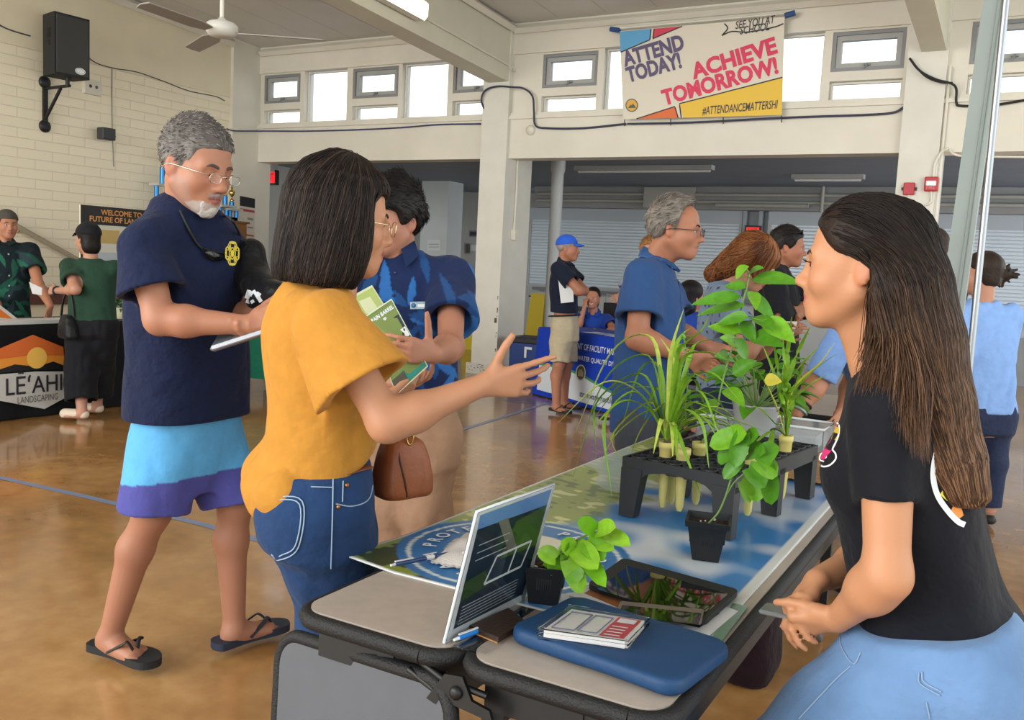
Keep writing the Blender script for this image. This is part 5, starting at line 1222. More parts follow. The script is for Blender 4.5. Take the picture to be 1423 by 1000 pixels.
def P8():
 bf=(.97,.25,0);hp=Zp(783,569,0);Y=8.05
 aR,aL=Zp(772,566,.085),Zp(785,563,.085)
 hc=(785,458,Y)
 J,r,bv=crowd('person in blue cap, dark polo and beige shorts, arms folded by the blue table',(789,345,Y),(.96,.28,0),bf,(782,366,Y),.19,dict(elR=(806,404,7.86),wrR=(796,404,8.05),elL=(812,404,8.24),wrL=(790,402,8.02)),hc,dict(knR=A(777,505,7.95),knL=A(788,505,8.14),anR=Zp(773,563,.085),anL=Zp(784,558,.085)),'#b57a60',hs=1.0,h=.010,bw=1.06,feet={'R':V(.85,-.25,0),'L':V(.9,-.1,0)})
 wrap_cap(J,r,'#2c5fd0',1,'blue_cap')
 short_hair(J,r,'cropped_grey','#7a7673','#98938f',*HL_M,th=.004,top=-.01,seed=40,strands=0)
 m_=fabric('dark_polo_cloth','#161d31',wr=.25);sh=shirt(J,'polo_shirt',m_,r,h=.010,fs=.62,r0=.072,r1=.088,shr=.055,amp=.006,seed=41,bw=1.06,hem=(A(785,434,Y),V(0,0,-1)));collar(J,sh,m_)
 trousers(J,'beige_shorts',fabric('beige_cloth','#b3a78e',wr=.3,ws=9),r,h=.009,top=.22,w=(.178,.182,.176),d=(.138,.138,.130),r=(.112,.108,.09),hem=.94,amp=.008)
 b=MB();P=J['P'];Rm=J['TR'];z=.215*J['L'];b.tube([P+Rm[2]*z+Rm[0]*.180*math.cos(a)+Rm[1]*.142*math.sin(a)for a in np.linspace(0,2*math.pi,29)],.02,8,caps=False,flat=.4);b.build('belt',mat('black_belt','#17161a',.5),r)
 for q in 'RL':flip_flop(*J['ft'+q],r,mBlkM,mBlk,name='flip_flop')
 t=thing('folded_sheet','white sheet of paper held by the man in the blue cap','paper',A(786,400,7.84));b=MB();b.prism([(-.07,.10),(.07,.12),(.09,-.12),(-.03,-.14)],A(785,401,7.84),V(.9,.45,0),V(0,0,1),V(.001,-.003,0));b.build('sheet',mat('leaflet_white','#d6d9dc',.6),t)
P8()
def P9():
 bf=(.35,-.93,0);Y=9.5
 J,r,bv=crowd('person smiling in royal blue polo, seated behind the blue table with a hand raised',(824,414,Y),(.25,-.96,.05),bf,(824,436,9.55),.165,dict(elR=(803,458,9.35),wrR=(812,428,9.37),elL=(853,458,9.40),wrL=(836,463,9.15)),(826,486,9.60),dict(knR=A(816,486,9.15),knL=A(834,486,9.15),anR=V(A(816,486,9.15)[0],9.25,.09),anL=V(A(834,486,9.15)[0],9.25,.09)),'#b98068',hs=.98,fem=True,h=.009,grip={'R':(V(.05,.1,1),V(-.5,-.8,0)),'L':(V(-1,-.2,0),V(.2,-.8,.6))})
 T=hT(J);hR=J['hR'];G=Fld(J['head']-.2,J['head']+.2,.007);G.add(ell(T(0,-.014,.042),(.084,.104,.092),hR),.01);G.add(ell(T(0,-.055,-.05),(.066,.055,.09),hR),.03);G.add(hairline(J,[-.16,-.03,-.015,.0,.03,.05,.07,.12],[-.3,-.25,.02,.02,.03,.05,.075,.08]),.01,'i')
 fobj('hair',G,hairmat('dark_tied_hair'),r,1,lambda W:np.tile(np.array(hx('#1c1614')),(len(W),1)))
 b=MB()
 b.tube(catmull([T(-.019,.0985,-.066),T(0,.106,-.071),T(.019,.0985,-.066)],4),.004,6,flat=.8);b.build('teeth',mat('teeth_white','#e9e4da',.3),r)
 m_=fabric('royal_blue_cloth','#1d3f94',wr=.25);sh=shirt(J,'polo_shirt',m_,r,h=.009,fs=.62,r0=.066,r1=.088,shr=.052,amp=.006,seed=51);collar(J,sh,m_)
 trousers(J,'dark_trousers',fabric('navy_trouser_cloth','#27304a'),r,h=.012,top=.16,hem=1.95);shoes(J,r,bf,'#2a2522')
P9()
def P10():
 bf=(.80,-.60,0);Y=4.95
 J,r,bv=crowd('person with backward dark cap in dark green leaf print shirt, behind the black table',(10,312,Y),(.95,-.30,-.03),bf,(6,338,Y),.195,dict(elR=(-30,405,4.75),wrR=(-5,420,4.7),elL=(54,396,5.02),wrL=(70,425,4.92)),(12,450,Y),standlegs((12,450,Y),bf),'#b98064',hs=1.02,h=.009,bw=1.08,grip={'L':(V(.15,-.2,-1),V(.8,.6,0))})
 short_hair(J,r,'cropped_brown','#2e241f','#4a3a31',*HL_M,th=.004,top=-.01,seed=60,strands=0);brows(J,r,bv,mat('brown_brow','#3a261c',.8),.004)
 tp=wrap_cap(J,r,'#4a4641',-1,'backward_cap')
 P,Rm,L=J['P'],J['TR'],J['L'];g=np.random.RandomState(5);lv=[(g.uniform(-.4,.4),g.uniform(-.2,.62),g.uniform(0,3.14),g.uniform(.05,.13),g.uniform(.012,.03),g.randint(3))for _ in range(70)];cs=[np.array(hx(c))for c in('#17463a','#1f5a48','#22363c')];b0=np.array(hx('#101c22'))
 def cf(W):
  l=(W-P)@Rm.T;a,c=l[:,0]+l[:,1]*.5,l[:,2];o=np.tile(b0,(len(W),1))
  for x,y,t,ln,w_,k in lv:u=(a-x)*math.cos(t)+(c-y)*math.sin(t);v=-(a-x)*math.sin(t)+(c-y)*math.cos(t)+u*u*1.5;o[np.abs(v)<w_*np.clip(1-(u/ln)**2,0,1)]=cs[k]
  return o
 sh=shirt(J,'leaf_print_shirt',fabric('green_aloha_cloth',attr=True,wr=.2),r,h=.0075,fs=.60,r0=.074,r1=.094,shr=.056,amp=.007,seed=61,bw=1.08,colfn=cf,zf=V(-.22,-.05,.15,.40,.62,.80,.93,1.02));collar(J,sh,fabric('green_collar','#142a2a'));sb=bvh_of(sh)
 for x,y in((12,353),(13,383),(13,397),(13,411)):
  q=hit(sb,x,y,.001)
  if q is not None:b=MB();b.ball(q,.009,8);b.build('button',mat('pearl_button','#8fa39c',.3),sh)
 trousers(J,'dark_trousers',fabric('black_trouser','#15161b'),r,h=.011,top=.16,r=(.108,.09,.074),hem=1.95);shoes(J,r,bf,'#1b1a1a')
P10()
def P11():
 bf=(-.55,.80,0);Y=4.68;hc=(128,450,Y)
 J,r,bv=crowd('person in black cap, dark green tee and long black culottes, handing over a sheet',(122,332,Y),(-.93,.10,-.05),bf,(126,362,Y),.17,dict(elL=(105,402,4.50),wrL=(78,404,4.60),elR=(150,410,4.86),wrR=(140,430,4.93)),hc,dict(knR=A(138,515,4.80),knL=A(112,515,4.60),anR=Zp(135,564,.08),anL=Zp(114,572,.08)),'#bd8a72',hs=.98,fem=True,h=.009,bw=1.05,grip={'L':(V(-1,.0,0),V(-.2,-.9,.3))},feet={'R':V(-.75,-.3,0),'L':V(-.9,-.45,0)})
 T=hT(J);hR=J['hR'];wrap_cap(J,r,'#15161b',1,'black_cap',th=.016)
 G=Fld(J['head']-.22,J['head']+.2,.007);G.add(ell(T(0,-.014,.035),(.084,.106,.088),hR),.01);G.add(ell(T(0,-.048,-.055),(.074,.062,.078),hR),.03);G.add(hairline(J,[-.16,-.02,-.005,.02,.04,.12],[-.3,-.25,-.03,.02,.04,.05]),.01,'i');fobj('hair',G,hairmat('black_tied_hair'),r,1,lambda W:np.tile(np.array(hx('#17120f')),(len(W),1)))
 m_=fabric('dark_green_jersey','#1f3a2c',wr=.25);shirt(J,'tee_shirt',m_,r,h=.0085,fs=.64,r0=.064,r1=.090,shr=.05,amp=.007,seed=71,bw=1.02,hem=(A(128,446,Y),V(0,0,-1)))
 bk=fabric('black_crepe','#101116',wr=.4,ws=6)
 def ex(F):
  for q in 'RL':F.add(cone(J['hip'+q],J['an'+q]+V(0,0,.12),.12,.15),.05)
 trousers(J,'wide_culottes',bk,r,h=.010,top=.08,w=(.165,.165,.150),d=(.14,.135,.125),r=(.12,.12,.124),hem=1.74,amp=.009,freq=26,extra=None)
 for q in 'RL':
  b0,d,s_=J['ft'+q];G=Fld(V(b0[0],b0[1],0)-.2,V(b0[0],b0[1],0)+.35,.008);P_=lambda a,c,z:b0+d*a+s_*c+V(0,0,z)
  G.add(cone(P_(.03,0,.035),P_(.18,0,.030),.040,.042),.02);G.add(ell(P_(.03,0,.085),(.034,.034,.03)),.015,'s');G.add(half(P_(0,0,.002),V(0,0,-1)),.004,'i');fobj('slip_on_shoe',G,mat('cream_shoe','#cbbba8',.6),r)
 b=MB();w=J['wrL'];f=nz(J['wrL']-J['elL']);u=nz(np.cross(f,(0,0,1)));v=np.cross(u,f);c=w-f*.02;b.tube([c+.034*(u*math.cos(a)+v*math.sin(a))for a in np.linspace(0,2*math.pi,17)],.010,6,caps=False,flat=.5);b.build('watch_band',mat('dark_watch','#1c2233',.3),r)
 t=thing('paper_sheet','white sheet passed over the black table by the woman in the cap','paper',A(45,404,4.75));b=MB();b.prism([(-.17,.06),(.02,-.05),(.10,-.02),(.0,.06)],A(50,404,4.74),V(.9,.1,-.25),V(.2,.8,.35),V(0,-.001,.004));b.build('sheet',mat('leaflet_white','#d6d9dc',.6),t)
 t=thing('shoulder_bag','black handbag hanging from the arm of the woman in the black cap','bag',A(94,470,4.55));G=Fld(A(94,450,4.52)-.22,A(94,450,4.52)+.22,.008);o=A(94,452,4.52);G.add(loft(o,frame(V(.3,.95,0)),V(-.10,-.08,0,.07,.085),V(.13,.14,.12,.09,.05),V(.05,.06,.055,.04,.02),n=3),.02);fd=fold(22,3);G.disp(lambda X,Y,Z:.005*fd(X,Y,Z));fobj('bag_body',G,fabric('black_bag_leather','#0e0f12',rough=.5),t)
 b=MB();b.tube(catmull([o+V(-.08,0,.07),o+V(-.05,0,.2),A(98,398,4.55),o+V(.06,0,.2),o+V(.08,0,.07)],5),.010,8,flat=.5);b.build('bag_handle',mat('bag_strap_black','#101115',.5),t)
P11()
def P12():
 bf=(-.45,.88,0);Y=6.0
 J,r,bv=crowd('person in light blue long sleeved top seen from behind, hair clipped in a bun',(1364,380,Y),(-.92,.35,-.03),bf,(1366,424,Y),.17,dict(elL=(1338,490,5.84),wrL=(1330,540,6.1),elR=(1394,500,6.1),wrR=(1374,540,6.3)),(1364,575,Y),standlegs((1364,575,Y),bf),'#c08c72',hs=.98,fem=True,h=.009)
 T=hT(J);hR=J['hR'];G=Fld(J['head']-.22,J['head']+.22,.0065);G.add(ell(T(0,-.016,.042),(.086,.108,.092),hR),.01);G.add(ell(T(0,-.06,-.03),(.066,.05,.06),hR),.03);G.add(hairline(J,[-.16,-.03,-.015,.0,.03,.05,.07,.12],[-.075,-.07,.01,.02,.03,.05,.075,.08]),.01,'i')
 pb=A(1392,380,6.05);G.add(ell(pb,(.055,.05,.05)),.02);g=np.random.RandomState(2)
 for _ in range(14):d=g.normal(size=3);d=nz(d*V(1,.5,.8)+V(.6,0,-.05));G.add(cone(pb,pb+d*g.uniform(.06,.10),.016,.005),.008)
 wv=fold(60,5);G.disp(lambda X,Y,Z:-.004*wv(X,Y,Z));fobj('hair',G,hairmat('dark_bun_hair'),r,1,lambda W:np.tile(np.array(hx('#2c211c')),(len(W),1)))
 b=MB();b.tube(catmull([pb+V(-.045,-.05,.03),pb+V(-.06,-.06,-.01),pb+V(-.03,-.06,-.05)],4),.012,6,flat=.5);b.build('hair_clip',mat('grey_green_clip','#6f8578',.3),r)
 m_=fabric('light_blue_jersey','#7fa3da',wr=.3,ws=8);shirt(J,'long_sleeved_top',m_,r,h=.009,fs=1.9,r0=.064,r1=.050,shr=.052,amp=.010,seed=81,bw=1.05,hem=(A(1364,572,Y),V(0,0,-1)),zf=V(-.2,-.05,.15,.40,.62,.80,.93,1.02))
 trousers(J,'dark_jeans',fabric('navy_trouser_cloth','#27304a'),r,h=.011,top=.10,r=(.112,.085,.070),hem=1.95);shoes(J,r,bf,'#2a2522')
P12()
def P13():
 bf=(.3,.95,0);Y=6.9
 J,r,bv=crowd('person with short brown hair in navy, half hidden behind the woman in black',(1299,346,Y),(-.35,.93,0),bf,(1300,374,Y),.18,dict(elL=(1284,430,Y),wrL=(1284,470,Y),elR=(1318,430,Y),wrR=(1318,470,Y)),(1300,500,Y),standlegs((1300,500,Y),bf),'#bd8268',h=.010)
 short_hair(J,r,'short_brown_hair','#2f2520','#4b3c33',*HL_M,th=.010,top=.006,seed=90,strands=0)
 shirt(J,'navy_shirt',fabric('navy_cotton','#1a2440'),r,h=.010,seed=91);trousers(J,'dark_trousers',fabric('black_trouser','#15161b'),r,h=.012,top=.16,hem=1.95);shoes(J,r,bf,'#1b1a1a')
P13()
def P14():
 bf=(-.85,.35,0);Y=4.05
 J,r,bv=crowd('person in light denim reaching to the far table, behind the woman in black',(1222,392,4.05),(-.9,.3,-.3),bf,(1206,440,4.10),.16,dict(elL=(1138,528,3.92),wrL=(1108,574,3.84),elR=(1185,530,4.2),wrR=(1170,570,4.0)),(1240,560,4.25),standlegs((1240,560,4.25),bf),'#bd8264',h=.0085,grip={'L':(V(-.6,.1,-.35),V(-.1,-.3,.9))},curl=.35)
 short_hair(J,r,'short_brown_hair','#2f2520','#4b3c33',*HL_M,th=.006,top=.0,seed=95,strands=0)
 m_=fabric('light_denim_shirt','#6f8fc4',wr=.35,ws=9);shirt(J,'denim_shirt',m_,r,h=.008,fs=.95,r0=.064,r1=.070,shr=.05,seed=96,amp=.010);trousers(J,'dark_trousers',fabric('black_trouser','#15161b'),r,h=.012,top=.16,hem=1.95);shoes(J,r,bf,'#1b1a1a')
 w=J['wrL'];f=nz(J['wrL']-J['elL']);u=nz(np.cross(f,(0,0,1)));v=np.cross(u,f)
 for k,(dc,c,rr)in enumerate(((.0,'#b9bcc0',.004),(.018,'#2a2522',.006),(-.016,'#7fa8a0',.005))):
  b=MB();c0=w-f*(.03+dc);b.tube([c0+.033*(u*math.cos(a)+v*math.sin(a))for a in np.linspace(0,2*math.pi,17)],rr,6,caps=False);b.build('bracelet',mat('bracelet_%d'%k,c,.3,.3),r)
P14()
def P15():
 bf=(.35,-.93,0);Y=7.55
 J,r,bv=crowd('person with light brown hair and flip flops, mostly hidden by the blue shirted man',(903,350,Y),(.4,-.9,0),bf,(904,374,Y),.15,dict(elR=(862,415,7.4),wrR=(860,414,7.3),elL=(926,430,Y),wrL=(920,450,7.45)),(890,470,Y),dict(knR=A(872,515,7.5),knL=A(888,515,7.55),anR=Zp(860,574,.085),anL=Zp(886,572,.085)),'#c08a70',fem=True,h=.010,feet={'R':V(-.6,-.75,0),'L':V(.2,-.9,0)})
 short_hair(J,r,'light_brown_hair','#7a5230','#b98a52',*HL_M,th=.014,top=.006,seed=99,strands=300,lens=.03)
 shirt(J,'grey_blouse',fabric('grey_cotton','#7f8694'),r,h=.011,seed=98);trousers(J,'dark_trousers',fabric('navy_trouser_cloth','#27304a'),r,h=.012,top=.16,hem=1.6,r=(.1,.075,.06))
 for q in 'RL':flip_flop(*J['ft'+q],r,mBlkM,mBlk)
P15()
def P16():
 bf=(.5,.85,0);Y=7.0
 J,r,bv=crowd('person with black hair in royal blue, seated beyond the man in the blue shirt',(961,412,Y),(.5,.85,0),bf,(960,436,Y),.16,dict(elR=(985,478,Y),wrR=(992,500,7.2),elL=(935,478,Y),wrL=(945,500,7.2)),(960,508,Y),dict(knR=A(972,508,7.4),knL=A(955,508,7.4),anR=V(A(972,508,7.4)[0],7.42,.09),anL=V(A(955,508,7.4)[0],7.42,.09)),'#b98068',fem=True,h=.011)
 T=hT(J);hR=J['hR'];G=Fld(J['head']-.25,J['head']+.2,.008);G.add(ell(T(0,-.014,.042),(.088,.108,.092),hR),.01);G.add(ell(T(0,-.045,-.07),(.085,.07,.12),hR),.03);G.add(ell(T(0,.12,-.03),(.06,.07,.09),hR),.01,'s');fobj('hair',G,hairmat('black_tied_hair'),r,1,lambda W:np.tile(np.array(hx('#121012')),(len(W),1)))
 shirt(J,'polo_shirt',fabric('royal_blue_cloth','#1d3f94'),r,h=.010,fs=.62,r0=.066,r1=.085,shr=.052,seed=53);trousers(J,'dark_trousers',fabric('navy_trouser_cloth','#27304a'),r,h=.012,top=.16,hem=1.95);shoes(J,r,bf,'#2a2522')
 q=J['P']*V(1,1,0);zs=J['P'][2]-.13;t=thing('folding_chair','dark folding chair under the seated person with black hair','chair',q);b=MB();b.box((q[0]-.2,q[1]-.2,zs-.03),(q[0]+.2,q[1]+.2,zs));b.build('seat',mBlk,t)
 for sx in(-1,1):
  for sy in(-1,1):b=MB();b.tube([V(q[0]+sx*.18,q[1]+sy*.18,0),V(q[0]+sx*.18,q[1]+sy*.18,zs-.02)],.012,8);b.build('leg',mBlk,t)
P16()
TZ=.74
mLam=mat('beige_laminate','#a2978c',.38,var=.05,vscale=40)
mEdge=mat('black_edge_band','#0f1011',.6,bump=.35,bscale=260)
mFrame=mat('black_steel','#0c0d0e',.45)
def rrect(x0,y0,x1,y1,r,n=6):
 P=[]
 for cx,cy,a0 in((x1-r,y0+r,-90),(x1-r,y1-r,0),(x0+r,y1-r,90),(x0+r,y0+r,180)):
  for i in range(n+1):a=R_(a0+90*i/n);P.append((cx+r*math.cos(a),cy+r*math.sin(a)))
 return P
ux,uy,uz=V(1,0,0),V(0,1,0),V(0,0,1)
t=thing('folding_table','long black edged folding table with a beige split top, under the plants','table',(-.77,2.5,0));T1=t
Y0,Y1=1.25,3.85
for x0,x1 in((-1.14,-.783),(-.773,-.40)):
 b=MB();b.prism(rrect(x0+.012,Y0+.012,x1-.012,Y1-.012,.05),V(0,0,TZ-.03),ux,uy,uz*.0305);tp=b.build('tabletop',mLam,t)
 b=MB();P=rrect(x0+.006,Y0+.006,x1-.006,Y1-.006,.055);b.tube([V(x,y,TZ-.017)for x,y in P+[P[0]]],.0165,8,caps=False);b.build('edge_band',mEdge,tp)
 b=MB();b.box((x0+.04,Y0+.035,TZ-.095),(x1-.03,Y0+.06,TZ-.031));b.build('end_rail',mFrame,t)
 for xx in(x0+.04,x1-.055):b=MB();b.box((xx,Y0+.06,TZ-.125),(xx+.025,Y1-.05,TZ-.031));b.build('side_rail',mFrame,t)
 for yy in(1.30,3.60):
  xl=(x0+x1)/2+.02;b=MB();b.box((xl-.018,yy-.018,.06),(xl+.018,yy+.018,TZ-.033));lg=b.build('leg',mFrame,t)
  b=MB();b.tube([V(xl,yy-.02,.46),V(xl+.13,yy-.02,.66)],.013,6);b.build('brace',mFrame,t)
  b=MB();b.lathe(V(xl,yy-.02,.46),[(.014,0),(.014,.012),(.008,.02),(0,.021)],10,(0,-1,0));b.build('bolt',mat('zinc_bolt','#c9c9c5',.3,.9),t)
  b=MB();b.box((xl-.012,yy-.012,.028),(xl+.012,yy+.012,.09));b.lathe(V(xl-.012,yy,.032),[(.0,0),(.030,.0),(.032,.005),(.032,.019),(.030,.024),(0,.024)],16,(1,0,0));b.build('caster',mat('grey_caster','#6f7276',.35,.3),t)
b=MB()
for z in(.695,.665):b.tube([V(-.875,1.262,z+.022),V(-.795,1.25,z),V(-.715,1.262,z-.012)],.006,6)
b.prism([(-.825,.655),(-.79,.708),(-.755,.712),(-.735,.675),(-.70,.668),(-.69,.64),(-.705,.628),(-.715,.652),(-.77,.658),(-.80,.648)],V(0,1.252,0),ux,uz,-uy*.007);b.build('hinge_link',mFrame,t)
b=MB();b.ball(V(-.79,1.262,.655),(.012,.012,.016),8);b.build('cap_plug',mat('yellow_cap','#b5a32a',.5),t)
b=MB();b.lathe(V(-.765,1.246,.682),[(.012,0),(.012,.006),(.006,.01),(0,.01)],10,(0,-1,0));b.build('hinge_pin',mFrame,t)
b=MB();o=A(398,876,1.345);u=nz(A(520,914,1.30)-o);v=o-A(352,1003,1.335);v=nz(v-u*(v@u));n=np.cross(u,v);P=rrect(0,-.62,.47,0,.06)
b.prism(P,o,u,v,n*.02);bd=b.build('seat_board',mat('grey_laminate','#4d5056',.45,var=.05,vscale=20),t)
b=MB();b.tube([o+u*x+v*y+n*.010 for x,y in P+[P[0]]],.014,8,caps=False);b.build('edge_band',mEdge,bd)
def printed_sheet():
 x0,x1,y0,y1=-1.235,-.432,1.515,3.42;hx_=.0055;nx,ny=int((x1-x0)/hx_),int((y1-y0)/hx_)
 X,Y=np.meshgrid(np.linspace(x0,x1,nx+1),np.linspace(y0,y1,ny+1),indexing='ij');Zz=np.full(X.shape,TZ+.0035)
 k=np.clip((-1.10-X)/.13,0,1);Zz+=.012*k*np.clip((1.75-Y)/.25,0,1)
 co=np.stack([X,Y,Zz],-1).reshape(-1,3);x,y=co[:,0],co[:,1];zero=np.zeros_like(x)
 n1=waves(13,31,9);n2=waves(38,32,9);n3=waves(70,33,9,(1,.35,1));n4=waves(150,34,9,(.5,1.2,1))
 f=n1(x,y,zero)*.55+n2(x,y,zero)*.3;sky=np.array(hx('#3f7fb8'));cl=np.array(hx('#c3cdd6'));deep=np.array(hx('#1f5f9f'))
 t_=np.clip((f+.10)/.35,0,1)[:,None];c=sky*(1-t_)+cl*t_;dd=np.clip(((x+.62)*2.2+(y-2.2)*.9-f*.5),0,1)[:,None];c=c*(1-dd*.7)+deep*dd*.7
 edge=-.80+.12*np.sin(y*2.2)+.05*n2(x,y,zero);lf=np.clip((edge-x)/.05,0,1)*np.clip((y-1.86)/.06+.0*x,0,1);g=n3(x,y,zero)*.6+n4(x,y,zero)*.4
 g0,g1,g2,g3=(np.array(hx(h))for h in('#8d9a4a','#c5c98c','#5f7434','#a9b7b9'));gc=np.where(g[:,None]>.45,g1,np.where(g[:,None]<-.35,g2,g0));w=n1(x*1.3,y*.8,zero+2.);gc=np.where(w[:,None]>.35,g3*.6+gc*.4,gc)
 lo=(y<1.86)&(x<-.80);g4=np.where(g[:,None]>.1,np.array(hx('#7d8f3c')),np.array(hx('#39452a')));c=c*(1-lf[:,None])+gc*lf[:,None];c[lo]=g4[lo]
 cx,cy=RC;r=np.hypot(x-cx,y-cy);wob=r
 c[r<.268]=np.array(hx('#2f6ea6'));c[(r<.246)&(r>.236)]=np.array(hx('#c9d3cf'));inn=r<.158;c[inn]=np.array(hx('#cbc7b2'))
 sw=inn&(np.abs(np.hypot(x-cx-.02,y-cy+.05)-.085)<.022);c[sw]=np.array(hx('#4b86bb'));s2=inn&(r<.06)&(y>cy);c[s2]=np.array(hx('#d9d6c8'))
 bd=(x-x0<.009)|(x1-x<.022)|(y-y0<.007);c[bd]=np.array(hx('#c9ccc9'))
 i=np.arange(nx)[:,None];j=np.arange(ny)[None];a=(i*(ny+1)+j).ravel();q=np.stack([a,a+ny+1,a+ny+2,a+1],1)
 nv=len(co);lo_=co-V(0,0,.003);ring_=[]
 for s_ in([k*(ny+1)for k in range(nx+1)],[nx*(ny+1)+k for k in range(ny+1)],[k*(ny+1)+ny for k in range(nx,-1,-1)],[k for k in range(ny,-1,-1)]):
  for e in range(len(s_)-1):ring_.append((s_[e],s_[e]+nv,s_[e+1]+nv,s_[e+1]))
 Q=np.concatenate([q,q[:,::-1]+nv,np.array(ring_)]);t=thing('printed_table_banner','printed vinyl sheet of sky and leaves with a round blue emblem, over the table','banner',(x0,y0,TZ))
 me=mesh_np('vinyl_sheet',np.concatenate([co,lo_])-V(x0,y0,TZ),quads=Q,mats=[mat('printed_vinyl',attr=True,rough=.28)],smooth=True,col=np.concatenate([c,c]));o=bpy.data.objects.new('vinyl_sheet',me);COL.objects.link(o);o.parent=t
 b=MB()
 def around(s,a0,step,rad,size):
  for k,chh in enumerate(s):
   if chh==' ':continue
   a=R_(a0-step*k);up=V(math.cos(a),math.sin(a),0);rd=V(math.sin(a),-math.cos(a),0);p=V(cx,cy,TZ+.0048)+up*rad
   p[2]+=.012*np.clip((-1.10-p[0])/.13,0,1)*np.clip((1.75-p[1])/.25,0,1)+.0012;put_text(b,chh,p,rd,up,size,bold=.02)
 around('PROTECT & PRESERVE',205,12.5,.193,.046);around('MALAMA',-72,12.5,.193,.046);b.build('ring_lettering',mat('print_white','#d5dade',.4),t)
 return t
RC=(-.962,1.79)
printed_sheet()
ZS=TZ+.0055
def flat_at(px,py,z=ZS):return Zp(px,py,z)
def pen(name,label,a,b_,m1,m2,r=.0048,group=None):
 t=thing(name,label,'pen',a,group);d=nz(b_-a);L=np.linalg.norm(b_-a);m=MB();m.tube([a,a+d*L*.52],[r*.95,r],10);m.build('barrel',m1,t)
 m=MB();m.tube([a+d*L*.52,a+d*L*.66],r*1.05,10);m.build('collar_band',m2,t);m=MB();m.tube([a+d*L*.66,a+d*L*.95,b_],[r,r*.9,r*.5],10);m.build('grip',m1,t)
 m=MB();m.tube([a-d*.012,a],[r*.5,r*.7],8);m.build('click_button',m2,t);m=MB();u=nz(np.cross(d,uz));m.box((0,-.002,0),(L*.3,.002,.002),np.array([d,u,np.cross(d,u)*-1]),a+V(0,0,r+.0005));m.build('clip',m2,t)
mNavyP=mat('navy_pen','#1f3f73',.3);mWhP=mat('white_pen_plastic','#d9dadb',.3);mBlP=mat('bright_blue_plastic','#1f74c4',.3)
zz=TZ+.0135;pen('pen','navy and white pen lying across the blue ring of the printed sheet',flat_at(549,784,zz+.012),flat_at(628,768,zz),mNavyP,mWhP)
pen('pen','navy and white pen lying on the crumpled white cloth, nearly hidden by the info stand',flat_at(650,767,TZ+.031),flat_at(712,762,TZ+.031),mNavyP,mWhP)
t=thing('white_cloth','crumpled white lace edged cloth on the blue ring emblem','cloth',flat_at(660,775))
n=22;c0=flat_at(598,782),flat_at(648,742),flat_at(705,738),flat_at(690,800);vs=[];wv=waves(60,2,7)
for i in range(n+1):
 for j in range(n+1):
  s_,q=i/n,j/n;p=(1-s_)*(1-q)*c0[0]+(1-s_)*q*c0[1]+s_*q*c0[2]+s_*(1-q)*c0[3];e=min(s_,1-s_,q,1-q);vs.append(p+V(0,0,.004+.016*min(1,e*5)*(1+.5*wv(p[0],p[1],0.))+(.0015*math.sin(i*2.6+j*2.6)if e<.06 else 0)))
b=MB();fs=[(i*(n+1)+j,(i+1)*(n+1)+j,(i+1)*(n+1)+j+1,i*(n+1)+j+1)for i in range(n)for j in range(n)];b.raw(vs,fs,True);b.raw([v-V(0,0,.003)for v in vs],[f[::-1]for f in fs],True);b.build('cloth_sheet',mat('white_lace','#c9c4be',.8,bump=.3,bscale=300),t)
t=thing('sign_holder','slanted clear sign holder with a dark printed info sheet, on the table edge','sign',(-.81,1.41,TZ))
B0,B1=V(-.818,1.283,TZ+.002),V(-.805,1.545,TZ+.002);T0,T1_=A(687,702,1.335),A(789,664,1.59)
u=nz(B1-B0);vv=T0-B0;vv=vv-u*(vv@u);hgt=np.linalg.norm(vv);v=nz(vv);wd_=np.linalg.norm(B1-B0);n=np.cross(u,v);skew=((T0-B0)@u)/hgt
def bp(a,c,d=0.):return B0+u*(a*wd_)+v*(c*hgt)+n*d
b=MB()
for d0,d1 in((-.004,-.0015),(.0015,.004)):b.raw([bp(0,0,d0),bp(1,0,d0),bp(1,1,d0),bp(0,1,d0),bp(0,0,d1),bp(1,0,d1),bp(1,1,d1),bp(0,1,d1)],[(0,3,2,1),(4,5,6,7),(0,1,5,4),(1,2,6,5),(2,3,7,6),(3,0,4,7)])
b.build('clear_panel',mat('clear_acrylic','#ffffff',.03,trans=1.,ior=1.25),t)
b=MB();P=[bp(0,0),bp(1,0),bp(1,1),bp(0,1),bp(0,0)];b.tube(P,.0032,6,caps=False);b.build('panel_edge',mat('acrylic_edge','#c5cacd',.2),t)
b=MB();b.box((-.815,1.283,TZ),(-.735,1.545,TZ+.003));b.build('foot_panel',mat('clear_acrylic','#ffffff'),t)
b=MB();b.raw([bp(.0,0,.0012),bp(1,0,.0012),bp(1,1,.0012),bp(0,1,.0012),bp(0,0,-.0012),bp(1,0,-.0012),bp(1,1,-.0012),bp(0,1,-.0012)],[(0,1,2,3),(7,6,5,4),(0,4,5,1),(1,5,6,2),(2,6,7,3),(3,7,4,0)]);pg=b.build('info_sheet',mat('sheet_white','#c9ced2',.5),t)
def panel(name,pts,col,d):
 b=MB();b.raw([bp(a,c,d)for a,c in pts]+[bp(a,c,-d)for a,c in pts],[tuple(range(len(pts))),tuple(range(2*len(pts)-1,len(pts)-1,-1))],False);b.build(name,mat(name+'_ink',col,.35),pg)
panel('dark_field',[(.06,.09),(.95,.07),(.96,.84),(.05,.86)],'#1b2b38',.0016);panel('blue_header',[(.05,.86),(.96,.84),(.97,.97),(.04,.97)],'#5b86bd',.0016);panel('green_field',[(.45,.52),(.95,.50),(.96,.84),(.55,.80)],'#3c5a2a',.0018);panel('green_low',[(.06,.30),(.40,.34),(.30,.48),(.06,.46)],'#2a4424',.0018);panel('path_grey',[(.30,.86),(.42,.86),(.66,.56),(.56,.54)],'#6d6a66',.0020)
b=MB()
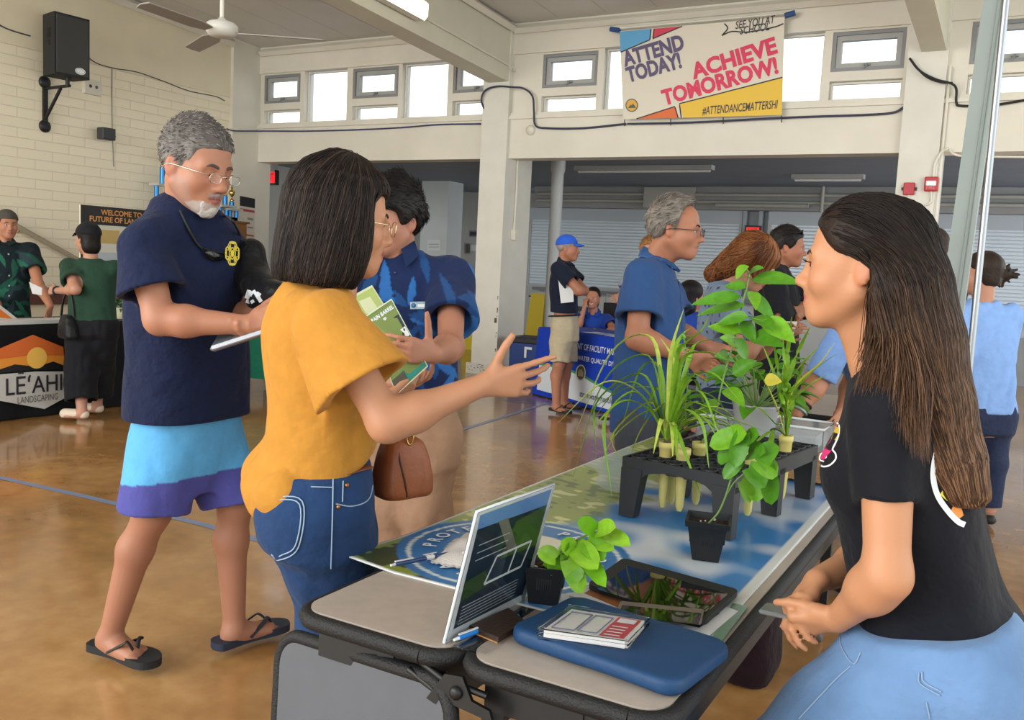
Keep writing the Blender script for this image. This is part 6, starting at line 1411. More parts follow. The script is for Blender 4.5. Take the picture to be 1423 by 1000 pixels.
for sd in(1,-1):
 for c in np.arange(.11,.26,.027):b.raw([bp(.10,c,sd*.0021),bp(.10+.72*(1-.2*((c*37)%1)),c,sd*.0021),bp(.10+.72*(1-.2*((c*37)%1)),c+.006,sd*.0021),bp(.10,c+.006,sd*.0021)],[(0,1,2,3)if sd>0 else(3,2,1,0)])
 for c in(.60,.66,.72):b.raw([bp(.12,c,sd*.0021),bp(.5,c,sd*.0021),bp(.5,c+.006,sd*.0021),bp(.12,c+.006,sd*.0021)],[(0,1,2,3)if sd>0 else(3,2,1,0)])
b.build('text_lines',mat('sheet_text','#aeb8bf',.5),pg)
b=MB()
for sd in(1,-1):
 for p,q in(((.32,.36),(.80,.36)),((.80,.36),(.86,.56)),((.86,.56),(.40,.56)),((.40,.56),(.32,.36)),((.62,.36),(.66,.56))):
  a,c=V(*p),V(*q);d=nz(c-a);m=V(-d[1],d[0])*.010;b.raw([bp(*(a-m),sd*.0022),bp(*(c-m),sd*.0022),bp(*(c+m),sd*.0022),bp(*(a+m),sd*.0022)],[(0,1,2,3)])
b.build('white_outline',mat('sheet_white','#c9ced2'),pg)
pen('pen','bright blue and white pen in front of the info stand',V(-.800,1.302,TZ+.0085),V(-.765,1.455,TZ+.0085),mBlP,mWhP)
t=thing('wallet','small dark brown leather wallet with a tan edge, by the blue sleeve','wallet',flat_at(690,872,TZ));w4=[flat_at(*p,TZ+.001)for p in((652,878),(692,895),(730,872),(706,853))]
b=MB();o=w4[0];b.prism([((p-o)[0],(p-o)[1])for p in w4],o+V(0,0,.003),ux,uy,uz*.010);b.build('leather_cover',mat('dark_brown_leather','#33241a',.4,bump=.2,bscale=200),t)
b=MB();b.prism([((p-o)[0]*.98,(p-o)[1]*.98)for p in w4],o+V(0,-.001,.0),ux,uy,uz*.0035);b.build('tan_edge',mat('tan_edge_leather','#b5824e',.5),t)
t=thing('laptop_sleeve','padded blue zip sleeve at the near corner of the table','sleeve',(-.575,1.44,TZ));q=[Zp(*p,TZ+.012)for p in((702,884),(768,838),(986,908),(932,966))]
o=q[0];u=nz(q[3]-q[0]);v=q[1]-q[0];v=nz(v-u*(v@u));W_=np.linalg.norm(q[3]-q[0])+.01;H_=(q[1]-q[0])@v+.03;G=Fld(V(-.80,1.22,TZ-.01),V(-.36,1.66,TZ+.06),.0045);Rm=np.array([u,v,uz]);cen=o+u*W_/2+v*H_/2+V(0,0,.006)
def slv(X,Y,Z):
 x,y,z=X-cen[0],Y-cen[1],Z-cen[2];a=np.abs(Rm[0][0]*x+Rm[0][1]*y)-(W_/2-.035);c=np.abs(Rm[1][0]*x+Rm[1][1]*y)-(H_/2-.035);d2=np.sqrt(np.maximum(a,0)**2+np.maximum(c,0)**2)+np.minimum(np.maximum(a,c),0)-.024
 e=np.abs(z)-.004;return np.sqrt(np.maximum(d2,0)**2+np.maximum(e,0)**2)+np.minimum(np.maximum(d2,e),0)-.011
G.add((slv,V(-.9,1.1,TZ-.02),V(-.3,1.8,TZ+.1)),.004);wv=waves(25,3);G.disp(lambda X,Y,Z:-.002*wv(X,Y,Z));fobj('padded_sleeve',G,mat('blue_neoprene','#0b375f',.6,bump=.12,bscale=350),t)
b=MB();b.raw([p+V(0,0,.021)for p in(Zp(868,921,TZ),Zp(901,933,TZ),Zp(902,931,TZ),Zp(869,919,TZ))],[(0,1,2,3)],False);b.build('sleeve_mark',mat('pale_mark','#9db6c9',.5),t)
t=thing('clear_case','clear plastic case of white cards with a red printed band, on the blue sleeve','box',Zp(822,885,TZ+.03));zt=TZ+.031;q=[Zp(*p,zt)for p in((747,888),(872,906),(902,874),(790,856))];o=q[0];P=[((p-o)[0],(p-o)[1])for p in q]
cx=np.mean(P,0);In=[tuple(cx+(np.array(p)-cx)*.9)for p in P];b=MB();b.prism(In,o+V(0,0,.003),ux,uy,uz*.013);b.build('card_stack',mat('card_white','#c9c7c4',.6),t)
b=MB();b.prism(P,o,ux,uy,uz*.002);b.prism(P,o+V(0,0,.0185),ux,uy,uz*.0015);b.tube([o+V(x,y,.010)for x,y in P+[P[0]]],.0032,6,caps=False);b.tube([o+V(x,y,.020)for x,y in P+[P[0]]],.0022,6,caps=False);b.build('clear_shell',mat('case_plastic','#ffffff',.05,trans=1.,ior=1.15),t)
e=[o+V(x,y,.0165)for x,y in In];f2=lambda a,c:(1-a)*(1-c)*e[0]+a*(1-c)*e[1]+a*c*e[2]+(1-a)*c*e[3]
b=MB();b.raw([f2(.66,.04),f2(.97,.04),f2(.97,.97),f2(.66,.97)],[(0,1,2,3)],False);rd=b.build('red_band',mat('print_red','#b53040',.5),t)
b=MB();b.raw([p+V(0,0,.0006)for p in(f2(.70,.72),f2(.93,.72),f2(.93,.92),f2(.70,.92))],[(0,1,2,3)],False)
for k in range(4):b.raw([p+V(0,0,.0006)for p in(f2(.70,.12+.13*k),f2(.90,.12+.13*k),f2(.90,.16+.13*k),f2(.70,.16+.13*k))],[(0,1,2,3)],False)
b.build('band_print',mat('print_white','#d5dade'),rd)
b=MB()
for a0,c0_,a1,c1_ in((.06,.1,.34,.86),(.38,.12,.62,.86)):
 for(p,r_)in(((a0,c0_),(a1,c0_)),((a1,c0_),(a1,c1_)),((a1,c1_),(a0,c1_)),((a0,c1_),(a0,c0_))):b.tube([f2(*p)+V(0,0,.001),f2(*r_)+V(0,0,.001)],.0012,4)
b.build('card_outline',mat('print_violet','#7d7ba0',.6),t)
def plate(name,parent,px,z,h,m_,inset=0,r=0):
 q=[Zp(*p,z)for p in px];o=q[0];P=[((p-o)[0],(p-o)[1])for p in q]
 if inset:c=np.mean(P,0);P=[tuple(c+(np.array(p)-c)*inset)for p in P]
 if r:
  Q=[];n=len(P)
  for i in range(n):
   a,p,c=np.array(P[i-1]),np.array(P[i]),np.array(P[(i+1)%n]);d1,d2=nz(a-p)*r,nz(c-p)*r
   for s_ in np.linspace(0,1,5):Q.append(tuple(p+d1*(1-s_)**2+d2*s_**2))
  P=Q
 b=MB();b.prism(P,o,ux,uy,uz*h);return b.build(name,m_,parent)
t=thing('photo_print','white bordered photo print lying under the tablet','print',Zp(850,845,ZS));plate('print_paper',t,((791,828),(862,792),(1026,850),(985,884)),ZS,.002,mat('print_paper','#c4c6c8',.4));plate('brown_picture',t,((812,824),(850,802),(905,822),(868,848)),ZS+.002,.0006,mat('brown_picture','#8a5a35',.5));plate('dark_picture',t,((868,848),(905,822),(1000,852),(972,872)),ZS+.002,.0006,mat('dark_picture','#23252b',.5))
t=thing('tablet_computer','black framed tablet lying face up on the photo print, reflecting the plants','tablet',Zp(920,830,ZS+.004));px=((815,818),(866,781),(1027,826),(978,870));plate('case',t,px,ZS+.0035,.011,mat('tablet_rubber','#1a1b1e',.55),r=.018);plate('screen',t,px,ZS+.0147,.0008,mat('black_glass','#060708',.03,spec=.8),.86)
t=thing('mobile_phone','dark phone with a pale rim lying against the near side of the tablet','phone',Zp(915,855,ZS+.004));px=((856,856),(862,840),(978,852),(974,868));plate('phone_body',t,px,ZS+.0155,.008,mat('rose_metal','#8f7f80',.3,.7),r=.006);plate('phone_screen',t,px,ZS+.0236,.0006,mat('black_glass','#060708'),.95)
t=thing('green_tape','strip of pale green tape at the right edge of the table','tape',Zp(1000,870,ZS));plate('tape_strip',t,((985,893),(1018,838),(1040,842),(992,905)),ZS+.0005,.0006,mat('green_film','#6f9a86',.2,trans=.5))
def leafmat(nm,c):return mat(nm,c,.38,var=.16,vscale=60,trans=0.,spec=.45)
def strap(b,path,w,fold=.25):
 """arching strap leaf"""
 P=catmull(path,6);n=len(P);vs=[];fs=[]
 for i,p in enumerate(P):
  t=nz(P[min(i+1,n-1)]-P[max(i-1,0)]);s_=np.cross(t,uz);s_=nz(s_)if np.linalg.norm(s_)>.05 else V(1,0,0);nn=np.cross(s_,t);k=i/(n-1);ww=w*(min(1,.45+k*3))*(1-max(0,k-.62)/.39)**.75+.0004
  vs+=[p-s_*ww/2+nn*ww*fold,p,p+s_*ww/2+nn*ww*fold]
 for i in range(n-1):fs+=[(3*i,3*i+1,3*i+4,3*i+3),(3*i+1,3*i+2,3*i+5,3*i+4)]
 b.raw(vs,fs,True)
def ovate(b,base,d,ln,w,up=(0,0,1),droop=.25,heart=0.,cup=.15,stem=0.):
 d=nz(d);s_=np.cross(d,up);s_=nz(s_)if np.linalg.norm(s_)>.05 else V(1,0,0);nn=np.cross(s_,d);p0=np.asarray(base,float);n=8;vs=[];fs=[]
 if stem:b.tube([p0,p0+d*stem],.0011,5);p0=p0+d*stem
 for i in range(n+1):
  k=i/n;pr=math.sin(math.pi*min(1,k**.72))**.85*(1-.12*k)if not heart else math.sqrt(max(0,1-(2*min(k*1.0,1)-.85)**2/1.35))if k<.99 else 0.
  c=p0+d*(ln*k)-V(0,0,1)*droop*ln*k*k
  for j in(-2,-1,0,1,2):
   a=j/2;back=-heart*ln*.20*abs(a)*(1-k)**3;vs.append(c+s_*(w/2*pr*a)+nn*(cup*w*abs(a)**1.5*pr)+d*back)
 for i in range(n):
  for j in range(4):fs.append((i*5+j,i*5+j+1,i*5+j+6,i*5+j+5))
 b.raw(vs,fs,True)
mGrass=leafmat('spider_leaf','#749f28');mGrassY=leafmat('spider_leaf_pale','#b3c455');mLeaf=leafmat('vine_leaf','#4c861a');mLeafD=leafmat('deep_leaf','#3f7a20');mLime=leafmat('lime_leaf','#6aa31f');mStem=mat('green_stem','#6f8f4a',.5);mHerb=leafmat('herb_leaf','#6fae4a')
mCone=mat('pale_yellow_cone','#c9bd72',.5,var=.05,vscale=40);mSoil=mat('potting_soil','#2b1d14',.9,bump=.8,bscale=220)
RA=R_(-7.5);ru,rv=V(math.cos(RA),math.sin(RA),0),V(-math.sin(RA),math.cos(RA),0);RO=V(-.880,2.25,ZS);RW,RL,RH=.30,.60,.162
def rk(a,c,z):return RO+ru*a+rv*c+V(0,0,z)
t=thing('plant_rack','black plastic nursery rack with a grid of holes, holding the yellow cones','rack',rk(RW/2,RL/2,0));mR=mat('rack_black','#1d2024',.5)
nx,ny=6,12;holes=set()
cones={'spider':(1.3,2),'spare':(1.6,3.6),'tall':(3.0,3.2),'clump':(5.4,10.2),'side':(4.0,8.0)}
cell=lambda i,j:(RW*(i+.5)/nx,RL*(j+.5)/ny)
b=MB();
for i in range(nx):
 for j in range(ny):
  a,c=cell(i,j);r1=.0172;n=12;vs=[];fs=[]
  for(rr,z)in((.0205,RH-.035),(.0212,RH),(.0232,RH),(.0245,RH-.006)):vs+=[rk(a+rr*math.cos(2*math.pi*k/n),c+rr*math.sin(2*math.pi*k/n),z)for k in range(n)]
  for q in range(3):fs+=[(q*n+k,q*n+(k+1)%n,(q+1)*n+(k+1)%n,(q+1)*n+k)for k in range(n)]
  b.raw(vs,fs,False)
Rr=np.array([ru,rv,uz])
for i in range(nx+1):b.box((RW*i/nx-.002,0,RH-.030),(RW*i/nx+.002,RL,RH-.008),Rr,RO)
for j in range(ny+1):b.box((0,RL*j/ny-.002,RH-.030),(RW,RL*j/ny+.002,RH-.008),Rr,RO)
b.build('hole_grid',mR,t)
for(u0,u1,c0_,c1_)in((-.008,RW+.008,-.010,-.002),(-.008,RW+.008,RL+.002,RL+.010)):
 b=MB();P=[(u0,RH-.002),(u0,RH-.052)]+[(u0+.055+(RW-.094)*k/10,RH-.052+.026*math.sin(math.pi*min(1,max(0,k/10)))**.5)for k in range(11)]+[(u1,RH-.052),(u1,RH-.002)];b.prism(P,RO+rv*c0_,ru,uz,rv*(c1_-c0_));b.build('end_apron',mR,t)
for u0 in(-.010,RW+.002):b=MB();b.box((u0,-.008,RH-.045),(u0+.008,RL+.008,RH-.002),Rr,RO);b.build('side_apron',mR,t)
for sx,aa in((-1,0),(1,RW)):
 for c in(0,RL*.52,RL):
  b=MB();w0,w1=.062,.044;a0=aa-sx*w0 if True else 0;x0,x1=sorted((aa+sx*.010,aa-sx*(w0-.01)));y0,y1=(c-.012,c+.030)if c<RL*.9 else(c-.030,c+.012)
  P=[rk(x0,y0,RH-.03),rk(x1,y0,RH-.03),rk(x1,y1,RH-.03),rk(x0,y1,RH-.03)];k=.72;m_=rk(aa+sx*.004,c,0);Q=[rk(aa+sx*.010-sx*(0 if abs(x-(aa+sx*.010))<1e-6 else w1),y0 if y==y0 else y1-.008*(1 if c<RL*.9 else 0),.0)for x,y in((x0,y0),(x1,y0),(x1,y1),(x0,y1))]
  b.raw(P+Q,[(0,1,2,3),(7,6,5,4),(0,4,5,1),(1,5,6,2),(2,6,7,3),(3,7,4,0)],False);b.build('leg',mR,t)
b=MB()
for a in(.25,.5,.75):b.prism([(0,0),(1,0)],rk(0,0,0),ru,rv,uz*.0)if False else None
def cone_pot(par,i,j,rise=.03):
 a,c=cell(i,j);o=rk(a,c,0);b=MB();b.lathe(o,[(.006,.022),(.0105,.034),(.0165,RH-.01),(.0185,RH+rise-.018),(.0205,RH+rise-.016),(.0205,RH+rise),(.0185,RH+rise),(.0175,RH+rise-.01),(0,RH+rise-.01)],18);b.build('cone_pot',mCone,par)
 b=MB();b.box((-.0025,-.009,.036),(.0025,-.006,.046),None);
 s_=MB();s_.lathe(o,[(0,RH+rise-.011),(.0178,RH+rise-.0095),(.008,RH+rise-.006),(0,RH+rise-.005)],12);s_.build('soil',mSoil,par);return o+V(0,0,RH+rise-.006)
def plant(name,label,cat,i,j,rise=.03):
 a,c=cell(i,j);t=thing(name,label,cat,rk(a,c,0));return t,cone_pot(t,i,j,rise)
t,o=plant('spider_plant','spider plant with long arching pale green leaves in a yellow cone, left of the rack','plant',1,1,.040)
g=np.random.RandomState(6);b=MB();by=MB()
tg=[((905,470),(850,490),(800,600)),((900,495),(840,530),(797,660)),((890,520),(830,560),(828,640)),((880,545),(840,590),(850,690)),((900,560),(850,610),(880,655)),((915,510),(890,515),(865,590)),((935,500),(945,470),(960,455)),((945,490),(975,460),(985,440)),((940,520),(930,490),(918,470)),((950,500),(985,490),(1010,500)),((955,530),(990,520),(1030,560)),((960,545),(1000,560),(1020,610)),((925,560),(890,600),(870,660)),((950,570),(975,590),(985,650)),((940,600),(955,640),(975,690)),((960,560),(1010,580),(1065,600)),((930,520),(935,480),(950,430)),((920,545),(870,540),(820,570)),((955,510),(968,478),(1000,470)),((945,540),(960,520),(985,530)),((905,570),(860,600),(835,640)),((940,505),(948,480),(975,478))]
for k,(p1,p2,p3)in enumerate(tg):
 dy=g.uniform(-.16,.16);Y=o[1];strap(by if k%4==0 else b,[o+g.normal(size=3)*.002,o*.35+.65*A(*((p1[0]+930)/2,(p1[1]+585)/2),Y+dy*.25),A(*p1,Y+dy*.5),A(*p2,Y+dy*.8),A(*p3,Y+dy)],g.uniform(.011,.016))
for k in range(26):
 a=g.uniform(0,6.28);ln=g.uniform(.14,.30);d=V(math.cos(a),math.sin(a),0);hgt=g.uniform(.05,.16);strap(by if k%3==0 else b,[o,o+d*ln*.25+V(0,0,hgt*.8),o+d*ln*.6+V(0,0,hgt),o+d*ln+V(0,0,hgt*.4-.02)],g.uniform(.010,.015))
b.build('foliage',mGrass,t);by.build('pale_foliage',mGrassY,t)
b=MB();b.tube([o-V(0,0,.004),o+V(.004,0,.018),o+V(.002,.004,.034)],[.011,.010,.006],10);b.build('crown',mat('dry_crown','#5d4a38',.9,bump=.6,bscale=120),t)
t,o=plant('herb_seedling','slim herb with small pale leaves in a yellow cone behind the spider plant','plant',1,2,.034);pts=[o,A(950,570,o[1]+.02),A(956,520,o[1]+.02),A(950,462,o[1]+.02)];pts=catmull(pts,5);b=MB();b.tube(pts,.0018,6);b.build('stem',mStem,t);b=MB()
for k in range(34):p=pts[-1-(k%8)];a=g.uniform(0,6.28);ovate(b,p+g.normal(size=3)*V(.004,.004,.01),V(math.cos(a),math.sin(a),g.uniform(-.3,.4)),g.uniform(.014,.026),g.uniform(.009,.016),droop=.2)
b.build('foliage',mHerb,t)
t,o=plant('climbing_plant','tall climber with glossy pointed leaves rising above the rack in a yellow cone','plant',2,3,.034);Y=o[1]
pts=catmull([o,A(990,590,Y),A(1004,530,Y+.01),A(1018,480,Y+.02),A(1030,430,Y+.02),A(1040,385,Y+.03),A(1036,372,Y+.03)],6);b=MB();b.tube(pts,.0026,7);b.build('stem',mStem,t);b=MB();b2=MB()
lv=[((1022,385),(1040,370),.05),((1030,412),(968,418),.055),((1035,425),(975,432),.05),((1046,405),(1050,425),.045),((1045,388),(1108,388),.065),((1040,440),(1000,448),.055),((1030,462),(988,452),.06),((1048,440),(1072,455),.06),((1042,410),(1072,440),.055),((1026,480),(1002,468),.055),((1022,470),(1035,495),.05),((1045,466),(1085,478),.075),((1060,445),(1100,470),.08),((1018,520),(1050,500),.06),((1014,515),(985,520),.05),((1008,540),(1032,560),.06),((1036,400),(1012,398),.05),((1040,380),(1060,372),.04),((1002,560),(970,572),.05),((1030,446),(1045,470),.055),((1020,500),(995,492),.05)]
for k,((ax,ay),(bx,by_),w)in enumerate(lv):
 p=A(ax,ay,Y+.02+g.uniform(-.03,.03));q=A(bx,by_,Y+g.uniform(-.08,.06));st=min(pts,key=lambda z:np.linalg.norm(z-p));(b if k%3 else b2).tube([st,p],.0010,5);ovate(b if k%3 else b2,p,q-p+V(0,0,.006),max(np.linalg.norm(q-p),.06)*1.12,w*.82,up=nz(V(.3,-.75,.6)),droop=.12)
b.build('foliage',mLeaf,t);b2.build('bright_foliage',mLime,t)
t,o=plant('ginger_clump','clump of upright blades with one yellow leaf, in the yellow cone at the far right','plant',5,8,.045);Y=o[1];b=MB();by=MB()
for(p1,p2,w)in(((1085,560),(1075,470),.016),((1090,540),(1100,440),.018),((1095,530),(1125,455),.018),((1100,545),(1165,490),.020),((1080,570),(1050,510),.016),((1088,560),(1060,480),.014),((1098,560),(1150,520),.016),((1092,550),(1088,470),.014),((1075,600),(1062,670),.016),((1078,590),(1040,560),.014),((1102,560),(1118,500),.014),((1070,600),(1030,640),.012),((1086,545),(1140,480),.014)):
 strap(b,[o,A((p1[0]*2+1095)/3,(p1[1]*2+590)/3,Y),A(*p1,Y+g.uniform(-.03,.03)),A((p1[0]+p2[0])/2,(p1[1]+p2[1])/2-4,Y+g.uniform(-.05,.05)),A(*p2,Y+g.uniform(-.08,.08))],w,.2)
strap(by,[o,A(1096,560,Y),A(1112,530,Y),A(1140,505,Y-.03),A(1160,476,Y-.05)],.010,.3);ovate(by,A(1062,528,Y-.06),V(.9,0,.1),.05,.042,up=nz(V(.1,-.8,.5)),droop=.1);by.tube([A(1064,530,Y-.06),A(1078,560,Y-.03),o],.0012,5)
b.build('foliage',mGrass,t);by.build('yellowing_leaf',mat('yellow_leaf','#cfc142',.5,var=.1,vscale=40),t)
for k in range(2):pass
t,o=plant('spare_cone','empty pale yellow cone standing in the rack between the plants','pot',2,1,.03)
t,o=plant('spare_cone','empty pale yellow cone at the right front side of the rack','pot',5,3,.03)
def square_pot(t,o,w0,w1,h,rot,rim=.006):
 ca,sa=math.cos(rot),math.sin(rot);u,v=V(ca,sa,0),V(-sa,ca,0);b=MB();Q=lambda w,z:[o+u*x*w/2+v*y*w/2+V(0,0,z)for x,y in((-1,-1),(1,-1),(1,1),(-1,1))]
 L_=[Q(w0,0),Q(w0+(w1-w0)*.86,h*.86),Q(w1+rim,h*.86),Q(w1+rim*1.6,h),Q(w1-.002,h),Q(w1-.006,h*.84)];vs=[p for q in L_ for p in q];fs=[(0,3,2,1)]
 for i in range(5):fs+=[(4*i+k,4*i+(k+1)%4,4*i+4+(k+1)%4,4*i+4+k)for k in range(4)]
 b.raw(vs,fs,False)
 for s_ in(-1,1):
  for k in range(7):
   for(U,Vv)in((u,v),(v,-u)):
    a=(k-3)*w0*.075;p=o+U*a+Vv*s_*(w0/2+(w1-w0)/2*.5)+V(0,0,h*.40);b.box((-.0014,-.0022,0),(.0014,.0022,h*.30),np.array([U,Vv,uz]),p)
 b.build('square_pot',mat('black_pot','#15171a',.42),t);s2=MB();s2.raw(Q(w1-.006,h*.85),[(0,1,2,3)],False);wv_=0
 for _ in range(40):s2.ball(o+u*g.uniform(-.4,.4)*w1+v*g.uniform(-.4,.4)*w1+V(0,0,h*.85),g.uniform(.002,.005),6)
 s2.build('soil',mSoil,t);b=MB()
 for _ in range(8):b.ball(o+u*g.uniform(-.42,.42)*w1+v*g.uniform(-.42,.42)*w1+V(0,0,h*.87),g.uniform(.002,.004),6)
 b.build('perlite',mat('perlite','#b9b4a8',.9),t);return o+V(0,0,h*.86)
t=thing('potted_vine','heart leaved vine in a small square black pot in front of the rack','plant',Zp(981,776,ZS));po=Zp(981,774,ZS);o=square_pot(t,po,.060,.092,.094,R_(14));Y=o[1]
pts=catmull([o,A(998,712,Y),A(1008,690,Y+.0),A(1016,665,Y),A(1026,640,Y+.02),A(1030,618,Y+.02)],6);b=MB();b.tube(pts,.0022,7);b.tube(catmull([A(1008,690,Y),A(1022,668,Y),A(1045,650,Y-.01),A(1060,640,Y)],5),.0016,6);b.build('stem',mStem,t);b=MB();b2=MB()
for k,((ax,ay),(bx,by_),w)in enumerate([((1030,606),(990,612),.062),((1032,604),(1022,640),.05),((1040,630),(1062,622),.055),((1052,640),(1078,655),.06),((1040,650),(1062,670),.055),((1028,640),(1012,655),.04),((1046,660),(1052,690),.05),((1060,640),(1075,612),.05),((1038,612),(1054,598),.05),((1030,668),(1042,690),.04),((1022,622),(1000,636),.045),((1066,650),(1072,690),.05),((1012,610),(1036,596),.06)]):
 p=A(ax,ay,Y+g.uniform(-.03,.03));q=A(bx,by_,Y+g.uniform(-.05,.03));ovate(b if k%3 else b2,p,q-p,max(np.linalg.norm(q-p),.045)*1.1,w*.85,up=nz(V(.2,-.8,.5)),droop=.15,heart=.7)
b.build('foliage',mLeaf,t);b2.build('bright_foliage',mLime,t)
t=thing('potted_basil','bright green round leaved seedling in a black pot behind the info stand','plant',Zp(757,838,ZS));po=Zp(757,832,ZS);o=square_pot(t,po,.058,.078,.075,R_(20));Y=o[1];b=MB();b2=MB();st=MB()
for k,((ax,ay),(bx,by_),w)in enumerate([((772,776),(752,764),.036),((790,770),(800,800),.044),((800,760),(826,780),.048),((815,752),(836,770),.046),((838,742),(870,748),.034),((826,738),(806,722),.036),((830,738),(852,728),.036),((780,772),(768,792),.036),((795,765),(782,750),.036),((812,756),(808,790),.046),((788,778),(806,812),.040),((776,768),(790,755),.032),((820,748),(848,756),.038),((805,765),(836,800),.036),((770,780),(758,796),.03)]):
 p=A(ax,ay,Y+g.uniform(-.03,.02));q=A(bx,by_,Y+g.uniform(-.05,.0));st.tube(catmull([o,(o+p)/2+V(0,0,.012),p],4),.0012,5);ovate(b if k%2 else b2,p,q-p,max(np.linalg.norm(q-p),.035)*1.2,w,up=nz(V(.25,-.75,.6)),droop=.12,heart=.5)
b.build('foliage',mLime,t);b2.build('light_foliage',leafmat('light_lime_leaf','#86b82e'),t);st.build('stem',mStem,t)
t=thing('loudspeaker','black loudspeaker on a wall bracket, high on the brick wall','speaker',(LX+.42,6.72,3.22))
o=V(LX+.42,6.62,3.22);yw=R_(-6);su,sv=V(math.cos(yw),math.sin(yw),0),V(-math.sin(yw),math.cos(yw),0);Rs=np.array([su,sv,uz])
P=[(-.20,-.17),(.10,-.20),(.10,.20),(-.20,.17)]
b=MB();b.prism(P,o,su,sv,uz*.66);cb=b.build('cabinet',mat('speaker_carpet','#232426',.75,bump=.2,bscale=150),t)
b=MB();b.box((.101,-.185,.02),(.112,.185,.64),Rs,o,bev=.006);b.build('grille',mat('speaker_grille','#3a3c3d',.6,bump=.4,bscale=420),t)
b=MB();b.box((-.07,-.192,.40),(.0,-.184,.50),Rs,o);b.build('carry_handle',mat('deep_black','#050506',.6),t)
b=MB();b.lathe(o+su*-.03-sv*.186+uz*.345,[(.032,0),(.032,.004),(0,.004)],14,-sv);b.build('port',mat('deep_black','#050506'),t)
b=MB();c=o+su*.113+sv*.085+uz*.075;b.raw([c+sv*.060*math.cos(a)+uz*.036*math.sin(a)for a in np.linspace(0,2*math.pi,25)[:-1]]+[c-su*.004+sv*.060*math.cos(a)+uz*.036*math.sin(a)for a in np.linspace(0,2*math.pi,25)[:-1]],[tuple(range(24))]+[(i,24+i,24+(i+1)%24,(i+1)%24)for i in range(24)],False);bdg=b.build('oval_badge',mat('badge_white','#dfe4e4',.4),t)
b=MB();b.raw([c+su*.001+sv*.050*math.cos(a)+uz*.028*math.sin(a)for a in np.linspace(0,2*math.pi,25)[:-1]]+[c+su*.001+sv*.046*math.cos(a)+uz*.024*math.sin(a)for a in np.linspace(0,2*math.pi,25)[:-1]],[(i,24+i,24+(i+1)%24,(i+1)%24)for i in range(24)],False);b.build('badge_ring',mat('badge_grey','#8f9396',.4),bdg)
t=thing('speaker_bracket','black triangular wall bracket carrying the loudspeaker','bracket',(LX+.02,6.62,2.72))
y=6.62;b=MB();b.box((LX,y-.025,2.70),(LX+.035,y+.025,3.20));b.build('wall_bar',mBlk,t)
b=MB();b.tube([V(LX+.03,y,3.12),V(LX+.46,y,3.13)],.018,8);b.build('arm',mBlk,t);b=MB();b.tube([V(LX+.02,y,2.78),V(LX+.30,y,3.11)],.018,8);b.build('strut',mBlk,t)
b=MB();b.tube([V(LX+.42,y,3.12),V(LX+.42,y,3.222)],.022,10);b.build('post',mBlk,t)
for z in(2.70,3.19):b=MB();b.lathe(V(LX+.002,y,z),[(.07,0),(.07,.02),(.05,.035),(0,.035)],16,(1,0,0));b.build('wall_disc',mBlk,t)
t=thing('wall_outlet','cream outlet box with two sockets below the loudspeaker','outlet',(LX,7.22,3.17));b=MB();b.box((LX,7.10,3.16),(LX+.06,7.32,3.33));b.build('outlet_box',mWhite,t)
for q in(7.17,7.25):b=MB();b.lathe(V(LX+.06,q,3.25),[(.02,0),(.02,.002),(0,.002)],10,(1,0,0));b.build('socket',mat('socket_dark','#4a4740',.5),t)
t=thing('wall_camera','small black camera box on the brick wall under the hanging wire','camera',(LX,7.40,2.66));b=MB();b.box((LX+.10,7.22,2.64),(LX+.22,7.40,2.78),bev=.01);b.build('camera_body',mat('dark_grey_plastic','#35383c',.45),t);b=MB();b.tube([V(LX,7.52,2.71),V(LX+.06,7.50,2.71),V(LX+.14,7.40,2.71)],.018,8);b.build('camera_arm',mBlk,t)
def cable(name,label,pts,r,m_,n=6):b=MB();b.tube(catmull(pts,n),r,6);return b.build(name,m_,None,label,'cable')
cable('hanging_wire','thin grey wire hanging down the brick wall to the small camera',[V(LX+.008,7.50,3.52),V(LX+.008,7.50,3.1),V(LX+.008,7.51,2.71),V(LX+.008,7.53,2.35)],.006,mat('grey_wire','#8d897d',.6))
wc=lambda x,y:Xp(x,y,LX+.02)
cable('wall_cable','dark cable running along the brick wall from the loudspeaker to the corner',[wc(118,76),wc(135,88),wc(160,95),wc(190,100),wc(225,112),wc(262,126),wc(300,134),wc(312,140)],.006,mat('dark_cable','#4a4a52',.5))
cable('wall_cable','dark cable at the far left of the brick wall leading to the loudspeaker',[wc(-20,24),wc(10,40),wc(42,50)],.008,mat('dark_cable','#4a4a52'))
bc=lambda x,y,d=.02:A(x,y,BY-d)
cable('blue_cable','blue cable below the left clerestory windows, from the corner to the middle pier',[A(308,137,9.37),A(314,148,9.37),A(313,165,9.37),A(311,175,9.37),A(321,181,9.37),Xp(338,182,LX+.08),bc(358,182,.05),bc(380,182,.02),bc(430,182),bc(500,180),bc(560,177),bc(610,173),bc(668,172,.03)],.010,mBlueP)
cable('blue_cable','thick dark cable looping around the middle pier',[bc(675,156,.03),bc(669,140,.09),bc(674,126,.10),bc(690,120,.10),bc(712,121,.10),bc(728,123,.04),bc(740,134,.04),bc(742,155,.04),bc(744,174,.04),bc(760,178,.04),bc(810,178,.03),bc(870,172,.03)],.012,mat('navy_cable','#343750',.5))
cable('blue_cable','dark cable under the right clerestory windows, from the banner to the right pier',[bc(872,172,.05),bc(960,170,.05),bc(1080,164,.05),bc(1130,162,.03),bc(1230,158,.03),bc(1254,150,.03),bc(1260,144,.03)],.012,mat('navy_cable','#343750'))
cable('black_cable','black cable swagging across the top of the right pier',[bc(1264,81,.10),bc(1278,98,.12),bc(1300,110,.12),bc(1322,116,.10),bc(1329,124,.06),bc(1329,142,.03),bc(1336,147,.03),bc(1380,146,.03),bc(1430,138,.03)],.012,mat('black_cable','#17181c',.5))
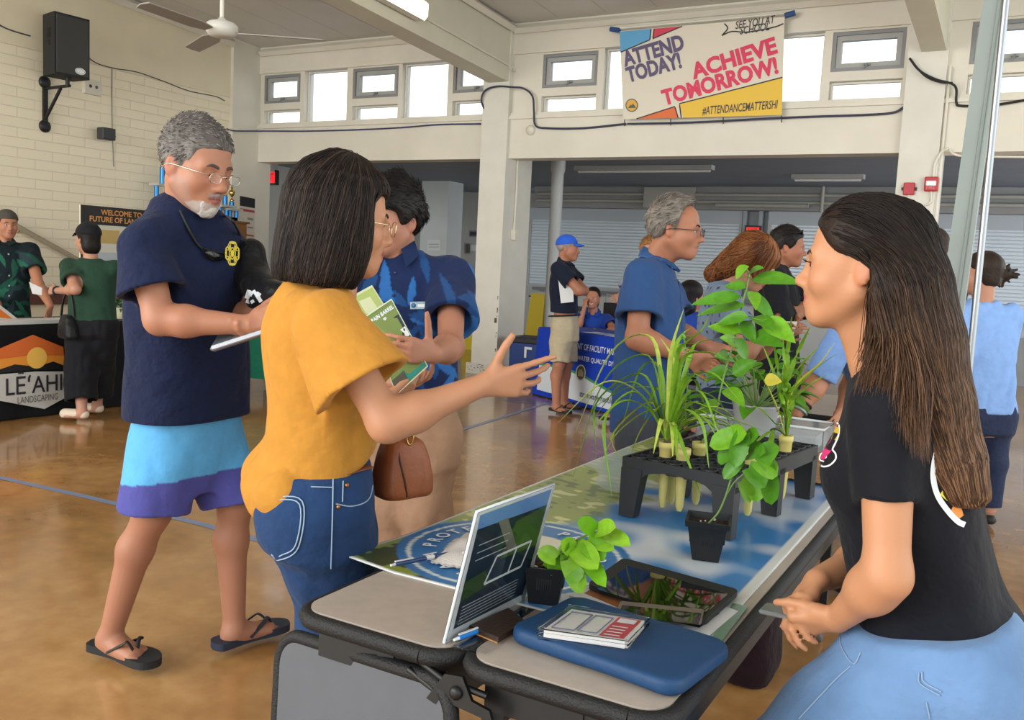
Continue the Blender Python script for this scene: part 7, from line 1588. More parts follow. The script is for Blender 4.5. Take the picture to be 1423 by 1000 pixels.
cable('black_cable','second black cable sagging lower across the right pier',[bc(1265,83,.10),bc(1285,105,.12),bc(1306,114,.12),bc(1324,115,.10)],.010,mat('black_cable','#17181c'))
t=thing('conduit','cream conduit running down the side of the middle pier to a small box','conduit',(-5.66,BY+.2,1.9));py=BY+.12;q=[Xp(722,120,-5.665),Xp(718,260,-5.665),Xp(714,322,-5.665)];b=MB();b.tube(q,.016,8);b.build('pipe',mWhite,t);e=q[-1];b=MB();b.box((e[0]-.015,e[1]-.05,e[2]-.10),(e[0]+.05,e[1]+.05,e[2]+.02));b.build('switch_box',mWhite,t)
t=thing('conduit','white curved conduit on the side of the middle pier under the ceiling beam','conduit',(-5.66,BY,3.9));b=MB();b.tube(catmull([bc(660,62,.06),bc(690,78,.07),bc(702,84,.07),bc(710,97,.07)],5),.014,8);b.tube(catmull([Xp(714,97,-5.66),Xp(722,103,-5.66),Xp(726,118,-5.66),Xp(726,128,-5.66)],5),.014,8);b.build('pipe',mWhite,t)
t=thing('wall_sensor','round white sensor on the header at the right edge of the middle pier','sensor',bc(738,181,.0));b=MB();b.lathe(A(738,181,BY),[(.06,0),(.06,.02),(.04,.04),(0,.045)],18,(0,-1,0));b.build('sensor_dome',mWhite,t)
yp=BY-.062
def on_pier(x,y):return A(x,y,yp)
t=thing('fire_alarm_strobe','red fire alarm strobe with a white flash lens on the right pier','alarm',on_pier(1294,264));a,c=on_pier(1284,266),on_pier(1305,246);b=MB();b.box((a[0],yp-.05,a[2]),(c[0],yp,c[2]),bev=.008);bb_=b.build('strobe_body',mRed,t)
b=MB();b.box((a[0]+.015,yp-.065,(a[2]+c[2])/2-.02),(c[0]-.015,yp-.05,(a[2]+c[2])/2+.03),bev=.006);b.build('flash_lens',mat('strobe_lens','#dedfe4',.15),t)
b=MB();put_text(b,'FIRE',V((a[0]+c[0])/2,yp-.051,a[2]+.035),ux,uz,.045);b.build('lettering',mat('pale_red','#d98a90',.5),bb_)
t=thing('fire_alarm_bell','plain red fire alarm box left of the strobe on the right pier','alarm',on_pier(1263,272));a,c=on_pier(1255,271),on_pier(1272,254);b=MB();b.box((a[0],yp-.045,a[2]),(c[0],yp,c[2]),bev=.006);b.build('alarm_box',mRed,t)
for xx,dx in((a[0],-.02),(c[0],.02)):b=MB();b.box((min(xx,xx+dx),yp-.02,(a[2]+c[2])/2-.015),(max(xx,xx+dx),yp-.004,(a[2]+c[2])/2+.015));b.build('mounting_lug',mBlk,t)
t=thing('conduit','white conduit loop under and above the red alarm boxes on the right pier','conduit',on_pier(1270,290));b=MB();b.tube([on_pier(*p)-V(0,.012,0)for p in((1263,271),(1262,284),(1266,286),(1290,284),(1294,280),(1294,266))],.012,6);b.build('lower_pipe',mWhite,t)
b=MB();b.tube(catmull([on_pier(1297,246)-V(0,.012,0),on_pier(1299,228)-V(0,.012,0),on_pier(1308,212)-V(0,.012,0),on_pier(1318,206)-V(0,.012,0)],5),.012,6);b.build('upper_pipe',mWhite,t)
t=thing('conduit','white conduit down the right edge of the right pier and along the header','conduit',V(-.82,BY-.02,2.6));b=MB();b.tube([V(-.815,BY-.03,3.5),V(-.815,BY-.03,1.2)],.014,8);b.build('pipe',mWhite,t);b=MB();b.tube(catmull([A(1318,206,BY-.05),A(1326,214,BY-.05),A(1345,217,BY-.03),A(1423,218,BY-.03),A(1500,219,BY-.03)],4),.012,6);b.build('header_pipe',mWhite,t)
def B(x,y):return A(x,y,BY-.10)
t=thing('attendance_banner','white and yellow school attendance banner with comic lettering hanging over the windows','banner',B(975,165))
c00,c10,c11,c01=B(867,166),B(1087,160),B(1091,24),B(862,44);b=MB();nX,nY=40,24;vs=[];fs=[];wv=waves(2.2,5,6)
def bn(u,v,d=0.):
 p=(1-u)*(1-v)*c00+u*(1-v)*c10+u*v*c11+(1-u)*v*c01;return p+V(0,-.012-d+.018*wv(p[0]*1.6,0.,p[2]*.4),0)
for i in range(nX+1):
 for j in range(nY+1):vs.append(bn(i/nX,j/nY))
n0=len(vs);vs+=[p+V(0,.004,0)for p in vs];q0=[(i*(nY+1)+j,(i+1)*(nY+1)+j,(i+1)*(nY+1)+j+1,i*(nY+1)+j+1)for i in range(nX)for j in range(nY)];b.raw(vs,q0+[tuple(k+n0 for k in f[::-1])for f in q0],True);bs=b.build('vinyl_sheet',mat('banner_white','#d9d2c4',.5),t)
def bpoly(name,pts,col,d=.003,sub=14):
 """polygon in banner coordinates, cut in thin columns so it follows the sheet"""
 b=MB();us=np.array([p[0]for p in pts]);vs_=np.array([p[1]for p in pts]);xs=np.linspace(us.min(),us.max(),sub*2+1);n=len(pts)
 def span(x):
  ys=[]
  for i in range(n):
   (x0,y0),(x1,y1)=pts[i],pts[(i+1)%n]
   if abs(x1-x0)<1e-9:
    if abs(x-x0)<1e-6:ys+=[y0,y1]
   elif min(x0,x1)-1e-9<=x<=max(x0,x1)+1e-9:ys.append(y0+(y1-y0)*(x-x0)/(x1-x0))
  return min(ys),max(ys)
 V_=[];F_=[]
 for x in xs:
  lo,hi=span(x);V_+=[bn(x,lo+(hi-lo)*k/6,d)for k in range(7)]
 for i in range(len(xs)-1):
  for k in range(6):F_.append((i*7+k,(i+1)*7+k,(i+1)*7+k+1,i*7+k+1))
 b.raw(V_,F_,True);return b.build(name,mat(name+'_ink',col,.5),bs)
def bline(b,pts,w,d=.0045):
 P=[V(*p)for p in pts];Q=[]
 for a,c in zip(P[:-1],P[1:]):Q+=[a+(c-a)*k/8 for k in range(8)]
 Q.append(P[-1]);asp=1.72
 v2,f2=stroke2([(p[0]*asp,p[1])for p in Q],w);b.raw([bn(x/asp,y,d)for x,y in v2],f2,False)
bpoly('blue_panel',[(.0,.76),(.0,.995),(.205,.995),(.195,.875)],'#5aa0cf');bpoly('red_panel',[(.215,.885),(.225,.995),(.40,.995)],'#c93a54');bpoly('yellow_panel',[(.385,.0),(.375,.155),(.998,.385),(.998,.0)],'#e3bb3c');bpoly('orange_panel',[(.09,.0),(.345,.125),(.365,.0)],'#d9692f')
b=MB()
for pts in(((0,.76),(.195,.875),(.205,.995)),((.225,.995),(.215,.885),(.40,.995)),((.998,.385),(.375,.155),(.385,0)),((.09,0),(.345,.125),(.365,0))):bline(b,pts,.012)
bub=[(.655,.985),(.675,.93),(.640,.86),(.70,.895),(.78,.875),(.87,.885),(.95,.905),(.995,.93)];bline(b,[tuple(p)for p in catmull([V(*p)for p in bub[:3]],3)],.013);bline(b,[tuple(p)for p in catmull([V(*p)for p in bub[2:]],3)],.013);b.build('ink_outline',mat('ink_black','#2a2730',.6),bs)
def blet(name,s_,u,v,size,ang,col,bold=.03,shear=0.,d=.005,width=None):
 b=MB();ca,sa=math.cos(R_(ang)),math.sin(R_(ang));Wm,Hm=np.linalg.norm(c10-c00),np.linalg.norm(c01-c00)
 vs_,fs_=text_geo(s_,size,bold,shear);w=max(a for a,q in vs_)-min(a for a,q in vs_);k=(width*Wm/w)if width else 1.
 b.raw([bn(u+(a*k*ca-q*sa)/Wm,v+(a*k*sa+q*ca)/Hm,d)for a,q in vs_],fs_,False);return b.build(name,mat(name+'_ink',col,.5),bs)
blet('purple_lettering','ATTEND',.215,.745,.228,12,'#5a5075',.042,width=.40);blet('purple_lettering','TODAY!',.215,.555,.228,12,'#5a5075',.042,width=.36)
blet('pink_lettering','ACHIEVE',.71,.60,.228,14,'#d6335c',.042,width=.52);blet('pink_lettering','TOMORROW!',.62,.36,.228,13,'#d6335c',.042,width=.72)
blet('black_lettering','SEE YOU AT',.83,.965,.11,4,'#3a3640',.012,.25,width=.23);blet('black_lettering','SCHOOL',.83,.90,.11,4,'#3a3640',.012,.25,width=.17)
blet('black_lettering','#ATTENDANCEMATTERSHI',.745,.085,.12,3,'#3a3640',.014,.3,width=.46)
b=MB();b.raw([bn(.062+.042*math.cos(a),.155+.075*math.sin(a),.004)for a in np.linspace(0,2*math.pi,25)[:-1]],[tuple(range(24))],False);b.build('emblem_disc',mat('emblem_gold','#d9a441',.5),bs)
b=MB();b.raw([bn(.062+.03*x,.15+.05*y,.0055)for x,y in((-.9,-.5),(-.2,.3),(0,.05),(.3,.5),(.95,-.5))],[(0,1,2,3,4)],False);b.raw([bn(.062+.042*k*math.cos(a),.155+.075*k*math.sin(a),.005)for k in(.86,1.)for a in np.linspace(0,2*math.pi,25)[:-1]],[(i,(i+1)%24,24+(i+1)%24,24+i)for i in range(24)],False);b.build('emblem_mark',mat('emblem_white','#4c5a48',.5),bs)
for p in((862,43),(1091,23)):b=MB();b.tube([B(*p)+V(0,-.02,0),B(*p)+V((-.12 if p[0]<900 else .10),.0,.03)],.03,6);b.build('blue_tie_tape',mat('blue_tape','#2c4f86',.5),t)
b=MB();b.tube([B(852,43)+V(0,-.015,.02),B(1100,21)+V(0,-.015,.02)],.013,8);b.build('hanging_rod',mWhite,t)
b=MB()
for p in((868,166),(932,165),(1005,163),(1086,161)):b=MB();b.tube([B(*p),A(p[0],p[1]+9,BY-.04)],.006,5);b.build('tie_cord',mat('dark_cord','#3a3a40',.6),t)
t=thing('fluorescent_light','lit white strip light on the side of the left ceiling beam','light',(-5.55,7.2,3.78));
def bm(y,dx,dz):return V(-5.66+dx,y,slope(y)-.50+dz)
b=MB();P=[bm(y,dx,dz)for y in(5.4,7.85)for dx,dz in((.0,-.09),(.12,-.09),(.12,.09),(.0,.09))];b.raw(P,[(0,1,2,3),(7,6,5,4),(0,4,5,1),(1,5,6,2),(2,6,7,3),(3,7,4,0)],False);b.build('housing',mat('light_housing','#d9d8d0',.4),t)
b=MB();P=[bm(y,dx,dz)for y in(5.42,7.83)for dx,dz in((.11,-.098),(.15,-.06),(.15,.06),(.11,.09))];b.raw(P,[(0,1,2,3),(7,6,5,4),(0,4,5,1),(1,5,6,2),(2,6,7,3),(3,7,4,0)],False);b.build('diffuser',mat('lit_diffuser','#fff6de',.4,emit='#fff2d0',estr=3.),t)
t=thing('beam_conduit','thin conduit running along the side of the left ceiling beam past the strip light','conduit',(-5.68,8.5,3.8));b=MB();b.tube([V(-5.685,y,slope(y)-.50-.03*(y-7.8)*.3)for y in(7.86,8.6,9.3,9.8)],.012,6);b.build('pipe',mWhite,t)
fc=A(308,40,4.7);t=thing('ceiling_fan','grey three blade ceiling fan hanging by a short rod','fan',fc);top=slope(4.7)
b=MB();b.tube([fc+V(0,0,.05),V(fc[0],fc[1],top-.02)],.014,10);b.build('down_rod',mWhite,t);b=MB();b.lathe(V(fc[0],fc[1],top-.07),[(.02,0),(.06,.03),(.065,.07)],16);b.build('canopy',mWhite,t)
b=MB();b.lathe(fc,[(.02,-.055),(.085,-.05),(.11,-.02),(.112,.02),(.09,.04),(.03,.06),(.015,.08)],24);b.build('motor_housing',mat('fan_housing','#c9c8c2',.35),t)
mFB=mat('fan_blade','#8d8a84',.5)
tip=A(433,43,5.05);a0=math.atan2(tip[1]-fc[1],tip[0]-fc[0])
for k in range(3):
 a=a0+k*2*math.pi/3;d=V(math.cos(a),math.sin(a),0);s_=V(-d[1],d[0],.18);b=MB();z=-.03
 b.prism([(.12,-.035),(.24,-.062),(.70,-.055),(.72,.0),(.70,.055),(.24,.062),(.12,.035)],fc+V(0,0,z),d,nz(s_),nz(np.cross(d,s_))*.008);b.build('blade',mFB,t)
def exit_sign(p0,p1,Y,label):
 a,c=A(*p0,Y),A(*p1,Y);t=thing('exit_sign',label,'sign',V((a[0]+c[0])/2,Y,a[2]));b=MB();b.box((a[0]-.03,Y,a[2]-.03),(c[0]+.03,Y+.06,c[2]+.03));b.build('sign_case',mBlk,t)
 b=MB();b.box((a[0],Y-.006,a[2]),(c[0],Y,c[2]));f=b.build('lit_face',mat('exit_red','#d01020',.4,emit='#f0141e',estr=1.1),t);b=MB();put_text(b,'EXIT',V((a[0]+c[0])/2,Y-.008,(a[2]+c[2])/2),ux,uz,(c[2]-a[2])*.95,bold=.03,width=(c[0]-a[0])*.8);b.build('lettering',mat('exit_text','#6e0a12',.4,emit='#8a0c16',estr=.5),f);return t
exit_sign((367,254),(382,239),10.35,'lit red EXIT sign in the dark opening at the left end of the back wall')
exit_sign((1037,323),(1055,316),AY-.2,'lit red EXIT sign between the shutters, above the auburn haired woman')
w=MB();w.box((A(368,225,10.35)[0],10.30,A(375,239,10.35)[2]),(A(382,225,10.35)[0],10.42,2.86));w.build('exit_sign_mount',mGreyP,kind='structure')
w=MB();x0,x1=A(1036,300,AY-.12)[0],A(1058,300,AY-.12)[0]
for xx in(x0,x1):w.box((xx-.03,AY-.16,1.0),(xx+.03,AY-.10,2.48))
w.build('trim_14',mat('post_grey_blue','#9aa4ad',.5),kind='structure')
def notice(name,label,px,Y,col,bands=(),axis='y'):
 if axis=='y':q=[A(*p,Y)for p in px];n=V(0,-1,0)
 else:q=[Xp(*p,Y)for p in px];n=V(1,0,0)
 t=thing(name,label,'poster',(q[0]+q[1]+q[2]+q[3])/4);b=MB();b.raw([p+n*.004 for p in q]+[p for p in q],[(0,1,2,3),(0,4,5,1),(1,5,6,2),(2,6,7,3),(3,7,4,0)],False);s_=b.build('paper_sheet',mat(name+col,col,.6),t)
 f=lambda a,c:(1-a)*(1-c)*q[0]+a*(1-c)*q[1]+a*c*q[2]+(1-a)*c*q[3]+n*.0055
 for k,(a0,c0_,a1,c1_,cc)in enumerate(bands):b=MB();b.raw([f(a0,c0_),f(a1,c0_),f(a1,c1_),f(a0,c1_)],[(0,1,2,3)],False);b.build('printed_block',mat('print'+cc,cc,.6),s_)
 return t,f,s_
BX=LX+.065
t,f,s_=notice('event_poster','narrow white poster with black header and red marks on the left corner pier',((333,384),(353,386),(354,276),(333,272)),BX,'#cfc6b8',((0,.88,1,1.,'#26222a'),(.02,.82,.98,.85,'#a8474a'),(.05,.52,.95,.54,'#a8474a'),(.12,.60,.3,.66,'#c0444c'),(.5,.62,.9,.64,'#8c8a88'),(.5,.72,.9,.75,'#8c8a88'),(.12,.3,.7,.32,'#8c8a88'),(.12,.4,.9,.42,'#8c8a88'),(.8,.12,1.,.2,'#26222a')),'x')
notice('notice_strip','narrow notice with three dark photos on the grey wall behind the young man',((624,368),(635,368),(635,338),(624,337)),14.9,'#c2c8ca',((.12,.08,.88,.32,'#3d4a50'),(.12,.38,.88,.62,'#3d4a50'),(.12,.68,.88,.90,'#3d4a50')))
notice('wall_notice','small grey picture notice on the wall left of the middle pier',((645,353),(666,353),(666,337),(645,337)),15.2,'#a9aeae',((.1,.1,.4,.9,'#77706a'),(.45,.3,.95,.8,'#c9cccb')))
notice('wall_notice','dark lettered plate high on the wall left of the middle pier',((652,329),(666,329),(666,320),(652,320)),15.2,'#7f8688',((.1,.2,.9,.8,'#3d4246'),))
notice('paper_notice','pale paper sheet on the lanai pier behind the young man',((594,348),(612,348),(612,333),(594,333)),14.19,'#cdd2d4',((.1,.55,.9,.62,'#8f979b'),(.1,.3,.9,.36,'#8f979b')))
pb=V(-.205,3.2,0);t=thing('steel_post','grey green square steel post standing behind the young woman in black','post',pb);lean=(A(1384,0,3.2)-A(1322,440,3.2));lean=lean/lean[2];p0=A(1322,440,3.2);p0=p0-lean*p0[2]
b=MB();
for z in(0.,2.9):pass
c0_,c1_=p0,p0+lean*3.4;h_=.033;b.raw([c0_+V(x,y,0)for x,y in((-h_,-h_),(h_,-h_),(h_,h_),(-h_,h_))]+[c1_+V(x,y,0)for x,y in((-h_,-h_),(h_,-h_),(h_,h_),(-h_,h_))],[(3,2,1,0),(4,5,6,7),(0,1,5,4),(1,2,6,5),(2,3,7,6),(3,0,4,7)],False);b.build('square_tube',mat('grey_green_paint','#7f8885',.45,var=.08,vscale=5),t)
b=MB();b.tube([c0_+V(.012,-h_-.002,.02),c1_+V(.012,-h_-.002,0)],.006,6);b.build('weld_bead',mat('grey_green_paint2','#747d79',.5),t);b=MB();b.box((p0[0]-.09,p0[1]-.09,0),(p0[0]+.09,p0[1]+.09,.012));b.build('foot_plate',mat('grey_green_paint2','#747d79'),t)
p0=A(1346,520,3.0);l2=A(1398,0,3.0)-p0;l2=l2/l2[2];p0=p0-l2*p0[2];t=thing('chrome_rod','thin shiny chrome rod standing right of the grey steel post','rod',p0);b=MB();b.tube([p0+V(0,0,.015),p0+l2*3.4],.010,10);b.build('rod_tube',mat('chrome','#8f9297',.3,1.),t);b=MB();b.lathe(p0,[(.08,0),(.08,.012),(.02,.02),(.012,.05)],20);b.build('rod_foot',mSteel,t)
mBC=fabric('black_tablecloth','#0f1013',wr=.3,ws=6);TX=-6.79
def draped(name,label,x0,x1,y0,y1,z,m_,amp=.010,hang=None,seed=1,gap=.01):
 """cloth covered table: top and four hanging sides with shallow folds"""
 t=thing(name,label,'table',((x0+x1)/2,(y0+y1)/2,0));b=MB();g=np.random.RandomState(seed);n=0;P=[]
 per=[(x0,y0),(x1,y0),(x1,y1),(x0,y1)];nn=[(0,-1),(1,0),(0,1),(-1,0)];pts=[]
 for k in range(4):
  a,c=V(*per[k]),V(*per[(k+1)%4]);L=np.linalg.norm(c-a);m=max(4,int(L/.06))
  for i in range(m):pts.append((a+(c-a)*i/m,nn[k],i/m*L+k*3.3))
 N=len(pts);zs=[z,z-.03,z*.6,z*.3,gap];vs=[]
 for zi,zz in enumerate(zs):
  for p,q,s_ in pts:w=amp*(0,.2,.8,1.,1.2)[zi]*(math.sin(s_*9+seed)+.6*math.sin(s_*21+seed*2));vs.append((p[0]+q[0]*(w+.008*zi),p[1]+q[1]*(w+.008*zi),zz))
 fs=[(i*N+k,(i+1)*N+k,(i+1)*N+(k+1)%N,i*N+(k+1)%N)for i in range(4)for k in range(N)];fs=[f[::-1]for f in fs];fs.append(tuple(range(N)));b.raw(vs,fs,False);b.build('tablecloth',m_,t)
 b=MB();b.box((x0+.04,y0+.04,z-.04),(x1-.04,y1-.04,z-.006));b.build('table_board',mat('folding_board','#8b8680',.6),t)
 for xx in(x0+.1,x1-.1):
  for yy in(y0+.12,y1-.12):b=MB();b.tube([V(xx,yy,.0),V(xx,yy,z-.03)],.014,8);b.build('leg',mGreyP,t)
 return t
t=draped('display_table','table under a black cloth with an orange and white sunset emblem',-7.45,TX,3.75,6.25,TZ,mBC,seed=2)
fx=TX+.052
def LP(x,y):return Xp(x,y,fx)
def lpoly(name,pts,col,d=0.):b=MB();q=[LP(*p)+V(d,0,0)for p in pts];n=len(q);b.raw(q+[p-V(.003,0,0)for p in q],[tuple(range(n))[::-1]]+[(i,(i+1)%n,n+(i+1)%n,n+i)for i in range(n)],False);return b.build(name,mat(name+'_ink',col,.6),t)
lpoly('sunset_panel',[(-30,497),(0,484),(46,465),(88,482),(90,508),(74,502),(52,509),(20,506),(0,513),(-30,516)],'#d4682a');lpoly('sunset_low',[(-30,507),(0,499),(40,494),(88,494),(90,508),(74,502),(52,509),(20,506),(0,513),(-30,516)],'#e2902f',.002)
b=MB();c=LP(51,497)+V(.0045,0,0);b.raw([c+V(0,.085*math.cos(a),.085*math.sin(a))for a in np.linspace(0,2*math.pi,25)[:-1]],[tuple(range(24))],False);b.build('sun_disc',mat('sun_disc_ink','#eebb55',.6),t)
lpoly('white_panel',[(-30,527),(0,520),(50,516),(92,516),(97,549),(62,568),(2,557),(-30,552)],'#c3c1bd');lpoly('black_ridge',[(-30,519),(0,514),(20,506),(52,509),(74,502),(90,508),(91,514),(50,514),(0,518),(-30,525)],'#141417',.002)
b=MB();a0,a1=LP(8,543),LP(86,540);put_text(b,'LĒʻAHI',(a0+a1)/2+V(.004,0,.035),uy,uz,.19,bold=.008,width=abs(a1[1]-a0[1]));b.build('emblem_lettering',mat('ink_black','#2a2730'),t)
b=MB();a0,a1=LP(24,553),LP(80,551);put_text(b,'LANDSCAPING',(a0+a1)/2+V(.004,0,-.01),uy,uz,.075,width=abs(a1[1]-a0[1]));b.build('emblem_lettering',mat('ink_grey','#5a5a5c',.6),t)
t=thing('leaflet_tray','long white leaflet tray along the front edge of the black table','tray',LP(40,446));b=MB();b.box((TX-.22,3.9,TZ),(TX-.02,4.82,TZ+.03));b.build('tray',mat('tray_white','#c9c9c6',.5),t)
t=thing('brochure_wedge','white and orange triangular brochure stand at the left end of the black table','stand',V(-7.05,4.25,TZ+.03));o=V(-7.12,4.05,TZ);b=MB();b.prism([(0,.0),(.42,0),(.06,.28)],o,uy,uz,V(.12,0,0));wd2=b.build('wedge',mat('tray_white','#c9c9c6'),t)
b=MB();b.raw([o+V(.1215,y,z)for y,z in((.05,.06),(.34,.03),(.12,.20))],[(0,1,2)],False);b.build('orange_triangle',mat('orange_print','#d9702c',.5),wd2);b=MB();b.raw([o+V(.122,y,z)for y,z in((.05,.01),(.25,.01),(.14,.09))],[(0,1,2)],False);b.build('green_triangle',mat('green_print_b','#7d9a4a',.5),wd2)
t=thing('welcome_board','large display board headed welcome to the future of landscaping','poster',V(-7.42,5.9,TZ));wx=-7.46
def WP(x,y):return Xp(x,y,wx)
a,c=WP(112,284),WP(122,412);y0,y1,z0,z1=a[1],a[1]+1.35,TZ,a[2];b=MB();b.box((wx-.02,y0,z0),(wx,y1,z1));bd=b.build('board',mat('board_white','#c6c2b4',.5),t)
b=MB();b.box((wx,y0,z1-.17),(wx+.004,y1,z1));hd_=b.build('black_header',mat('header_black','#15130f',.5),bd);b=MB();b.box((wx,y0,z0),(wx+.003,y0+.025,z1-.17));b.build('black_margin',mat('header_black','#15130f'),bd)
b=MB();put_text(b,'WELCOME TO THE',V(wx+.005,y0+.50,z1-.055),uy,uz,.068,bold=.025);put_text(b,'FUTURE OF LANDSCAPING',V(wx+.005,y0+.50,z1-.12),uy,uz,.068,bold=.025);b.build('gold_lettering',mat('gold_ink','#c98a45',.5),hd_)
for k,(u0,u1,v0,v1,cc)in enumerate(((.08,.30,.80,.95,'#b59a5e'),(.34,.58,.80,.95,'#b59a5e'),(.62,.9,.80,.95,'#b59a5e'),(.1,.5,.55,.70,'#a9b0b5'),(.12,.62,.30,.42,'#8f9b86'),(.3,.9,.18,.30,'#76885a'),(.12,.5,.10,.18,'#9aa86a'),(.5,.9,.42,.52,'#b0b8ba'))):
 b=MB();H_=z1-.17-z0;b.box((wx,y0+u0*1.35,z0+v0*H_),(wx+.003,y0+u1*1.35,z0+v1*H_));b.build('printed_block',mat('board'+cc,cc,.6),bd)
t=thing('table_sign','small white and orange folded card standing by the welcome board','sign',V(-7.2,5.35,TZ));o=Xp(152,438,-7.2);o=V(-7.2,o[1]-.1,TZ);b=MB();b.prism([(0,0),(.22,0),(.11,.34)],o,uy,uz,V(.10,0,0));cd=b.build('card',mat('tray_white','#c9c9c6'),t);b=MB();b.raw([o+V(.101,y,z)for y,z in((.06,.18),(.16,.18),(.11,.33))],[(0,1,2)],False);b.build('orange_tip',mat('orange_print','#d9702c'),cd)
g=np.random.RandomState(12)
t=thing('small_potted_plant','small dark leafed plant on the black table below the welcome board','plant',V(-7.1,5.75,TZ));o=Xp(168,438,-7.05);o=V(-7.05,o[1],TZ);b=MB();b.lathe(o,[(.05,0),(.07,.1),(.06,.1),(0,.095)],14);b.build('pot',mat('pale_pot','#b9b49a',.6),t);b=MB()
for _ in range(40):ovate(b,o+V(0,0,.1)+g.normal(size=3)*V(.03,.03,.04)+V(0,0,.08),g.normal(size=3)+V(0,0,.6),g.uniform(.06,.11),g.uniform(.03,.05),droop=.3)
b.build('foliage',leafmat('dark_pot_leaf','#3f5a34'),t)
t=thing('handrail','sloping pale handrail on the brick wall behind the capped man','rail',(LX+.06,6.7,1.2));b=MB();b.tube([Xp(-30,282,LX+.07),Xp(25,315,LX+.07),Xp(128,372,LX+.07)],.03,8);b.build('rail',mat('rail_paint','#a59a86',.5),t)
for p in((28,317),(100,357)):q=Xp(*p,LX+.06);b=MB();b.tube([q,V(LX,q[1],q[2]-.05)],.012,6);b.build('rail_bracket',mat('rail_paint','#a59a86'),t)
t=thing('stage_ledge','dark brown wooden ledge along the foot of the brick wall','ledge',(LX+.1,6.2,0));b=MB();b.box((LX+.002,4.9,.0),(LX+.22,7.7,.68));b.build('ledge_body',mCream,t);b=MB();b.box((LX+.002,4.9,.68),(LX+.26,7.7,.86));b.build('ledge_board',mat('red_brown_wood','#5a3527',.5,var=.1,vscale=6),t)
t=thing('wooden_cabinet','brown wooden cabinet against the brick wall, trophies on top','cabinet',(LX+.25,8.6,0));cz=1.80;b=MB();b.box((LX+.002,7.75,0),(LX+.42,9.35,cz-.03));b.build('carcass',mat('cabinet_wood','#8a5f36',.45,var=.12,vscale=5),t);b=MB();b.box((LX+.002,7.72,cz-.03),(LX+.45,9.38,cz));b.build('cabinet_top',mat('cabinet_wood_d','#7a5230',.45),t)
for k in range(3):b=MB();b.box((LX+.42,7.78+k*.52,.08),(LX+.438,8.27+k*.52,cz-.08));dd=b.build('door',mat('cabinet_wood','#8a5f36'),t);b=MB();b.ball(V(LX+.445,8.22+k*.52,.95),.016,8);b.build('knob',mBlk,dd)
mTB=mat('trophy_blue','#2d7fc0',.25,.4);mGold=mat('trophy_gold','#cfae62',.2,1.)
def trophy(px,py0,label,tall):
 p=Xp(px,py0,LX+.22);y=p[1];z0=cz;zt=p[2];t=thing('trophy',label,'trophy',V(LX+.22,y,z0),'blue trophies on the cabinet');o=V(LX+.22,y,z0);H_=zt-z0
 b=MB();b.box((-.10,-.14,0),(.10,.14,.05),None);b.v=[tuple(o+V(*q))for q in b.v];b.build('base',mat('trophy_marble','#b8b6b0',.3),t)
 hs=H_*.42 if tall else H_*.3
 for dy in(-.09,.09):b=MB();b.tube([o+V(0,dy,.05),o+V(0,dy,.05+hs)],.030,10);b.build('column',mTB,t)
 b=MB();b.box((-.09,-.13,.05+hs),(.09,.13,.08+hs));b.v=[tuple(o+V(*q))for q in b.v];b.build('tier',mat('trophy_marble','#b8b6b0'),t)
 b=MB();b.tube([o+V(0,0,.08+hs),o+V(0,0,.08+hs+H_*.28)],.035,10);b.build('column',mTB,t)
 zz=.08+hs+H_*.28;b=MB();b.lathe(o,[(.02,zz),(.035,zz+.02),(.012,zz+.04),(.012,zz+.07),(.045,zz+.11),(.04,zz+.15),(.01,zz+.17),(.018,zz+.20),(0,zz+.22)],12);b.build('cup',mGold,t)
trophy(226,216,'tall blue and gold trophy left of the grey haired man',True);trophy(313,262,'shorter blue and gold trophy on the cabinet right of the goatee',False);trophy(322,275,'small blue trophy on the cabinet, rightmost of the three',False)
t=draped('cloth_table','low table under a green cloth behind the forearm of the navy tee man',-6.75,-5.55,6.25,6.95,.72,fabric('green_tablecloth','#14604a',wr=.4,ws=7),seed=5,gap=.32)
q=A(383,322,12.5);t=thing('red_stand','red topped stand on a thin red pole in front of the dark door window','stand',V(q[0],12.5,0));b=MB();b.tube([V(q[0],12.5,.02),V(q[0],12.5,q[2])],.03,8);b.build('pole',mat('red_pole','#a3243a',.5),t);b=MB();b.ball(V(q[0],12.5,q[2]),(.20,.2,.12),14);b.build('top',mat('red_top','#b0393f',.6),t);b=MB();b.lathe(V(q[0],12.5,0),[(.2,0),(.2,.03),(.03,.05)],16);b.build('foot',mBlk,t);b=MB();b.lathe(V(q[0],12.5,q[2]-.42),[(.05,0),(.16,.08),(.16,.3),(.1,.36)],14);b.build('dark_body',mat('dark_body','#2a2523',.6),t)
mBlueC=fabric('blue_tablecloth','#1238a8',wr=.35,ws=5)
L0,L1=V(-4.54,8.76,0),V(-2.93,7.90,0);u=nz(L1-L0);v=V(-u[1],u[0],0);Wd=np.linalg.norm(L1-L0);Dp=.70
t=thing('stall_table','table under a royal blue cloth with white lettering, behind the man in the blue cap','table',(L0+L1)/2+v*.35)
b=MB();g=np.random.RandomState(3);pts=[]
for k,(a,c,nn)in enumerate((((0,0),(Wd,0),-v),((Wd,0),(Wd,Dp),u),((Wd,Dp),(0,Dp),v),((0,Dp),(0,0),-u))):
 Ls=math.hypot(c[0]-a[0],c[1]-a[1]);m=int(Ls/.05)
 for i in range(m):q=L0+u*(a[0]+(c[0]-a[0])*i/m)+v*(a[1]+(c[1]-a[1])*i/m);pts.append((q,nn,i/m*Ls+k*2.7,k))
N=len(pts);vs=[]
for zi,zz in enumerate((TZ,TZ-.03,.5,.25,.012)):
 for q,nn,s_,k in pts:w=(0,.1,.4,.8,1.1)[zi]*(.006 if k==0 else .02)*(math.sin(s_*8)+.5*math.sin(s_*19+1));vs.append(q+nn*(w+(.012 if k==0 else .03)*zi)+V(0,0,zz))
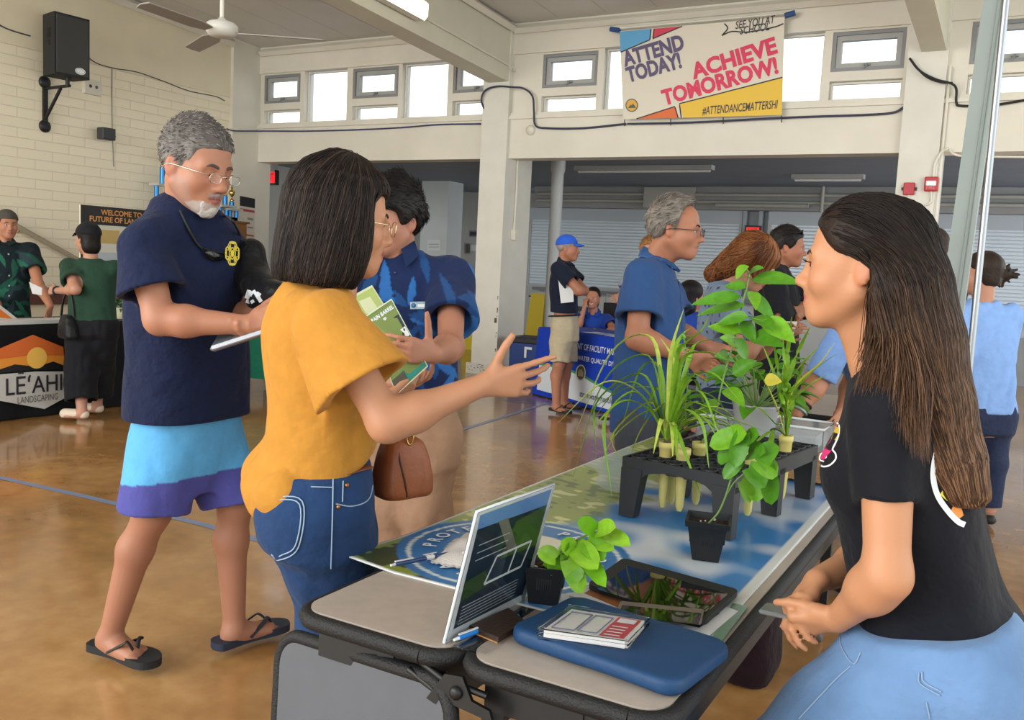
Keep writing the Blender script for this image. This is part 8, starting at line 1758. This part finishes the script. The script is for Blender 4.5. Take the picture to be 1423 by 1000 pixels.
fs=[(i*N+(k+1)%N,(i+1)*N+(k+1)%N,(i+1)*N+k,i*N+k)for i in range(4)for k in range(N)];fs=[f[::-1]for f in fs];fs.append(tuple(range(N)));b.raw(vs,fs,True);cl=b.build('tablecloth',mBlueC,t)
b=MB();b.prism([(.03,.03),(Wd-.03,.03),(Wd-.03,Dp-.03),(.03,Dp-.03)],L0+V(0,0,TZ-.035),u,v,uz*.028);b.build('table_board',mat('folding_board','#8b8680'),t)
for a,c in((.1,.08),(Wd-.1,.08),(.1,Dp-.08),(Wd-.1,Dp-.08)):q=L0+u*a+v*c;b=MB();b.tube([q,q+V(0,0,TZ-.04)],.014,8);b.build('leg',mGreyP,t)
cb_=bvh_of(cl)
def cast(a,z,lift=.006):
 o=L0+u*a-v*1.+V(0,0,z);h=cb_.ray_cast(Vector(o),Vector(v),3);return(np.array(h[0])if h[0]is not None else L0+u*a-v*.03+V(0,0,z))-v*lift
def cpoly(name,top,bot,col,lift=.006):
 n=24;a0,a1=top[0][0],top[-1][0];b=MB();V_=[];F_=[]
 for i in range(n+1):
  a=a0+(a1-a0)*i/n;zt=np.interp(a,[p[0]for p in top],[p[1]for p in top]);zb=np.interp(a,[p[0]for p in bot],[p[1]for p in bot]);V_+=[cast(a,zb+(zt-zb)*k/3,lift)for k in range(4)]
 for i in range(n):
  for k in range(3):F_.append((i*4+k,(i+1)*4+k,(i+1)*4+k+1,i*4+k+1))
 b.raw(V_,F_,True);return b.build(name,mat(name+'_ink',col,.6),cl)
cpoly('green_curve',[(.10,.36),(.5,.375),(.9,.33),(1.3,.24),(Wd-.04,.17)],[(.10,.33),(.5,.34),(.9,.295),(1.3,.205),(Wd-.04,.14)],'#3f8a5c',.005);cpoly('white_wave',[(.10,.335),(.5,.35),(.9,.305),(1.3,.215),(Wd-.04,.15)],[(.16,.07),(.5,.065),(.9,.055),(1.3,.05),(Wd-.04,.045)],'#c7cdd6',.007)
def ctext(s_,a,z,size,col,width,lift=.009):b=MB();vs_,fs_=text_geo(s_,size,.012);w=max(x for x,y in vs_)-min(x for x,y in vs_);k=width/w;b.raw([cast(a+x*k,z+y,lift)for x,y in vs_],fs_,False);b.build('white_lettering' if col[1]>'8' else 'dark_lettering',mat('ctext'+col,col,.6),cl)
ctext('DEPARTMENT OF FACILITY MAINTENANCE',1.05,.605,.085,'#cdd5e6',1.22);ctext('STORM WATER QUALITY DIVISION',1.03,.49,.065,'#cdd5e6',.98);ctext('stormwaterhonolulu.com',1.22,.135,.085,'#2c3550',.72)
for(a,z,r1,c1,c2)in((.845,.345,.085,'#b9bdb6','#4c4a3c'),(.60,.205,.070,'#4c4a3c','#9a8f5a')):
 b=MB();b.raw([cast(a+r1*k*math.cos(th),z+r1*k*math.sin(th),.011)for k in(1.,.82)for th in np.linspace(0,2*math.pi,21)[:-1]],[(i,(i+1)%20,20+(i+1)%20,20+i)for i in range(20)],False);b.build('seal_ring',mat('seal'+c1,c1,.5),cl);b=MB();b.raw([cast(a+r1*.82*math.cos(th),z+r1*.82*math.sin(th),.011)for th in np.linspace(0,2*math.pi,21)[:-1]],[tuple(range(20))],False);sd=b.build('seal_disc',mat('seald'+c2,c2,.5),cl);b=MB();b.raw([cast(a+r1*x,z+r1*y,.0125)for x,y in((-.5,-.4),(.5,-.4),(.55,.1),(.1,.5),(-.3,.35),(-.55,.05))],[(0,1,2,3,4,5)],False);b.build('seal_mark',mat('sealm'+c1,'#8f8a72',.5),sd)
for k in range(5):a=.75+k*.19;q=L0+u*a+v*.16+V(0,0,TZ+.004+.001*(k%2));t=thing('flyer',('white flyer on the blue table, %s'%('nearest the seated woman','just right of the cap man','middle of the row of flyers','second from the right end of the row','rightmost of the row of flyers')[k]),'flyer',q,'flyers on the blue table');b=MB();b.prism([(-.07,-.1),(.07,-.1),(.07,.1),(-.07,.1)],q,u,v,uz*.002);b.build('flyer_sheet',mat(('flyer_white','flyer_blue')[k%2],('#cfd3d8','#8fa9cf')[k%2],.5),t)
q=V(*A(826,486,9.62)[:2],0);t=thing('folding_chair','dark folding chair under the seated woman in royal blue','chair',q);zs=A(826,486,9.6)[2]-.13;b=MB();b.box((q[0]-.2,q[1]-.2,zs-.03),(q[0]+.2,q[1]+.2,zs));b.build('seat',mBlk,t)
for sx in(-1,1):
 for sy in(-1,1):b=MB();b.tube([V(q[0]+sx*.18,q[1]+sy*.18,0),V(q[0]+sx*.18,q[1]+sy*.18,zs)],.012,8);b.build('leg',mBlk,t)
b=MB();b.box((q[0]-.2,q[1]+.19,zs+.2),(q[0]+.2,q[1]+.215,zs+.42));b.build('backrest',mBlk,t)
for sx in(-1,1):b=MB();b.tube([V(q[0]+sx*.18,q[1]+.2,zs),V(q[0]+sx*.18,q[1]+.2,zs+.3)],.012,8);b.build('back_post',mBlk,t)
def wet_sign(px,Y,label,zt):
 q=A(*px,Y);q=V(q[0],Y,0);t=thing('floor_sign',label,'sign',q,'yellow floor signs')
 for s_ in(-1,1):b=MB();b.prism([(-.15,0),(.15,0),(.11,zt),(-.11,zt)],q+V(0,s_*.16,0),ux,nz(V(0,-s_*.15,zt)),V(0,s_*.012,0));b.build('board',mat('safety_yellow','#c9b21e',.5),t)
wet_sign((747,440),11.8,'yellow folding floor sign left of the blue stall table',1.0);wet_sign((659,455),12.6,'yellow folding floor sign left of the middle pier',.9)
q=A(722,480,9.75);q=V(q[0],9.75,0);t=thing('blue_tote','dark blue tote box with a white mark, left of the blue stall table','box',q+V(.1,.1,0));zt=A(722,470,9.75)[2];b=MB();b.box((q[0]-.12,9.7,0),(q[0]+.42,10.1,zt),bev=.02);b.build('tote_body',mat('tote_blue','#1d3a7a',.5),t);b=MB();b.box((q[0]-.14,9.68,zt-.05),(q[0]+.44,10.12,zt+.02),bev=.01);b.build('rim',mat('tote_rim','#20242c',.5),t);b=MB();b.box((q[0]+.10,9.694,.28),(q[0]+.13,9.699,zt-.12));b.box((q[0]+.10,9.694,zt-.12),(q[0]+.2,9.699,zt-.09));b.build('white_mark',mat('print_white','#d5dade'),t)
q=A(762,440,12.3);t=thing('equipment_cart','dark equipment cart behind the man in the blue cap','cart',V(q[0]+.2,12.4,0));zt=A(762,424,12.3)[2]
b=MB();b.box((q[0]-.2,12.2,.12),(q[0]+.5,12.7,zt-.12));b.build('cart_body',mat('cart_dark','#26282c',.6),t);b=MB();b.box((q[0]-.22,12.18,zt-.06),(q[0]+.52,12.72,zt));b.build('cart_top',mat('cart_top','#3c3f44',.5),t)
for sx in(-.15,.45):
 for sy in(12.25,12.65):b=MB();b.lathe(V(q[0]+sx-.015,sy,.06),[(0,0),(.06,0),(.06,.03),(0,.03)],12,(1,0,0));b.build('wheel',mBlk,t);b=MB();b.tube([V(q[0]+sx,sy,.06),V(q[0]+sx,sy,zt-.05)],.014,6);b.build('post',mBlk,t)
cable('floor_cable','thin black cable hanging on the wall behind the man in the blue cap',[A(735,411,15.2),A(748,414,15.2),A(765,422,15.2),A(790,430,15.2)],.014,mat('black_cable','#17181c'))
for k in range(4):
 q=A(855+k*26,440,13.6+k*.05);zt=1.0;t=thing('stacked_chair','dark folded chair leaning below the shutters, %s'%('behind the seated woman','second from the seated woman','behind the man in the blue shirt','nearest the dotted top')[k],'chair',V(q[0],13.6,0),'folded chairs below the shutters')
 b=MB();b.box((q[0]-.22,13.6,.45),(q[0]+.22,13.64,.86),bev=.01);b.build('seat',mBlk,t)
 for sx in(-.2,.2):b=MB();b.tube([V(q[0]+sx,13.55,.0),V(q[0]+sx,13.68,zt)],.014,6);b.build('leg',mGreyP,t)
 b=MB();b.tube([V(q[0]-.2,13.67,zt-.02),V(q[0]+.2,13.67,zt-.02)],.014,6);b.build('top_rail',mGreyP,t)
t=thing('folding_table','second folding table beyond the plant table, right of the auburn haired woman','table',(-.6,5.4,0));b=MB();b.prism(rrect(-.96,4.62,-.26,5.5,.05),V(0,0,TZ-.03),ux,uy,uz*.03);b.build('tabletop',mLam,t);b=MB();P=rrect(-.965,4.615,-.255,5.505,.055);b.tube([V(x,y,TZ-.016)for x,y in P+[P[0]]],.016,8,caps=False);b.build('edge_band',mEdge,t)
for xx in(-.86,-.36):
 for yy in(4.8,5.35):b=MB();b.tube([V(xx,yy,0),V(xx,yy,TZ-.03)],.018,8);b.build('leg',mFrame,t)
t=thing('woven_mat','brown woven mat lying on the far end of the plant table behind the rack','mat',V(-.72,3.15,ZS));b=MB();nX,nY=24,18;vs=[]
for i in range(nX+1):
 for j in range(nY+1):vs.append((-.74+.30*i/nX,3.0+.55*j/nY,ZS+.004+.0022*math.sin(i*math.pi/1)*0+.0025*((i+j)%2)))
b.raw(vs,[(i*(nY+1)+j,(i+1)*(nY+1)+j,(i+1)*(nY+1)+j+1,i*(nY+1)+j+1)for i in range(nX)for j in range(nY)],False);b.raw([(x,y,ZS)for x,y in((-.74,3.0),(-.44,3.0),(-.44,3.55),(-.74,3.55))],[(3,2,1,0)],False);b.build('weave',mat('woven_straw','#8f6d48',.7,var=.25,vscale=120,bump=.5,bscale=120),t)
def tub(o,w,d,h,label,content=None,lidc=None):
 t=thing('clear_tub',label,'tub',o);b=MB();x0,y0,z0=o;I=.008
 for lo,hi in(((-w/2,-d/2,0),(w/2,d/2,.004)),((-w/2,-d/2,.004),(w/2,-d/2+.003,h)),((-w/2,d/2-.003,.004),(w/2,d/2,h)),((-w/2,-d/2+.003,.004),(-w/2+.003,d/2-.003,h)),((w/2-.003,-d/2+.003,.004),(w/2,d/2-.003,h))):b.box((o[0]+lo[0],o[1]+lo[1],o[2]+lo[2]),(o[0]+hi[0],o[1]+hi[1],o[2]+hi[2]))
 b.build('tub_walls',mat('frosted_plastic','#eef1f2',.2,trans=.85,ior=1.1),t);b=MB();b.tube([V(o[0]+sx*w/2,o[1]+sy*d/2,o[2]+h)for sx,sy in((-1,-1),(1,-1),(1,1),(-1,1),(-1,-1))],.006,6,caps=False);b.build('rim',mat('tub_rim','#cfd5d8',.3),t)
 if content:b=MB();b.box((o[0]-w*.4,o[1]-d*.4,o[2]+.005),(o[0]+w*.4,o[1]+d*.4,o[2]+h*.62),bev=.01);b.build('contents',mat('tub_'+content,content,.6),t)
q=A(1012,604,3.86);tub(V(-.99,3.62,TZ+.002),.20,.22,.10,'clear plastic tub with blue contents behind the spider plant','#4a5b9a');q=A(1066,600,4.1);tub(V(-.72,3.68,TZ+.002),.22,.22,.09,'clear plastic tub of white things behind the yellow leafed clump','#b9bcc0')
q=A(1042,560,3.80);q=V(-.86,3.52,TZ+.001);t=thing('potted_plant','broad leaved plant in a grey pot behind the climber','plant',q);b=MB();b.lathe(q,[(.065,0),(.088,.16),(.094,.17),(.086,.17),(.08,.15),(0,.15)],20);b.build('grey_pot',mat('grey_pot','#9a9d9f',.5),t);b=MB();b2=MB();st=MB();g=np.random.RandomState(9)
for k in range(46):
 a=g.uniform(0,6.28);el=g.uniform(.1,1.2);ln=g.uniform(.10,.24);d=V(math.cos(a)*math.cos(el),math.sin(a)*math.cos(el),math.sin(el));p=q+V(0,0,.15)+d*ln;st.tube([q+V(0,0,.15),p],.002,5);ovate(b if k%3 else b2,p,d*V(1,1,.3)+V(0,0,.1),g.uniform(.08,.13),g.uniform(.055,.085),droop=.4)
b.build('foliage',mLeaf,t);b2.build('dark_foliage',mLeafD,t);st.build('stem',mStem,t)
t=thing('cardboard_tray','white lidded box at the right end of the far table','box',V(-.5,4.9,TZ));b=MB();b.box((-.62,4.8,TZ+.001),(-.40,5.1,TZ+.09),bev=.006);b.build('box_body',mat('white_card','#c9c8c4',.6),t);b=MB();b.box((-.63,4.79,TZ+.085),(-.39,5.11,TZ+.105),bev=.004);b.build('lid',mat('white_card_lid','#d3d2ce',.6),t)
t=thing('maroon_bag','dark maroon bag on the floor under the plant table','bag',V(-.60,3.05,0));G=Fld(V(-1.0,2.85,-.02),V(-.44,3.45,.58),.012);G.add(loft(V(-.72,3.15,0),np.eye(3),V(.0,.05,.22,.34,.38),V(.09,.10,.09,.07,.04),V(.14,.16,.15,.12,.08),n=3),.02);fd=fold(16,3);G.disp(lambda X,Y,Z:.008*fd(X,Y,Z));G.add(half(V(0,0,.002),V(0,0,-1)),.004,'i');fobj('bag_body',G,fabric('maroon_cloth','#1c0710'),t)
def brochure(name,label,px,Y,col,fill):
 q=[A(*p,Y+dy)for p,dy in px];n=nz(np.cross(q[1]-q[0],q[3]-q[0]));
 if n@(cC-q[0])<0:n=-n
 t=thing(name,label,'brochure',q[3]);b=MB();b.raw([p+n*.0015 for p in q]+[p-n*.0015 for p in q],[(0,1,2,3),(7,6,5,4),(0,4,5,1),(1,5,6,2),(2,6,7,3),(3,7,4,0)],False);s_=b.build('cover',mat(name+col,col,.35),t)
 f=lambda a,c,d=.0022:(1-a)*(1-c)*q[3]+a*(1-c)*q[2]+a*c*q[1]+(1-a)*c*q[0]+n*d
 for nm,pts,cc,d in fill:b=MB();b.raw([f(a,c,d)for a,c in pts],[tuple(range(len(pts)))],False);b.build(nm,mat('br'+cc,cc,.4),s_)
 return t,f,s_,q
R4=lambda a0,c0_,a1,c1_:[(a0,c0_),(a1,c0_),(a1,c1_),(a0,c1_)]
t,f,s_,q=brochure('rain_barrel_brochure','green rain barrel pickup brochure held up in front of the leaf print shirt',[((508,439),-.02),((544,415),.03),((595,509),.03),((551,549),-.02)],2.06,'#6d7f45',[('white_edge',R4(.0,.0,1,1),'#c5cbb5',.0018),('green_cover',R4(.025,.015,.975,.985),'#64793f',.0021),('dark_photo',R4(.06,.44,.96,.78),'#1f2a33',.0025),('blue_photo',R4(.30,.56,.60,.80),'#2a5480',.0028),('white_tag',R4(.45,.47,.97,.60),'#cdd0cf',.0031),('teal_corner',[(.36,.03),(.96,.03),(.96,.27),(.36,.20)],'#1f7f78',.0025),('crowd_photo',R4(.03,.02,.42,.17),'#4a4a3e',.0026)])
for s2,a,c,w in(('RAIN BARREL',.52,.90,.82),('PICKUP',.34,.82,.48)):
 b=MB();vs_,fs_=text_geo(s2,1.,.03);W_=max(x for x,y in vs_)-min(x for x,y in vs_);k=w/W_;b.raw([f(a+x*k,c+y*.07,.0032)for x,y in vs_],fs_,False);b.build('white_lettering',mat('print_white','#d5dade'),s_)
b=MB()
for(a,c,r_)in((.52,.53,.03),(.62,.50,.035),(.72,.56,.03),(.82,.53,.035),(.90,.57,.025)):b.raw([f(a+r_*math.cos(th),c+r_*.8*math.sin(th),.0035)for th in np.linspace(0,6.28,9)[:-1]],[tuple(range(8))],False)
b.build('tag_spots',mat('ink_black','#2a2730'),s_)
brochure('folded_brochure','pale green and violet folded brochure behind the rain barrel brochure',[((488,412),.04),((517,396),.08),((552,452),.08),((520,470),.04)],2.10,'#b5ba94',[('green_wash',[(.05,.45),(.95,.55),(.95,.95),(.05,.95)],'#93a35c',.0022),('violet_wash',[(.5,.1),(.95,.1),(.95,.55),(.75,.5)],'#7f83b0',.0024),('pink_wash',[(.05,.1),(.45,.1),(.6,.45),(.05,.4)],'#b39a86',.0024)])
area('fill_right',(4.4,3.5,2.6),(-4,5.5,1.0),6,3.6,90,(1,.97,.92))  # added area lamp, stands in for daylight from the unseen open right side
area('fill_front',(-7.5,-5.5,3.6),(-3.0,6,1.0),12,4.5,1080,(1,.97,.92))  # big unseen lamp added behind the camera to brighten the hall like open doors
area('fill_lanai',(3.9,12.6,1.9),(-4,13.6,1.3),3.5,1.6,160,(.95,.98,1))  # extra lamp inside the lanai wall, put in to brighten the shutters
vs_=SC.view_settings;vs_.view_transform='Standard';vs_.look='None';vs_.exposure=EXPO;vs_.gamma=1;vs_.use_curve_mapping=False
SC.cycles.max_bounces=8;SC.cycles.diffuse_bounces=4;SC.cycles.transparent_max_bounces=12
SC.cycles.use_denoising=True
bpy.context.view_layer.update()
